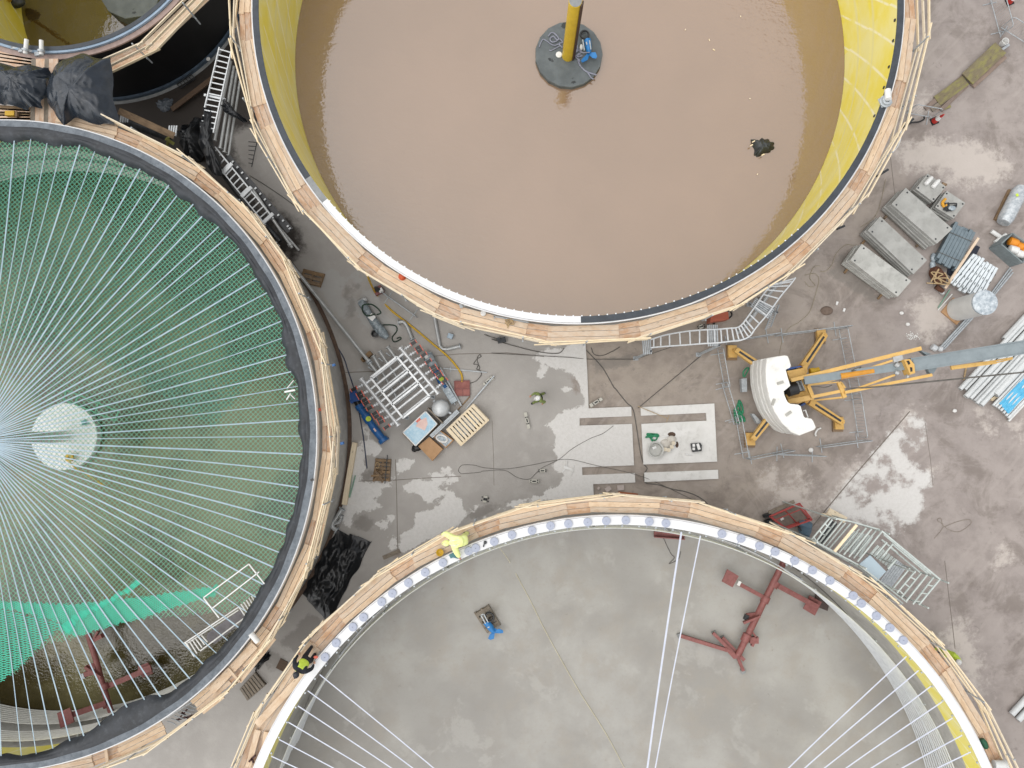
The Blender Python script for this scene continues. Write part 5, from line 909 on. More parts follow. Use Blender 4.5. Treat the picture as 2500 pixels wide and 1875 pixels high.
# ---- profile bundles
def bundle(name, label, A_, B_, wdt, n, z, layers, mat, bw, bh, cat, group=None, skew=0.0):
    """a strapped bundle: each bar is a part"""
    A_, B_ = Vector(A_), Vector(B_); t = thing(name, label, cat, lift(A_.lerp(B_, .5), 0)); d = (B_ - A_).normalized(); s = Vector((-d.y, d.x, 0)); R = random.Random(n)
    for l_ in range(layers):
        for k in range(n): o_ = s * ((k - n / 2 + .5) * wdt / n); e = R.uniform(-.12, .12); part(t, 'profile', mat, lambda m: m.bar(lift(A_ + o_ * (1 + skew) + d * e, z + l_ * (bh + .01)), lift(B_ + o_ * (1 - skew) + d * (e + R.uniform(-.05, .05)), z + l_ * (bh + .01)), bw, bh))
    return t
plain('profile_grey', '77848b', '6b787f', 4, .5, .3); plain('profile_white', 'd6dde0', 'c9d0d4', 4, .45)
b_ = bundle('profile_bundle', 'bundle of blue grey steel profiles tied with wire', V4(1510, 760, .35), V4(1290, 1190, .35), 1.15, 7, .2, 2, 'profile_grey', .15, .14, 'profiles', None, -.03)
for f in (.2, .75): a = V4(1510, 760, .5).lerp(V4(1290, 1190, .5), f); part(b_, 'tie', 'wire_grey', lambda m: m.bar(a + Vector((-.6, .25, -.05)), a + Vector((.6, -.28, -.05)), .02, .02))
b_ = bundle('profile_bundle', 'bundle of white slotted profiles on dark bearers', V4(1750, 1150, .3), V4(1510, 1500, .3), 1.6, 9, .2, 2, 'profile_white', .13, .1, 'profiles', None, -.12)
for f in (.15, .4, .65, .9):
    a = V4(1750, 1150, .37).lerp(V4(1510, 1500, .37), f); d = Vector((.8, -.55, 0)); part(b_, 'slot_row', 'dark_steel', lambda m: [m.bar(a + d * (k - 4) * .2 + Vector((-.03, -.05, .0)), a + d * (k - 4) * .2 + Vector((.03, .05, .0)), .02, .02) for k in range(9)])
one('timber_lath', 'long brown timber lath between the grey and white profile bundles', 'lath', 'board', lambda m: m.bar(V4(1675, 870, .6), V4(1285, 1460, .3), .12, .08)); one('tarpaulin', 'dark navy tarpaulin strip under the timber lath', 'tarpaulin', plain('navy_tarp', '1c2233', '151a28', 3, .5, 0, .2), lambda m: m.prism(pp(V4, [(1650, 960), (1690, 980), (1640, 1080), (1360, 1320), (1310, 1290), (1320, 1220), (1480, 1130)], .05), .0, .1))
one('chain_heap', 'rusty coiled chain tied with a tan rope', 'chain', 'rust', lambda m: [m.lathe(V4(1165 + k * 9, 1290 + k * 14, .05 + .12 * (k % 3)), [(.24, 0), (.32, .04), (.36, .1), (.32, .16), (.22, .17)], 16) for k in range(5)] + [m.cyl(V4(1180, 1440, .15), V4(1260, 1500, .15), .12, 12)])
tangle('rope', 'tan rope knotted over the rusty chain', 'rope_tan', V4(1180, 1330, .4), .55, .4, .1, .03, 31, 14); one('plastic_film', 'crumpled clear film beside the rusty chain', 'film', 'film_clear', lambda m: (m.ball(V4(1150, 1100, .1), .18, 7, .6, .8, 1.3), m.ball(V4(1140, 1190, .1), .16, 7, .6, .9, 1.4)))
one('steel_drum_end', 'short grey pipe end lying below the rusty chain', 'pipe', 'steel_pipe', lambda m: m.pipe(V4(1215, 1470, .12), V4(1265, 1525, .12), .1))
for i, (a, b) in enumerate((((2050, 1220), (1800, 1560)), ((2070, 1240), (1820, 1570)), ((2080, 1275), (1830, 1580)))): one('galvanised_tube', 'thin galvanised tube beside the white profile bundle', 'tube', 'galv', lambda m: m.cyl(V4(*a, .1 + .06 * i), V4(*b, .1 + .06 * i), .04, 10), 'thin tubes beside the white profiles')
one('pale_rod', 'pale green rod pointing away from the white profile bundle, longer one', 'rod', 'rail_green', lambda m: m.bar(V5(850, 30, .1), V5(712, 245, .05), .05, .04)); one('pale_rod', 'pale green rod pointing away from the white profile bundle, shorter one', 'rod', 'white_paint', lambda m: m.bar(V5(875, 85, .1), V5(708, 272, .05), .04, .04))
# standing wrapped pipe on plywood
sp2 = thing('wrapped_cylinder', 'tall pale grey cylinder standing with clear film over its top', 'cylinder', V5(920, 290, .1)); a, b = V5(945, 270, .1), V5(1215, 205, 2.35); a = lift(b, .1)
a_xy = V5(945, 262, .1); a = Vector((a_xy.x, a_xy.y, .1)); b = Vector((a.x + .02, a.y + .02, 2.1))
part(sp2, 'shell', plain('shell_grey', 'cfcfcc', 'c5c5c2', 2, .5), lambda m: m.cyl(a, b, .56, 36)); part(sp2, 'film_top', plain('film_bag', 'c2cacf', '8f9aa3', 5, .15, 0, .5, 'eef1f3', .6), lambda m: m.lathe(b, [(.57, -.12), (.58, 0), (.5, .03), (.25, .07), (.06, .03)], 28))
one('plywood_sheet', 'square plywood sheet under the tall grey cylinder', 'sheet', 'cardboard', lambda m: m.prism(pp(V5, [(890, 125), (1040, 300), (925, 440), (745, 290)], .05), .0, .09))
one('galvanised_channel', 'long galvanised channel reaching from the grey cylinder to the crane mast', 'profile', 'galv', lambda m: [m.bar(V5(1090 + dx, 350 + dx * .4, .12), V5(755 + dx, 715 + dx * .4, .12), .07, .08) for dx in (-22, 0, 22)])
one('metal_can', 'dented silver can with teal lid beside the crane mast', 'can', 'alu', lambda m: (m.cyl(V5(640, 690, .15), V5(690, 720, .15), .15, 14), m.ball(V5(740, 720, .15), .14, 7)))
# wrapped tube and crate at the edge
wt = thing('wrapped_tube', 'long tube in shiny clear film resting on a brown pallet', 'wrapped tube', V4(2050, 480, 0)); part(wt, 'tube', plain('film_shiny', 'c4c9cc', '9fa6ab', 5, .15, .3, .4, 'e6e9eb', .6), lambda m: m.tube([V4(1970, 690, .45), V4(2000, 640, .45), V4(2160, 330, .45), V4(2190, 290, .45)], [.3, .36, .37, .3], 20)); part(wt, 'pallet', 'old_wood', lambda m: m.bar(V4(1940, 690, .08), V4(2110, 340, .08), .75, .15)); part(wt, 'sticker', 'hi_vis', lambda m: m.bar(V4(2125, 350, .83), V4(2140, 380, .83), .12, .01))
gb = thing('grey_bin', 'grey panel sided bin full of orange and white containers', 'bin', V4(2080, 1000, 0)); zq = .9; ps = pp(V4, [(2080, 815), (2330, 985), (2200, 1160), (1945, 940)], zq)
part(gb, 'side', plain('bin_grey', '7b8486', '6e7779', 3, .6, 0, 0, '566062', .5), lambda m: [m.bar(lift(ps[i], zq / 2), lift(ps[(i + 1) % 4], zq / 2), .06, zq) for i in range(4)]); part(gb, 'floor', 'grey_wood', lambda m: m.prism(ps, .03, .1))
part(gb, 'base', 'bin_grey', lambda m: [m.prism([p * 1.0 for p in ps], z_, z_ + .03) for z_ in (.12, .2)])
for i, (x, y, c_) in enumerate(((2085, 915, 'o'), (2170, 965, 'o'), (2225, 1005, 'o'), (2085, 1010, 'w'), (2165, 1060, 'w'))): one('container', {'o': 'bright orange plastic container in the grey bin', 'w': 'white plastic container in the grey bin'}[c_], 'container', plain('jar_orange', 'd98a24', 'cc7f1e', 4, .4) if c_ == 'o' else 'white_paint', lambda m: m.tube([V4(x - 55, y - 15, .6), V4(x - 45, y - 12, .6), V4(x + 45, y + 12, .6), V4(x + 60, y + 18, .6)], [.08, .2, .2, .08], 12), {'o': 'orange containers in the bin', 'w': 'white containers in the bin'}[c_])
one('white_tube', 'white tube poking out beside the grey bin, upper one', 'tube', 'white_paint', lambda m: m.cyl(V4(1830, 790, .1), V4(1950, 870, .1), .1, 12)); one('white_tube', 'white tube poking out beside the grey bin, lower one', 'tube', 'white_paint', lambda m: m.cyl(V4(1870, 920, .1), V4(2000, 830, .1), .09, 12))
# steel pipe stack
plain('pipe_bright', 'd2d5d5', 'c6c9c9', 2.5, .4, .1, .02)
pd_ = (V5(1706, 520, 0) - V5(1000, 1270, 0)); pd_.z = 0; pd_.normalize()
for i, (x, y, r, z) in enumerate(((965, 1185, .105, .3), (1022, 1190, .08, .2), (1030, 1275, .125, .3), (1085, 1295, .1, .25), (1135, 1325, .095, .2), (1158, 1350, .08, .4), (1205, 1370, .13, .25), (1370, 1250, .18, .3))): one('steel_pipe', 'long silver pipe, number by the crane mast'.replace('number by the crane mast', ['outermost of the pipe row', 'thin one beside the outermost', 'wide one third in the row', 'fourth in the row', 'narrow one fifth in the row', 'sixth in the row', 'wide one last of the row', 'large one beside the blue film'][i]), 'pipe', 'pipe_bright', lambda m: m.pipe(V5(x, y, z), V5(x, y, z) + pd_ * 7.0, r, 18), 'row of long silver pipes')
one('steel_pipe', 'long silver pipe lying behind the crane mast', 'pipe', 'pipe_bright', lambda m: m.pipe(V5(1480, 610, .2), V5(1480, 610, .2) + pd_ * 5, .15, 16)); one('timber_bearer', 'short timber bearer under the silver pipes', 'bearer', 'fresh_wood', lambda m: m.bar(V5(1325, 1310, .06), V5(1395, 1265, .06), .14, .1))
tb2 = thing('tube_bundle', 'bundle of thin tubes wrapped in bright blue film', 'tube bundle', V5(1500, 1380, 0)); 
for i, (x, y) in enumerate([(1345, 1375), (1375, 1390), (1405, 1410), (1435, 1435), (1465, 1465), (1495, 1495), (1520, 1520)]): part(tb2, 'tube', 'pipe_bright', lambda m: (m.pipe(V5(x, y, .3), V5(x, y, .3) + pd_ * 4, .06, 12), m.pipe(V5(x + 8, y + 5, .16), V5(x + 8, y + 5, .16) + pd_ * 4, .06, 12)))
def wrapf(u, v): p = V5(1420, 1350, .4).lerp(V5(1530, 1470, .4), v) + pd_ * (u * 3.4 - .0); p.z = .37 + .03 * math.sin(v * 20 + u * 5) + .02 * math.sin(u * 23); return p
m = MB(); m.sheet(wrapf, 40, 14); m.build('film', 'blue_sheet', tb2); one('steel_pipe', 'thin white pipe at the outer side of the blue bundle', 'pipe', 'white_paint', lambda m: m.pipe(V5(1525, 1555, .1), V5(1525, 1555, .1) + pd_ * 3, .06, 12)); one('rod', 'thin tan rod lying left of the silver pipes', 'rod', 'rope_tan', lambda m: m.bar(V5(1040, 920, .05), V5(1010, 1080, .05), .06, .05))
for i, (x, y) in enumerate(((2115, 1245), (2165, 1290))): one('steel_pipe', ('upper' if i == 0 else 'lower') + ' of two silver pipes at the lower right corner', 'pipe', 'pipe_bright', lambda m: m.pipe(T[3, 3](x, y, .15), T[3, 3](x, y, .15) + pd_ * 4, .14, 16))
# top right odds
def cone(label, p, tip):
    t = thing('traffic_cone', label, 'cone', p); p, tip = Vector(p), Vector(tip); d = tip - p; part(t, 'base', 'black_plastic', lambda m: m.box(p - Vector((0, 0, .0)), .36, .36, .04, .4)); part(t, 'body', plain('cone_red', 'b8322a', 'a82a24', 6, .5), lambda m: m.tube([p + Vector((0, 0, .03)), p + d * .35, p + d * .36, p + d * .7, p + d * .71, tip], [.15, .115, .115, .07, .07, .03], 16)); part(t, 'band', 'white_paint', lambda m: m.tube([p + d * .36, p + d * .7], [.118, .075], 16))
cone('red and white traffic cone standing at the end of the walkway barrier', T[3, 0](1518, 935, 0), T[3, 0](1518, 935, 0) + Vector((.05, .02, .75))); cone('red and white traffic cone inside the top right barriers', T[3, 0](2098, 15, 0), T[3, 0](2098, 15, 0) + Vector((.0, .0, .75)))
wood('mossy_wood', '7d7050', '665c44', '8d8a4a', .6); wood('pinkish_wood', '8a776a', '75655a', '6a5a50', .5)
for i, (a, b, w_, z_, mt, l_) in enumerate((((1775, 610), (2030, 370), .75, .2, 'mossy_wood', 'broad mossy board on top of the upper board pile'), ((1810, 660), (2060, 430), .35, .1, 'pinkish_wood', 'grey plank beneath the broad mossy board'), ((1540, 780), (1760, 620), .55, .08, 'mossy_wood', 'mossy board in the middle of the pile'), ((1450, 840), (1990, 380), .22, .05, 'pinkish_wood', 'longest weathered plank along the pile edge'), ((1570, 850), (1770, 660), .2, .05, 'pinkish_wood', 'short weathered plank beside the middle mossy board'), ((1500, 850), (1560, 800), .2, .06, 'grey_wood', 'broken plank end at the tip of the pile'), ((1590, 830), (1640, 810), .25, .04, 'mossy_wood', 'green mossy scrap beside the pile'))): one('old_board', l_, 'board', mt, lambda m: m.bar(T[3, 0](*a, z_), T[3, 0](*b, z_), w_, .06))
one('white_bucket', 'white bucket between the mossy boards and the barrier', 'bucket', 'white_paint', lambda m: m.lathe(T[3, 0](2040, 340, 0), [(.14, 0), (.17, .3), (.15, .3), (.13, .04)], 16)); one('grey_post', 'short grey post beside the white bucket', 'post', 'galv', lambda m: m.bar(T[3, 0](2040, 385, .05), T[3, 0](2095, 345, .05), .12, .1))
hose('hose', 'black hose bent between the walkway bracket and the cone', 'hose', 'black_plastic', pp(T[3, 0], [(1300, 965), (1350, 945), (1400, 940), (1440, 920), (1440, 900)], .15), .04); one('steel_bracket', 'steel bracket arm sticking out below the barrier by the walkway', 'bracket', 'dark_steel', lambda m: m.bar(T[3, 0](1280, 980, 3.6), T[3, 0](1355, 920, 3.4), .1, .12)); one('steel_bracket', 'steel bracket arm beside the small square panel stack', 'bracket', 'dark_steel', lambda m: m.bar(T[3, 0](1080, 1360, 3.6), T[3, 0](1160, 1310, 3.4), .1, .12)); one('steel_bracket', 'steel bracket arm beside the middle panel stack', 'bracket', 'dark_steel', lambda m: m.bar(T[3, 1](770, 345, 3.6), T[3, 1](825, 322, 3.4), .09, .1))
hose('hose', 'white hose bowed outside the brown tank walkway', 'hose', 'white_paint', [T[3, 0](1260, 990, 4.5), T[3, 0](1260, 1060, 4), T[3, 0](1235, 1130, 4), T[3, 0](1190, 1180, 4.3)], .035)
for i, pts in enumerate(([(1145, -40), (1110, 120), (1060, 250), (950, 330)], [(900, 470), (830, 470), (760, 540), (730, 620), (680, 670), (640, 670)], [(520, 700), (600, 690), (630, 740), (600, 860), (560, 980), (480, 1060), (400, 1110), (350, 1200), (325, 1310)], [(640, 630), (590, 640), (560, 720), (600, 780), (560, 790), (520, 750)])): hose('string', ['pale string trailing beside the big panel stack', 'pale string curling beside the pale panel stack', 'pale string winding from the ladder to the crane', 'pale string loop outside the ladder'][i], 'string', plain('string_pale', '9c937e', '8c846f', 3, .8), pp(T[3, 1], pts, .02), .012)
one('cloth_rag', 'crumpled brown rag on the mud near the crane', 'rag', plain('rag_brown', '75655a', '65574d', 7, .9, 0, .3), lambda m: m.ball(T[3, 1](690, 975, .03), .28, 8, .35, 1.1, .8)); 
for x, y, l_ in ((767, 918, 'upper white packet on the mud beside the rag'), (822, 970, 'lower white packet on the mud beside the rag')): one('white_packet', l_, 'packet', 'white_paint', lambda m: m.box(T[3, 1](x, y, 0), .17, .1, .05, 1.2))
R_ = random.Random(12)
one('gravel_spill', 'scatter of pale gravel on the mud beside the crane mast', 'gravel', 'concrete_new', lambda m: [m.ball(V5(410 + R_.gauss(0, 35), 570 + R_.gauss(0, 22), .01), R_.uniform(.015, .035), 4) for _ in range(60)])['kind'] = 'stuff'
for x, y, l_ in ((290, 305, 'round pale stone near the white profiles'), (362, 435, 'angular pale stone above the gravel'), (905, 1435, 'small white stone below the silver pipes')): one('stone', l_, 'stone', 'concrete_new', lambda m: m.ball(V5(x, y, .04), .09, 6, .7, 1.2))
hose('wire_tangle', 'thin pale wire looped on the mud at the right', 'wire', plain('wire_pale', '948a7e', '857b70', 3, .7), pp(T[3, 2], [(1520, 1310), (1590, 1220), (1545, 1170), (1570, 1155), (1590, 1210), (1650, 1250), (1720, 1255), (1800, 1200), (1790, 1165), (1700, 1180), (1600, 1220)], .02), .012)
one('white_scrap', 'white scrap lying over the barrier below the crane', 'scrap', 'white_paint', lambda m: m.ball(T[3, 2](568, 628, .08), .12, 6, .7)); hose('pipe_offcut', 'short bent white pipe under the counterweight tip', 'pipe', 'white_paint', pp(T[3, 2], [(645, 458), (620, 470), (603, 500), (608, 520)], .1), .045)
# red trolley, motor and planks by the stair
tr = thing('red_trolley', 'red steel tube trolley with wire floor beside the lower walkway', 'trolley', T[3, 2](410, 1140, 0)); zr = .9
fr_ = pp(T[3, 2], [(250, 1140), (480, 1040), (575, 1165), (375, 1235)], zr); lo_ = [lift(p, .25) for p in pp(T[3, 2], [(260, 1140), (470, 1050), (555, 1160), (370, 1225)], .3)]
part(tr, 'frame', plain('trolley_red', 'a5403c', '94352f', 5, .5), lambda m: [m.bar(a[i], a[(i + 1) % 4], .07, .07) for a in (fr_, lo_) for i in range(4)] + [m.bar(fr_[i], lo_[i], .05, .05) for i in range(4)] + [m.bar(fr_[0].lerp(fr_[1], .5), lo_[3].lerp(lo_[2], .5), .05, .05), m.bar(fr_[0].lerp(fr_[3], .3), fr_[1].lerp(fr_[2], .3), .04, .04)]); part(tr, 'tray', plain('tray_brown', '7d7066', '6d6158', 5, .7), lambda m: m.prism(lo_, .2, .24)); part(tr, 'wheel', 'dark_steel', lambda m: (m.cyl(T[3, 2](225, 1120, .2), T[3, 2](232, 1140, .2), .2, 16), m.cyl(T[3, 2](235, 1165, .2), T[3, 2](242, 1185, .2), .2, 16)))
one('timber_plank', 'weathered plank lying behind the red trolley', 'plank', 'grey_wood', lambda m: m.bar(T[3, 2](240, 1110, .4), T[3, 2](440, 1025, .4), .15, .08)); one('paper_tag', 'white tag on the red trolley floor', 'tag', 'white_paint', lambda m: m.box(T[3, 2](345, 1160, .25), .16, .1, .03, .5))
mo = thing('electric_motor', 'grey blue electric motor standing between trolley and stair tower', 'motor', T[3, 2](510, 1230, 0)); part(mo, 'housing', plain('motor_grey', '5d7688', '50687a', 4, .45), lambda m: m.tube([T[3, 2](520, 1255, .3), T[3, 2](530, 1195, .5), T[3, 2](532, 1190, .52)], [.3, .3, .2], 18)); part(mo, 'fan_cover', 'motor_grey', lambda m: m.cyl(T[3, 2](540, 1270, .25), T[3, 2](535, 1290, .2), .14, 14)); part(mo, 'terminal_box', 'dark_steel', lambda m: m.box(T[3, 2](490, 1225, .3), .25, .2, .25, .4))
# ================================================================ stair tower by the lower walkway
stt = thing('stair_tower', 'greenish galvanised scaffold stair tower leading up to the lower walkway', 'stair tower', lift(V3(1100, 1000), 0))
plain('galv_green', 'c0c7c3', 'aeb6b2', 8, .5, .3)
zt5 = 5.5
bars = [((130, 720), (410, 385), 5.2), ((170, 790), (440, 420), 5.2), ((225, 800), (500, 450), 4.6), ((290, 810), (590, 440), 4.9), ((340, 830), (640, 470), 4.2), ((390, 860), (715, 480), 4.2), ((540, 920), (845, 560), 4.4), ((610, 950), (950, 545), 5.2), ((690, 980), (1030, 560), 5.4), ((760, 1000), (1110, 570), 4.8), ((820, 1050), (1185, 600), 5.5), ((1100, 950), (1260, 760), 5.6), ((1195, 970), (1350, 785), 5.6), ((1275, 1160), (1400, 1020), 5.4), ((1340, 1470), (1605, 1150), 5.4), ((1410, 1520), (1690, 1190), 5.4), ((1475, 1590), (1775, 1220), 5.4), ((1545, 1650), (1865, 1250), 5.6), ((1650, 1690), (1960, 1285), 5.6), ((1740, 1700), (2055, 1315), 5.8)]
for a, b, z in bars: part(stt, 'transom', 'galv_green', lambda m: m.bar(V3(*a, z), V3(*b, z), .055, .055))
for i, j in ((0, 1), (1, 2), (15, 16), (18, 19)):
    (a, b, z), (c_, d, z2) = bars[i], bars[j]
    for f in (.12, .42, .72): part(stt, 'rung', 'galv_green', lambda m: m.bar(V3(*a, z).lerp(V3(*b, z), f), V3(*c_, z2).lerp(V3(*d, z2), f), .05, .045))
part(stt, 'timber_rail', 'fresh_wood', lambda m: m.bar(V3(475, 900, 5.3), V3(808, 500, 5.3), .11, .06))
for pts, z in ((((130, 720), (850, 1110), (1560, 1660)), 5.2), (((150, 740), (840, 1140), (1500, 1680)), 4.4), (((410, 385), (720, 450), (1150, 570)), 5.0), (((1180, 590), (2060, 1320)), 5.9), (((1210, 640), (1920, 1240)), 5.3), (((1330, 780), (1870, 1230)), 4.6), (((1300, 830), (1750, 1210)), 4.2), (((1180, 720), (1420, 920)), 4.8)):
    part(stt, 'ledger', 'galv_green', lambda m: [m.bar(V3(*a, z), V3(*b, z), .06, .06) for a, b in zip(pts[:-1], pts[1:])])
for x, y in ((130, 720), (410, 385), (850, 1110), (1185, 600), (1560, 1165), (1320, 1440), (2055, 1320), (1760, 1690)): q_ = V3(x, y, 5.3); part(stt, 'standard', 'galv_green', lambda m: m.cyl(lift(q_, 0), lift(q_, 5.9), .035, 10))
g = N('perforated'); co = g.obj(); vo = g.n('TexVoronoi', feature='F1', Scale=9.0, Randomness=0.0); g.t.links.new(co, vo.inputs['Vector'])
g.base(g.mix(g.ramp(vo.outputs['Distance'], .28, .2), hx('a9b9c2'), hx('5d6a70')), .5, .3); MATS['perforated'] = g.m
part(stt, 'landing', 'perforated', lambda m: m.prism(pp(V3, [(850, 1090), (1010, 955), (1250, 1200), (1110, 1350)], 4.95), 4.9, 4.95)); part(stt, 'landing', 'dark_steel', lambda m: m.prism(pp(V3, [(180, 760), (430, 430), (520, 490), (300, 790)], 1.5), 1.45, 1.5))
for k in range(8):
    f = k / 8; A_ = Vector((*pp(V3, [(700 + 70 * k, 1010 - 30 * k * 0)], 4.6 - .45 * k)[0][:2], 4.6 - .45 * k)); part(stt, 'tread', 'galv_green', lambda m: m.prism(pp(V3, [(1010 + 42 * k, 930 + 32 * k), (1120 + 42 * k, 800 + 32 * k), (1150 + 42 * k, 825 + 32 * k), (1040 + 42 * k, 955 + 32 * k)], 4.5 - .4 * k), 4.47 - .4 * k, 4.5 - .4 * k))
for k in range(6): part(stt, 'tread', 'galv', lambda m: m.prism(pp(V3, [(1160 + 55 * k * .5, 1340 + 18 * k), (1395 + 28 * k, 1005 + 22 * k), (1418 + 28 * k, 1024 + 22 * k), (1185 + 28 * k, 1358 + 18 * k)], 3.2 - .25 * k), 3.16 - .25 * k, 3.2 - .25 * k))
for k in range(7): part(stt, 'tread', 'galv_green', lambda m: m.prism(pp(V3, [(560 + 45 * k, 850 + 20 * k), (760 + 45 * k, 590 + 12 * k), (790 + 45 * k, 600 + 12 * k), (590 + 45 * k, 865 + 20 * k)], 1.0 + .35 * k), .96 + .35 * k, 1.0 + .35 * k))
for x, y, x2, y2, l_ in ((380, 290, 640, 430, 'tan plank leaning at the outer corner of the stair tower'), (290, 345, 390, 360, 'short tan block beside the leaning plank at the stair tower')): one('timber_plank', l_, 'plank', 'fresh_wood', lambda m: m.bar(V3(x, y, .6), V3(x2, y2, .5), .32 if x > 300 else .14, .1))
# ================================================================ corridor between the tanks
ct_ = thing('cable_ladder', 'cable ladder running past the pipes in the dark corridor between tanks', 'cable ladder', lift(W1(300, 350), 0)); z = 3.0
La, Lb, Ra, Rb = W1(295, 50, z), W1(185, 500, z), W1(385, 75, z), W1(250, 690, z)
part(ct_, 'side_rail', 'alu', lambda m: m.bar(La, Lb, .05, .1)); part(ct_, 'side_rail', 'alu', lambda m: m.bar(Ra, Rb, .05, .1))
for i in range(15): f = (i + .3) / 15; part(ct_, 'rung', 'alu', lambda m: m.bar(La.lerp(Lb + (Lb - La) * .38, f), Ra.lerp(Rb, f), .05, .04))
part(ct_, 'support', 'alu', lambda m: m.bar(W1(180, 405, z - .1), W1(340, 440, z - .1), .1, .08)); part(ct_, 'post', 'dark_steel', lambda m: (m.cyl(W1(200, 410, 0), W1(200, 410, z), .05), m.cyl(W1(330, 440, 0), W1(330, 440, z), .05)))
for i, (a, b) in enumerate((((378, 150), (258, 740)), ((402, 190), (300, 800)), ((425, 225), (332, 830)), ((448, 300), (362, 855)))): one('steel_pipe', ['silver pipe nearest the cable ladder in the corridor', 'second silver pipe from the corridor ladder', 'third silver pipe from the corridor ladder', 'outermost of the four corridor pipes'][i], 'pipe', 'steel_pipe', lambda m: (m.cyl(W1(*a, 2.7 - .2 * i), W1(*b, 2.7 - .2 * i), .075 - .006 * i, 12), m.cyl(W1(*b, 2.7 - .2 * i), W1(*b, 2.7 - .2 * i) + (W1(*b, 2.7) - W1(*a, 2.7)).normalized() * .05, .11, 12)), 'four pipes in the corridor')
c2_ = thing('cable_ladder', 'lower cable ladder carrying fat black pipes beside the netted tank walkway', 'cable ladder', lift(W1(480, 1100), 0)); z = 2.6
Pa, Pb, Qa, Qb = W1(262, 795, z), W1(700, 1330, z), W1(215, 850, z), W1(640, 1380, z)
part(c2_, 'side_rail', 'alu', lambda m: m.bar(Pa, Pb, .06, .1)); part(c2_, 'side_rail', 'alu', lambda m: m.bar(Qa, Qb, .05, .1))
for i in range(15): f = (i + .5) / 15; part(c2_, 'rung', 'alu', lambda m: m.bar(Pa.lerp(Pb, f), Qa.lerp(Qb, f), .05, .04))
for f in (.27, .6, .97): part(c2_, 'support', 'alu', lambda m: m.bar(Pa.lerp(Pb, f) + (Pa - Qa) * .3 + Vector((0, 0, .06)), Qa.lerp(Qb, f) - (Pa - Qa) * .1 + Vector((0, 0, .06)), .16, .08))
one('black_pipe', 'fat black pipe under the lower cable ladder', 'pipe', 'black_plastic', lambda m: (m.cyl(W1(300, 960, 2.2), W1(690, 1490, 2.2), .16, 16))); one('black_pipe', 'grey black pipe ending in an open socket past the lower ladder', 'pipe', 'dark_steel', lambda m: m.pipe(W1(480, 1190, 2.1), W1(750, 1505, 2.1), .14, 16)); one('steel_pipe', 'slim silver pipe with flanged end beside the lower cable ladder', 'pipe', 'steel_pipe', lambda m: (m.cyl(W1(540, 1110, 2.5), W1(840, 1550, 2.5), .07, 12), m.cyl(W1(820, 1520, 2.5), W1(830, 1535, 2.5), .12, 12), m.cyl(W1(650, 1290, 2.3), W1(890, 1570, 2.3), .05, 10)))
tr_ = thing('lined_tray', 'black tray with a row of white clips beside the lower cable ladder', 'cable tray', lift(W1(600, 1150), 0)); part(tr_, 'tray', 'sheet_black', lambda m: m.bar(W1(350, 870, 2.2), W1(825, 1425, 2.2), .36, .06))
for i in range(12): f = .08 + .075 * i + (.06 if i > 3 else 0) + (.06 if i > 7 else 0); part(tr_, 'clip', 'alu', lambda m: m.box(W1(350, 870, 2.25).lerp(W1(825, 1425, 2.25), min(f, .98)) + Vector((.05, .04, 0)), .1, .07, .05, .7))
def tarp(name, label, fr, pts, z0, h, seed, mat='tarp_black', rings=24, wr=.05, cat='tarpaulin', skew=(0, 0)):
    po = spline([*pp(fr, pts, z0), fr(*pts[0], z0)], 8)[:-1]; c_ = sum(po, Vector()) / len(po) + Vector((*skew, 0)); n = len(po); V = []; F = []
    for i in range(rings):
        s = (i + .02) / (rings - 1)
        for k, p in enumerate(po):
            q_ = c_.lerp(p, s); a = 2 * math.pi * k / n; w = folds(q_.x, q_.y, seed, 1.9)
            q_.z = z0 + h * (1 - s ** 2.6) + wr * (w - .6) * (1.0 if s < .98 else .4) + wr * .8 * s * s * math.sin(a * 9 + seed); V.append(q_)
    for i in range(rings - 1):
        for k in range(n): F.append((i * n + k, (i + 1) * n + k, (i + 1) * n + (k + 1) % n, i * n + (k + 1) % n))
    return one(name, label, cat, mat, lambda m: m.add(V, F))
plain('tarp_black', '252c35', '1c2229', 1.5, .25, 0, .15, '363e49', .4)
tarp('tarpaulin', 'large taut blue black tarpaulin square bridging the two left tanks', T[0, 0], [(385, 560), (460, 490), (610, 408), (740, 450), (852, 440), (862, 560), (880, 760), (905, 935), (800, 955), (700, 950), (570, 905), (510, 972), (480, 958), (420, 860), (368, 785)], 5.3, .75, 4, wr=.11)
tarp('tarpaulin', 'smaller crumpled black tarpaulin at the left edge between tanks', T[0, 0], [(-120, 470), (0, 490), (190, 510), (370, 520), (385, 570), (365, 690), (330, 800), (270, 832), (150, 830), (0, 795), (-120, 760)], 5.3, .6, 9, wr=.2)
tarp('plastic_sheet', 'long black sheet draped over the corridor cable ladder', W1, [(180, 500), (238, 520), (245, 690), (250, 790), (300, 880), (308, 1000), (245, 1000), (190, 890), (138, 740), (155, 600)], 2.9, .3, 14, 'sheet_black', wr=.12, cat='plastic sheet'); tarp('plastic_sheet', 'small black sheet flapping over the corridor pipes', W1, [(305, 480), (350, 450), (420, 530), (492, 585), (485, 612), (380, 560), (330, 530)], 2.9, .1, 15, 'sheet_black', wr=.1, cat='plastic sheet'); tarp('plastic_sheet', 'dark sheet heap on the ground at the netted tank side of the corridor', W1, [(-20, 670), (60, 620), (150, 575), (150, 700), (190, 860), (110, 900), (40, 850), (0, 760)], .3, .5, 16, 'sheet_black', wr=.2, cat='plastic sheet')
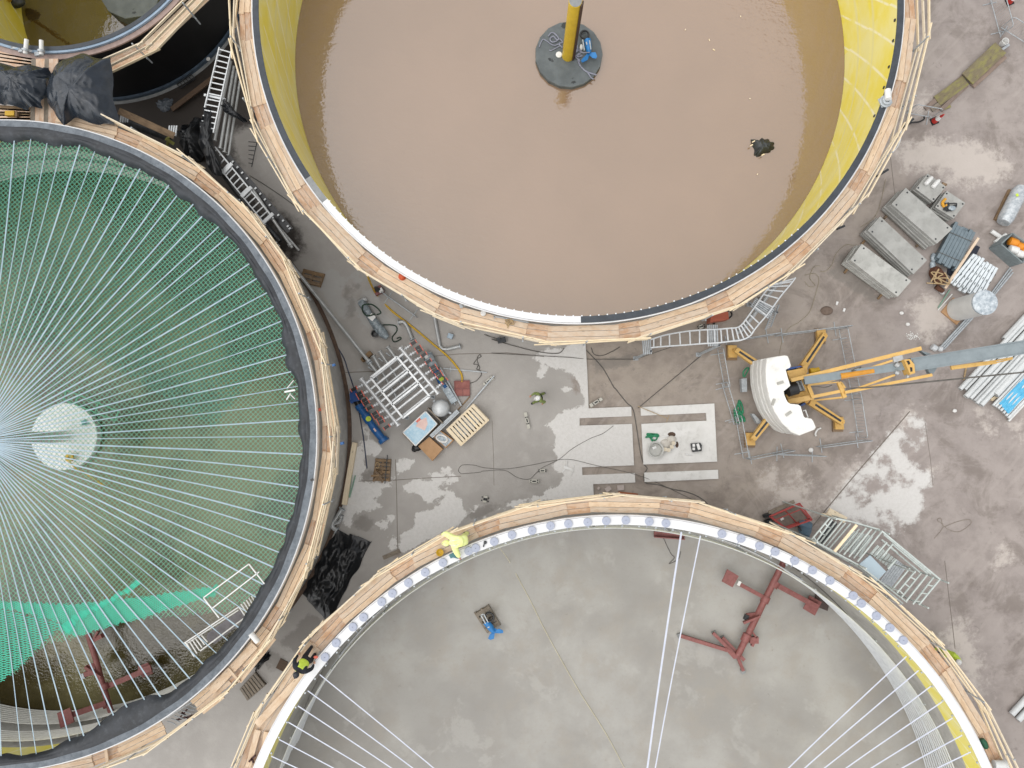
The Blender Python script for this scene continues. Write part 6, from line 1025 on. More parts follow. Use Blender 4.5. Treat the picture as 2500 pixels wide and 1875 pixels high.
one('timber_plank', 'dark brown plank lying against the black tank foot', 'plank', wood('dark_wood', '5a432e', '46331f'), lambda m: m.bar(T[0, 0](1325, 845, .3), T[0, 0](1660, 590, .6), .25, .08)); one('timber_plank', 'brown plank hanging from the walkway into the dark corridor', 'plank', 'old_wood', lambda m: m.bar(T[0, 0](915, 855, 4.2), T[0, 0](1345, 1050, 3.2), .3, .06)); one('black_pipe', 'black pipe beneath the hanging brown plank', 'pipe', 'dark_steel', lambda m: m.cyl(T[0, 0](960, 940, 2.8), T[0, 0](1310, 1060, 2.8), .2, 14))
for x, y, l_ in ((965, 905, 'left steel bracket under the hanging brown plank'), (1335, 1010, 'right steel bracket under the hanging brown plank')): one('steel_bracket', l_, 'bracket', 'alu', lambda m: [m.bar(T[0, 0](x - 25 + 18 * k, y - 40, 3.0), T[0, 0](x - 35 + 18 * k, y + 40, 3.0), .06, .06) for k in range(4)])
one('round_cover', 'small white round cover on the dark ground beside the corridor ladder', 'cover', 'white_paint', lambda m: m.lathe(T[0, 0](1607, 456, .3), [(.09, 0), (.1, .02), (.08, .04)], 16)); one('floor_grate', 'grey grate leaning at the foot of the black tank', 'grate', 'dark_steel', lambda m: [m.bar(T[0, 0](1365, 650, .35), T[0, 0](1475, 575, .35), .05, .05), m.bar(T[0, 0](1395, 680, .3), T[0, 0](1505, 605, .3), .05, .05)] + [m.bar(T[0, 0](1365 + 22 * k, 650 - 15 * k, .33), T[0, 0](1395 + 22 * k, 680 - 15 * k, .33), .04, .04) for k in range(6)])
tarp('plastic_sheet', 'crumpled grey plastic on the dark ground near the black tank', T[0, 0], [(1205, 790), (1250, 765), (1330, 760), (1330, 810), (1310, 850), (1260, 865), (1215, 825)], .12, .12, 22, plain('plastic_grey', '565d64', '474d54', 4, .4, 0, .3), wr=.08, cat='plastic sheet')
one('shoring_prop', 'yellow green prop head under the netted tank walkway', 'prop', plain('prop_olive', '6b6a2c', '55541f', 5, .6), lambda m: (m.bar(T[0, 0](1280, 1070, 3.5), T[0, 0](1340, 1110, 3.2), .14, .12), m.bar(T[0, 0](1300, 1060, 3.4), T[0, 0](1290, 1130, 3.0), .08, .08)))
one('reflection_bars', 'flat grey bars standing in for a ladder shaped reflection and wet prints on the pale ground below the walkway', 'rack', 'dark_steel', lambda m: [m.bar(W1(580, 735, SLZ + .02), W1(535, 945, SLZ + .02), .03, .02)] + [m.bar(W1(575 - 7 * k, 760 + 32 * k, SLZ + .02), W1(512 + 0 * k, 755 + 32 * k, SLZ + .02), .025, .02) for k in range(6)])  # bars stand in for a ladder-like reflection and wet prints on the slab
hose('cable', 'black cable stretched over the ground under the brown tank walkway', 'cable', 'wire_grey', [W1(520, 1010, SLZ + .03), W1(620, 1070, SLZ + .03), W1(740, 1150, SLZ + .03), W1(880, 1250, SLZ + .03)], .02)
# deck boards between the two left tanks
dk = thing('plank_bridge', 'plank deck bridging the two left tanks under the tarpaulins', 'deck', lift(T[0, 0](200, 700), 4.7))
for k in range(5): part(dk, 'plank', 'board_stained' if k % 2 else 'old_wood', lambda m: m.bar(T[0, 0](-60, 825 + 26 * k, 4.75), T[0, 0](235, 845 + 20 * k, 4.75), .2, .05))
for k in range(6): part(dk, 'plank', 'board_stained' if k % 3 else 'grey_wood', lambda m: m.bar(T[0, 0](262 + 34 * k, 455, 4.8), T[0, 0](255 + 34 * k, 955, 4.8), .2, .05))
for k in range(4): part(dk, 'plank', 'board_stained', lambda m: m.bar(T[0, 0](-60, 390 + 30 * k, 4.3), T[0, 0](300, 455 + 22 * k, 4.3), .22, .05))
for k in range(3): part(dk, 'plank', 'board' if k == 1 else 'board_stained', lambda m: m.bar(T[0, 0](440, 930 + 26 * k, 4.8), T[0, 0](905, 985 + 40 * k, 4.8), .2, .05))
yb = thing('toolbox', 'yellow toolbox on the plank deck between the left tanks', 'toolbox', T[0, 0](105, 885, 4.8)); part(yb, 'case', 'yellow_plastic', lambda m: m.box(T[0, 0](95, 885, 4.8), .4, .2, .18, 0)); part(yb, 'latch', 'old_wood', lambda m: m.box(T[0, 0](140, 888, 4.8), .1, .22, .14, 0))
one('float_drum', 'dark drum hanging in the smaller brown tank', 'drum', 'dark_steel', lambda m: m.ball(T[0, 0](95, 18, -2.4), .55, 10, .5, 1.3, .6)); one('pole', 'yellow brown pole rising from the dark drum', 'pole', 'yellow_plastic', lambda m: m.cyl(T[0, 0](75, 10, -2.4), T[0, 0](40, -90, 1.0), .1, 12))
for x, y in ((125, 372), (180, 395), (240, 400), (305, 425)): one('pipe_clamp', 'grey clamp on the ledge of the smaller tank', 'clamp', 'galv', lambda m: m.box(T[0, 0](x, y, 4.33), .28, .16, .14, .15), 'clamps on the small tank ledge')
# ================================================================ inside the netted tank
ag = thing('agitator', 'red paddle agitator lying under the straps in dark water', 'agitator', lift(W8(1280, 780), .6)); RO = 'red_oxide'
part(ag, 'shaft', RO, lambda m: m.tube([W8(1125, 220, 1.6), W8(1245, 620, 1.6), W8(1290, 800, 1.6), W8(1350, 1000, 1.6), W8(1440, 1300, 1.7)], .13, 16)); part(ag, 'foot', 'white_paint', lambda m: m.tube([W8(1440, 1300, 1.7), W8(1465, 1390, 2.0)], [.13, .1], 12)); [part(ag, 'collar', RO, lambda m: m.cyl(W8(*a, 1.6), W8(*b, 1.6), .19, 16)) for a, b in (((1330, 890), (1355, 960)), ((1355, 1110), (1385, 1190)))]
part(ag, 'arm', RO, lambda m: m.bar(W8(1390, 920, 1.5), W8(1910, 700, 1.5), .24, .12)); part(ag, 'arm', RO, lambda m: m.bar(W8(1360, 1140, 1.9), W8(930, 1290, 2.4), .24, .12)); part(ag, 'paddle', RO, lambda m: m.prism(pp(W8, [(725, 1275), (890, 1205), (945, 1390), (770, 1470)], 2.6), 2.5, 2.56)); part(ag, 'paddle', RO, lambda m: (m.prism(pp(W8, [(1770, 670), (1900, 620), (1965, 760), (1830, 815)], 1.3), 1.25, 1.3), m.bar(W8(1790, 740, 1.55), W8(1945, 685, 1.55), .3, .1)))
part(ag, 'bracket', RO, lambda m: (m.bar(W8(1100, 670, 1.9), W8(1300, 800, 1.8), .12, .2), m.bar(W8(1110, 690, 1.4), W8(1260, 640, 1.5), .25, .1), m.bar(W8(1090, 770, 1.5), W8(1280, 720, 1.5), .22, .2))); part(ag, 'fin', RO, lambda m: (m.bar(W8(1200, 330, 1.5), W8(1320, 270, 1.6), .2, .2), m.bar(W8(1220, 300, 1.6), W8(1270, 215, 1.6), .08, .2))); part(ag, 'bolt_end', 'galv', lambda m: m.box(W8(1100, 775, 1.4), .12, .24, .2, .3))
gt = thing('gangway', 'white railed gangway with grey floor at the netted tank edge', 'gangway', lift(T[0, 3](1700, 560), 3.6)); WP = 'white_paint'
part(gt, 'floor', plain('gang_grey', '77747a', '69666c', 3, .7), lambda m: m.prism(pp(T[0, 3], [(1600, 620), (1850, 440), (1900, 500), (1830, 565), (1660, 700), (1590, 680)], 3.6), 3.55, 3.6)); part(gt, 'rail', WP, lambda m: [m.bar(T[0, 3](*a, z), T[0, 3](*b, z), .05, .05) for a, b, z in (((1415, 700), (1840, 418), 4.5), ((1440, 700), (1840, 440), 4.1), ((1545, 755), (1900, 490), 4.3), ((1430, 690), (1500, 800), 4.3))])
for k in range(6): part(gt, 'baluster', WP, lambda m: m.bar(T[0, 3](1440 + 23 * k, 695 - 12 * k, 4.3), T[0, 3](1500 + 20 * k, 795 - 22 * k, 4.3), .045, .045))
for k in range(8): part(gt, 'baluster', WP, lambda m: m.bar(T[0, 3](1840 + 20 * k, 410 - 16 * k, 4.6), T[0, 3](1895 + 15 * k, 490 - 22 * k, 4.6), .045, .045))
one('tripod_frame', 'thin white frame lying on the green net beside the gangway', 'frame', WP, lambda m: [m.bar(T[0, 3](*a, 5.35), T[0, 3](*b, 5.35), .045, .045) for a, b in (((1570, 345), (1920, 85)), ((1640, 425), (2000, 145)), ((1570, 345), (1690, 500)), ((1920, 85), (2050, 250)))]); one('white_clamp', 'white clamp bracket standing on the net at the rubber rim', 'clamp', WP, lambda m: [m.bar(T[1, 2](*a, 5.5), T[1, 2](*b, 5.5), w, .06) for a, b, w in (((300, 180), (380, 165), .07), ((370, 90), (320, 150), .03), ((345, 190), (315, 240), .04), ((340, 195), (380, 235), .03))])
one('tape_roll', 'yellow tape roll resting over the pale plinth', 'tape roll', 'yellow_plastic', lambda m: m.lathe(T[0, 2](545, 685, 1.0), [(.2, 0), (.2, .14), (.06, .14), (.05, .02)], 20)); one('tape_tail', 'loose yellow tape strip trailing off the pale plinth', 'tape', 'yellow_plastic', lambda m: m.tube([T[0, 2](535, 715, 1.05), T[0, 2](560, 745, 1.05), T[0, 2](590, 775, 1.02), T[0, 2](650, 800, 1.0), T[0, 2](800, 900, .9)], .04, 6)); one('shackle', 'teal shackle on the pale plinth', 'shackle', plain('teal_metal', '6fa0a4', '5d8c90', 6, .5), lambda m: (m.box(T[0, 2](655, 410, .86), .22, .16, .12, .4), m.bar(T[0, 2](625, 435, .9), T[0, 2](690, 425, .9), .05, .05)))
one('mesh_ladder', 'pale ladder frame seen through the net behind the plinth', 'ladder', 'net_pale', lambda m: [m.bar(T[0, 2](*a, 1.0), T[0, 2](*b, 1.0), .05, .05) for a, b in (((515, 165), (915, 330)), ((490, 240), (890, 400)), ((515, 165), (490, 240)), ((605, 200), (580, 280)), ((760, 265), (735, 340)), ((915, 330), (890, 400)))])
one('white_stub', 'white pipe stub crossing the black rubber rim', 'pipe', WP, lambda m: m.cyl(T[0, 3](1935, 620, 5.55), T[0, 3](1990, 685, 5.45), .12, 16))
# loose things on the netted tank walkway
for (a, b, w_, z_, l_) in (((1630, 1065), (1965, 710), .34, 5.02, 'wide loose plank slanting inward on the netted tank walkway'), ((1840, 985), (2110, 650), .3, 5.02, 'loose plank beside the rail of the netted tank walkway'), ((1560, 1225), (1720, 1100), .24, 4.98, 'short loose plank at the break in the walkway'), ((1760, 890), (1850, 995), .1, 5.1, 'narrow batten across the loose walkway planks'), ((815, 1500), (840, 1700), .13, 5.0, 'pale batten crossing the lower left walkway')): one('loose_plank', l_, 'plank', 'board', lambda m: m.bar(T[0, 3](*a, z_), T[0, 3](*b, z_), w_, .05))
for (a, b, w_, z_, l_) in (((85, 1325), (455, 925), .3, 5.05, 'long loose plank slanting across the lower left walkway of the empty tank'), ((20, 1650), (95, 1365), .24, 5.05, 'short loose plank with red tool on it at the bottom edge'), ((120, 1640), (160, 1380), .2, 5.02, 'loose plank hugging the white rim at the bottom edge')): one('loose_plank', l_, 'plank', 'board', lambda m: m.bar(T[1, 3](*a, z_), T[1, 3](*b, z_), w_, .05))
one('hand_tool', 'dark red tool lying on the short loose plank', 'tool', plain('tool_red', '4a201c', '381814', 8, .6), lambda m: (m.bar(T[1, 3](25, 1610, 5.12), T[1, 3](75, 1560, 5.12), .08, .06), m.bar(T[1, 3](45, 1580, 5.12), T[1, 3](60, 1620, 5.12), .06, .06)))
rb = thing('rebar_rack', 'dark red and grey wire rack on the ground below the walkway gap', 'rack', lift(T[0, 3](1420, 1270), Z1)); part(rb, 'mesh', 'galv', lambda m: [m.tube(spline(pp(T[0, 3], [(1290 + 28 * k, 1300 - 22 * k), (1330 + 28 * k, 1310 - 20 * k), (1360 + 28 * k, 1330 - 24 * k)], .6), 3), .025, 5) for k in range(7)] + [m.bar(T[0, 3](1290, 1270, .6), T[0, 3](1480, 1150, .6), .03, .03)]); part(rb, 'frame', 'tool_red', lambda m: [m.bar(T[0, 3](*a, .5), T[0, 3](*b, .5), .07, .07) for a, b in (((1360, 1290), (1530, 1240)), ((1400, 1230), (1470, 1290)), ((1430, 1330), (1480, 1250)), ((1380, 1280), (1450, 1200)))])
pallet('pallet', 'dark weathered pallet on the ground between the two lower walkways', pp(T[0, 3], [(1845, 1060), (1900, 1145), (2045, 1020), (1965, 925)], .3), Z1, 'grey_wood', True, 7)
tarp('debris_heap', 'dark heap of rubbish on the ground between the lower walkways', T[1, 3], [(60, 880), (130, 790), (180, 760), (190, 810), (140, 850), (90, 910)], Z1, .3, 33, 'sheet_black', wr=.15, cat='rubbish'); one('board_scrap', 'brown board scrap on the ground between the lower walkways', 'board', 'dark_wood', lambda m: m.bar(T[1, 3](250, 850, Z1 + .02), T[1, 3](310, 880, Z1 + .02), .5, .04)); one('board_scrap', 'long brown board under the black sheet near the lower walkway', 'board', 'grey_wood', lambda m: m.bar(T[1, 2](1060, 1460, Z1 + .03), T[1, 2](1190, 1405, Z1 + .03), .2, .04))
for fr_1, x, y, l_, mt, s_ in ((T[1, 2], 568, 318, 'small red cup on the netted tank walkway', 'red_plastic', .15), (T[1, 2], 516, 857, 'small black clamp on the white edge of the netted tank', 'black_plastic', .12), (T[1, 2], 747, 575, 'small blue clamp on the outer rail of the netted tank', 'blue_paint', .14), (T[1, 1], 683, 1395, 'small blue clip on the rail above the manifold side', 'blue_paint', .12)): one('small_fitting', l_, 'fitting', mt, lambda m: (m.box(fr_1(x, y, 4.95 if 'walkway' in l_ else 5.45), s_, s_ * .8, .12, .3), m.box(fr_1(x, y, 5.05 if 'walkway' in l_ else 5.55), s_ * .5, s_ * .5, .06, .7)))
# ================================================================ inside the empty tank
ag2 = thing('agitator', 'big red paddle agitator lying on the dry floor of the empty tank', 'agitator', lift(W7(1100, 800), .13))
part(ag2, 'shaft', RO, lambda m: m.tube([W7(850, 1370, .55), W7(1180, 690, .6), W7(1430, 190, .7), W7(1470, 110, .75)], .15, 18)); 
for a, b in (((1185, 690), (1220, 610)), ((1300, 490), (1350, 420)), ((930, 1190), (975, 1095))): part(ag2, 'collar', RO, lambda m: m.cyl(W7(*a, .6), W7(*b, .6), .2, 18))
part(ag2, 'flange', 'white_paint', lambda m: m.cyl(W7(1440, 175, .7), W7(1450, 155, .7), .18, 16))
part(ag2, 'arm', RO, lambda m: m.bar(W7(1340, 460, .6), W7(1880, 750, .6), .24, .12)); part(ag2, 'arm', RO, lambda m: (m.bar(W7(845, 440, .6), W7(1200, 630, .6), .18, .12))); part(ag2, 'arm_end', 'white_paint', lambda m: m.bar(W7(845, 432, .62), W7(880, 450, .62), .22, .12)); part(ag2, 'paddle', RO, lambda m: m.prism(pp(W7, [(1775, 600), (1930, 685), (1840, 860), (1690, 770)], .45), .4, .45)); part(ag2, 'paddle', RO, lambda m: (m.prism(pp(W7, [(715, 262), (862, 350), (782, 497), (645, 420)], .8), .74, .8)))
part(ag2, 'bracket', RO, lambda m: (m.bar(W7(920, 950, .8), W7(1130, 865, .85), .1, .2), m.bar(W7(960, 870, .6), W7(1090, 855, .6), .3, .12))); part(ag2, 'bolt_end', 'dark_steel', lambda m: m.box(W7(945, 870, .5), .16, .25, .25, -.4)); part(ag2, 'fin', RO, lambda m: (m.bar(W7(1000, 1170, .5), W7(1110, 1170, .5), .3, .2), m.bar(W7(1030, 1060, .5), W7(1085, 1140, .5), .08, .2), m.bar(W7(1030, 1250, .5), W7(1060, 1180, .5), .12, .15)))
for a, b, w_, z_ in (((110, 1115), (710, 1300), .17, .3), ((530, 1080), (840, 1390), .15, .35), ((650, 1140), (930, 1430), .17, .3), ((850, 1400), (920, 1570), .14, .3)): part(ag2, 'stand_leg', RO, lambda m: m.bar(W7(*a, z_), W7(*b, z_ + .15), w_, .15))
for x, y in ((95, 1108), (540, 1080), (655, 1140), (910, 1570)): part(ag2, 'foot', 'concrete_grey', lambda m: m.box(W7(x, y, .13), .2, .2, .12, .4))
part(ag2, 'stand_plate', RO, lambda m: m.prism(pp(W7, [(700, 1270), (850, 1370), (870, 1410), (800, 1420), (700, 1310)], .6), .5, .56))
one('steel_plate', 'dark brown plate behind the agitator paddle at the pipe ring', 'plate', plain('plate_brown', '4d3d38', '3d302c', 4, .6), lambda m: m.prism(pp(W7, [(1865, 555), (2030, 690), (2005, 800), (1830, 730)], .25), .14, .24)); one('red_channel', 'red channel tray lying against the far wall of the empty tank', 'channel', 'red_oxide', lambda m: [m.prism(pp(T[2, 2], [(1255, 1255), (1490, 1285), (1490, 1315), (1255, 1297)], .3), .2, .25), m.bar(T[2, 2](1255, 1257, .35), T[2, 2](1490, 1287, .35), .05, .2), m.bar(T[2, 2](1255, 1297, .35), T[2, 2](1490, 1315, .35), .05, .2)])
hose('string', 'thin branching black cable on the empty tank floor near the long straps', 'string', 'wire_grey', pp(T[2, 2], [(1325, 1305), (1355, 1370), (1385, 1430), (1410, 1460), (1370, 1505), (1440, 1470), (1460, 1410)], .15), .015)
hose('string', 'long pale string running diagonally over the empty tank floor', 'string', plain('string_tan', 'cfc8ac', 'c2ba9c', 3, .8), [T[1, 2](1960, 1385, 3.4), T[1, 3](2030, 60, .3), T[1, 3](2100, 190, .16), T[2, 3](300, 370, .16), T[2, 3](430, 630, .16), T[2, 3](660, 1040, .16), T[2, 3](880, 1390, .16), T[2, 3](1025, 1660, .16)], .013)
pm = pallet('pallet', 'wooden pallet carrying the blue mixer on the empty tank floor', pp(T[1, 3], [(1763, 465), (1870, 403), (1965, 560), (1865, 622)], .3), .13, 'grey_wood', True, 4)
def mixer(label, fr, z, ring, body0, body1, tips, frame):
    t = thing('submersible_mixer', label, 'mixer', lift(fr(*body0), z)); part(t, 'body', 'blue_mix', lambda m: m.tube([fr(*body0, z + .25), fr(*body0, z + .25).lerp(fr(*body1, z + .25), .6), fr(*body1, z + .25)], [.17, .16, .1], 16)); part(t, 'cable_coil', 'black_plastic', lambda m: [m.tube([fr(*ring, z + .25 + .05 * k) + Vector((.2 * math.cos(a), .2 * math.sin(a), 0)) for a in np.linspace(0, 2 * math.pi, 19)[:-1]], .05, 6, closed=True) for k in range(3)])
    for k, (tx, ty) in enumerate(tips): c_ = fr(*body1, z + .25); e = fr(tx, ty, z + .3); d = (e - c_).normalized(); s = Vector((-d.y, d.x, 0)); part(t, 'blade', 'blue_mix', lambda m: m.add([c_ - s * .05, c_ + s * .05, c_.lerp(e, .6) + s * .16 + Vector((0, 0, .06)), e + s * .04, e - s * .08, c_.lerp(e, .6) - s * .1 - Vector((0, 0, .05))], [(0, 1, 2, 3, 4, 5)]).add([c_ - s * .05 - Vector((0, 0, .03)), c_ + s * .05 - Vector((0, 0, .03)), c_.lerp(e, .6) + s * .16 + Vector((0, 0, .03)), e + s * .04 - Vector((0, 0, .03)), e - s * .08 - Vector((0, 0, .03)), c_.lerp(e, .6) - s * .1 - Vector((0, 0, .08))], [(5, 4, 3, 2, 1, 0)]))
    part(t, 'guide_frame', 'galv', lambda m: [m.bar(fr(*a, z + .4), fr(*b, z + .4), .05, .05) for a, b in frame]); return t
plain('blue_mix', '2277b8', '1c68a4', 5, .4)
mixer('blue propeller mixer strapped on a pallet in the empty tank', T[1, 3], .28, (1880, 495), (1855, 530), (1915, 610), ((1985, 605), (1880, 668), (1930, 585)), (((1815, 480), (1850, 545)), ((1835, 470), (1870, 535)), ((1815, 480), (1835, 470)), ((1865, 575), (1880, 570))))
mixer('blue propeller mixer on the dark plinth beside the yellow column', W6, PZ, (990, 610), (1040, 700), (1070, 940), ((1205, 1005), (945, 1090), (1060, 930)), (((955, 700), (985, 890)), ((1075, 710), (1100, 870)), ((1020, 740), (1030, 790))))
# plinth clutter
def tangle2(label, mat, pts, z, r, cat='webbing', name='webbing'): return one(name, label, cat, mat, lambda m: m.tube(spline(pp(W6, pts, z), 5), r, 5))
plain('web_lilac', '8d8f9e', '7c7e8e', 8, .7)
tangle2('lilac grey webbing heap left of the yellow column', 'web_lilac', [(350, 640), (400, 580), (460, 590), (530, 670), (500, 720), (420, 740), (380, 690), (440, 640), (500, 700), (560, 690), (600, 750), (540, 770), (600, 840)], PZ + .06, .03); tangle2('lilac webbing strand with a white end left of the column', 'web_lilac', [(190, 830), (250, 700), (320, 720), (400, 780), (470, 800), (520, 780), (560, 800), (480, 850), (400, 890), (370, 880)], PZ + .04, .025)
tangle2('knotted dark webbing at the foot of the brown cables', 'web_lilac', [(840, 770), (870, 850), (830, 920), (900, 880), (940, 920), (880, 960), (950, 980), (860, 1000), (900, 940), (830, 1000), (900, 1060), (880, 1100)], PZ + .06, .03); tangle2('pale grey cable running to the plinth edge', 'web_lilac', [(870, 1050), (900, 1130), (960, 1210), (1040, 1270), (1100, 1290), (1200, 1320)], PZ + .04, .035); tangle2('forked grey cable hanging over the plinth edge', 'web_lilac', [(1040, 1270), (1080, 1330), (1110, 1370), (1150, 1395)], PZ + .04, .03)
tangle2('grey cable lying over the blue mixer', 'web_lilac', [(900, 900), (960, 930), (1020, 925), (1080, 925)], PZ + .45, .02); one('white_disc', 'white round lid beside the foot of the yellow column', 'lid', 'white_paint', lambda m: m.lathe(W6(538, 965, PZ), [(.15, 0), (.155, .03), (.13, .05)], 24)); one('white_bag', 'small crumpled white bag between column and mixer', 'bag', 'white_paint', lambda m: m.ball(W6(935, 830, PZ + .05), .11, 6, .7, .8, 1.4))
tarp('floating_sheet', 'black lump of sheeting afloat in the brown water', T[3, 0], [(100, 1075), (150, 1085), (200, 1065), (250, 1085), (285, 1115), (275, 1160), (230, 1185), (140, 1215), (125, 1180)], .58, .35, 41, plain('tarp_wet', '2b2f31', '222628', 3, .4, 0, .2), wr=.1, cat='sheeting')
for x, y, l_ in ((125, 1093, 'upper wood chip on the floating black lump'), (108, 1122, 'lower wood chip on the floating black lump'), (197, 1195, 'wood chip at the trailing edge of the floating black lump')): one('wood_chip', l_, 'wood chip', 'fresh_wood', lambda m: m.box(T[3, 0](x, y, .8), .15, .05, .04, .5))
for k, (x, y) in enumerate(((97, 762), (155, 1345), (25, 128))): one('wood_chip', 'pale wood chip floating in the brown water', 'wood chip', 'fresh_wood', lambda m: m.box(T[3, 0](x, y, .6), .07, .035, .03, k * .8), 'wood chips afloat in the brown water')
for k, (x, y) in enumerate(((1495, 230), (1680, 310), (1715, 385))): one('wood_chip', 'pale wood chip floating in the brown water', 'wood chip', 'fresh_wood', lambda m: m.box(T[2, 0](x, y, .6), .07 + .03 * k, .035, .03, 1 + k * .8), 'wood chips afloat in the brown water')
# fittings on the brown tank rim and walkway
pf_ = thing('pipe_fitting', 'grey white pipe fitting with round flange on the brown tank rim', 'pipe fitting', lift(T[3, 0](1150, 760, 5.5), 5.5)); q_ = T[3, 0](1152, 775, 5.65); part(pf_, 'spool', 'white_paint', lambda m: m.cyl(q_ + Vector((.02, .0, .1)), T[3, 0](1160, 695, 5.65), .13, 18)); part(pf_, 'flange', 'galv', lambda m: m.lathe(q_ + Vector((0, 0, -.1)), [(.26, 0), (.26, .05), (.19, .06), (.19, .16), (.11, .17), (.1, .05)], 20)); part(pf_, 'plate', 'galv', lambda m: m.box(q_ + Vector((0, .02, -.13)), .5, .4, .03, .4))
def helmet(m, c_, r=.15):
    c_ = Vector(c_); m.lathe(c_, [(r * 1.12, 0), (r * 1.13, .012), (r, .02), (r * .97, .06), (r * .8, .11), (r * .5, .14), (r * .12, .15)], 20)
one('hard_hat', 'orange hard hat set down on the brown tank walkway', 'hard hat', 'orange_plastic', lambda m: helmet(m, T[1, 1](1208, 712, 4.94))); one('hard_hat', 'yellow hard hat lying upturned beside the bending worker', 'hard hat', 'yellow_plastic', lambda m: m.lathe(T[1, 2](1500, 1415, 4.94), [(.03, 0), (.1, .03), (.15, .1), (.16, .13), (.13, .12), (.07, .05)], 18))
one('white_bowl', 'round white lid on the brown tank walkway', 'lid', 'white_paint', lambda m: m.lathe(T[1, 1](1833, 996, 4.94), [(.12, 0), (.12, .1), (.1, .12)], 20)); one('wall_clamp', 'small grey clamp on the brown tank walkway', 'clamp', 'galv', lambda m: (m.box(T[1, 1](1662, 940, 4.94), .12, .18, .1, .3), m.box(T[1, 1](1690, 938, 4.94), .12, .05, .05, .1)))
tangle('rope', 'tan rope knotted on the brown tank walkway', 'rope_tan', T[1, 1](2030, 1065, 4.95), .22, .22, .03, .025, 61, 14); one('steel_angle', 'grey steel angle lying along the white rim edge of the brown tank', 'angle', 'galv', lambda m: (m.bar(T[1, 1](1910, 1018, 5.0), T[2, 1](285, 1065, 5.0), .05, .05), m.bar(T[1, 1](1915, 1015, 5.0), T[1, 1](1920, 1040, 5.0), .04, .05)))
one('engine_part', 'dark machine part under the rail below the tan rope', 'machine part', 'dark_steel', lambda m: (m.box(T[1, 1](1975, 1205, Z1), .4, .25, .25, .2), m.cyl(T[1, 1](1950, 1195, Z1 + .2), T[1, 1](1950, 1195, Z1 + .35), .1, 12)))
one('cordless_tool', 'teal cordless tool lying on the white rim of the empty tank', 'power tool', plain('tool_teal', '3c7077', '2f5c62', 6, .5), lambda m: (m.bar(T[1, 2](1575, 1450, 5.56), T[1, 2](1615, 1430, 5.56), .16, .12), m.bar(T[1, 2](1600, 1450, 5.56), T[1, 2](1640, 1460, 5.56), .06, .08))); one('cordless_tool', 'dark hand tool lying between strap rolls on the white rim', 'power tool', 'dark_steel', lambda m: (m.bar(T[1, 2](1833, 1375, 5.53), T[1, 2](1845, 1335, 5.53), .05, .05), m.lathe(T[1, 2](1848, 1340, 5.51), [(.07, 0), (.07, .05)], 12)))
one('paper_sheet', 'white paper sheet on the white rim beside the teal tool', 'paper', 'concrete_new', lambda m: m.prism(pp(T[1, 2], [(1590, 1440), (1640, 1400), (1670, 1425), (1625, 1470)], 5.51), 5.504, 5.512))
one('steel_roll', 'silver pipe piece across the walkway at the bottom right corner', 'pipe', 'pipe_bright', lambda m: (m.cyl(T[3, 3](1980, 1630, 5.2), T[3, 3](2085, 1635, 5.2), .16, 20), m.cyl(T[3, 3](2060, 1634, 5.2), T[3, 3](2070, 1635, 5.2), .2, 20))); one('green_bag', 'dark green bag on the walkway near the bottom right corner', 'bag', plain('bag_green', '1f5a3f', '164632', 6, .6), lambda m: m.tube([T[3, 3](1885, 1435, 5.05), T[3, 3](1900, 1465, 5.08), T[3, 3](1920, 1500, 5.05)], [.1, .14, .1], 10))
# ================================================================ people
def skin_mesh(name, parent, mat, verts, edges, radii, root=0, sub=2, extra=None):
    """one continuous body grown over a skeleton, hands and face features joined into the same mesh"""
    me = bpy.data.meshes.new(name + '_tmp'); me.from_pydata([tuple(v) for v in verts], edges, []); o = bpy.data.objects.new(name + '_tmp', me); COL.objects.link(o)
    sk = o.modifiers.new('Skin', 'SKIN'); sk.use_smooth_shade = True; su = o.modifiers.new('Sub', 'SUBSURF'); su.levels = su.render_levels = sub
    for i, r in enumerate(radii): me.skin_vertices[0].data[i].radius = (r, r) if not isinstance(r, tuple) else r
    me.skin_vertices[0].data[root].use_root = True
    dg = bpy.context.evaluated_depsgraph_get(); ev = o.evaluated_get(dg); em = ev.to_mesh()
    m = MB(); m.add([v.co.copy() for v in em.vertices], [tuple(p.vertices) for p in em.polygons]); ev.to_mesh_clear(); bpy.data.objects.remove(o)
    nf = len(m.f)
    if extra: extra(m)
    o = m.build(name, mat, parent)
    if extra:
        o.data.materials.append(MATS['skin']); o.data.polygons.foreach_set('material_index', [0] * nf + [1] * (len(m.f) - nf))
    return o
def hand(m, wrist, d, up, s=1.0):
    """palm, four curled fingers of unequal length and a thumb leaving the side of the palm"""
    d = Vector(d).normalized(); up = Vector(up); side = d.cross(up).normalized(); up = side.cross(d)
    m.tube([wrist, wrist + d * .04, wrist + d * .085], [.024, .036, .034], 8)
    for k, L in enumerate((.062, .075, .07, .055)):
        b = wrist + d * .08 + side * (k - 1.5) * .02; m.tube([b, b + d * L * .5, b + d * L * .85 - up * .02, b + d * L * .9 - up * .045], [.0095, .009, .0085, .006], 6)
    b = wrist + d * .03 + side * .032; m.tube([b, b + side * .03 + d * .025, b + side * .032 + d * .055 - up * .015], [.011, .01, .007], 6)
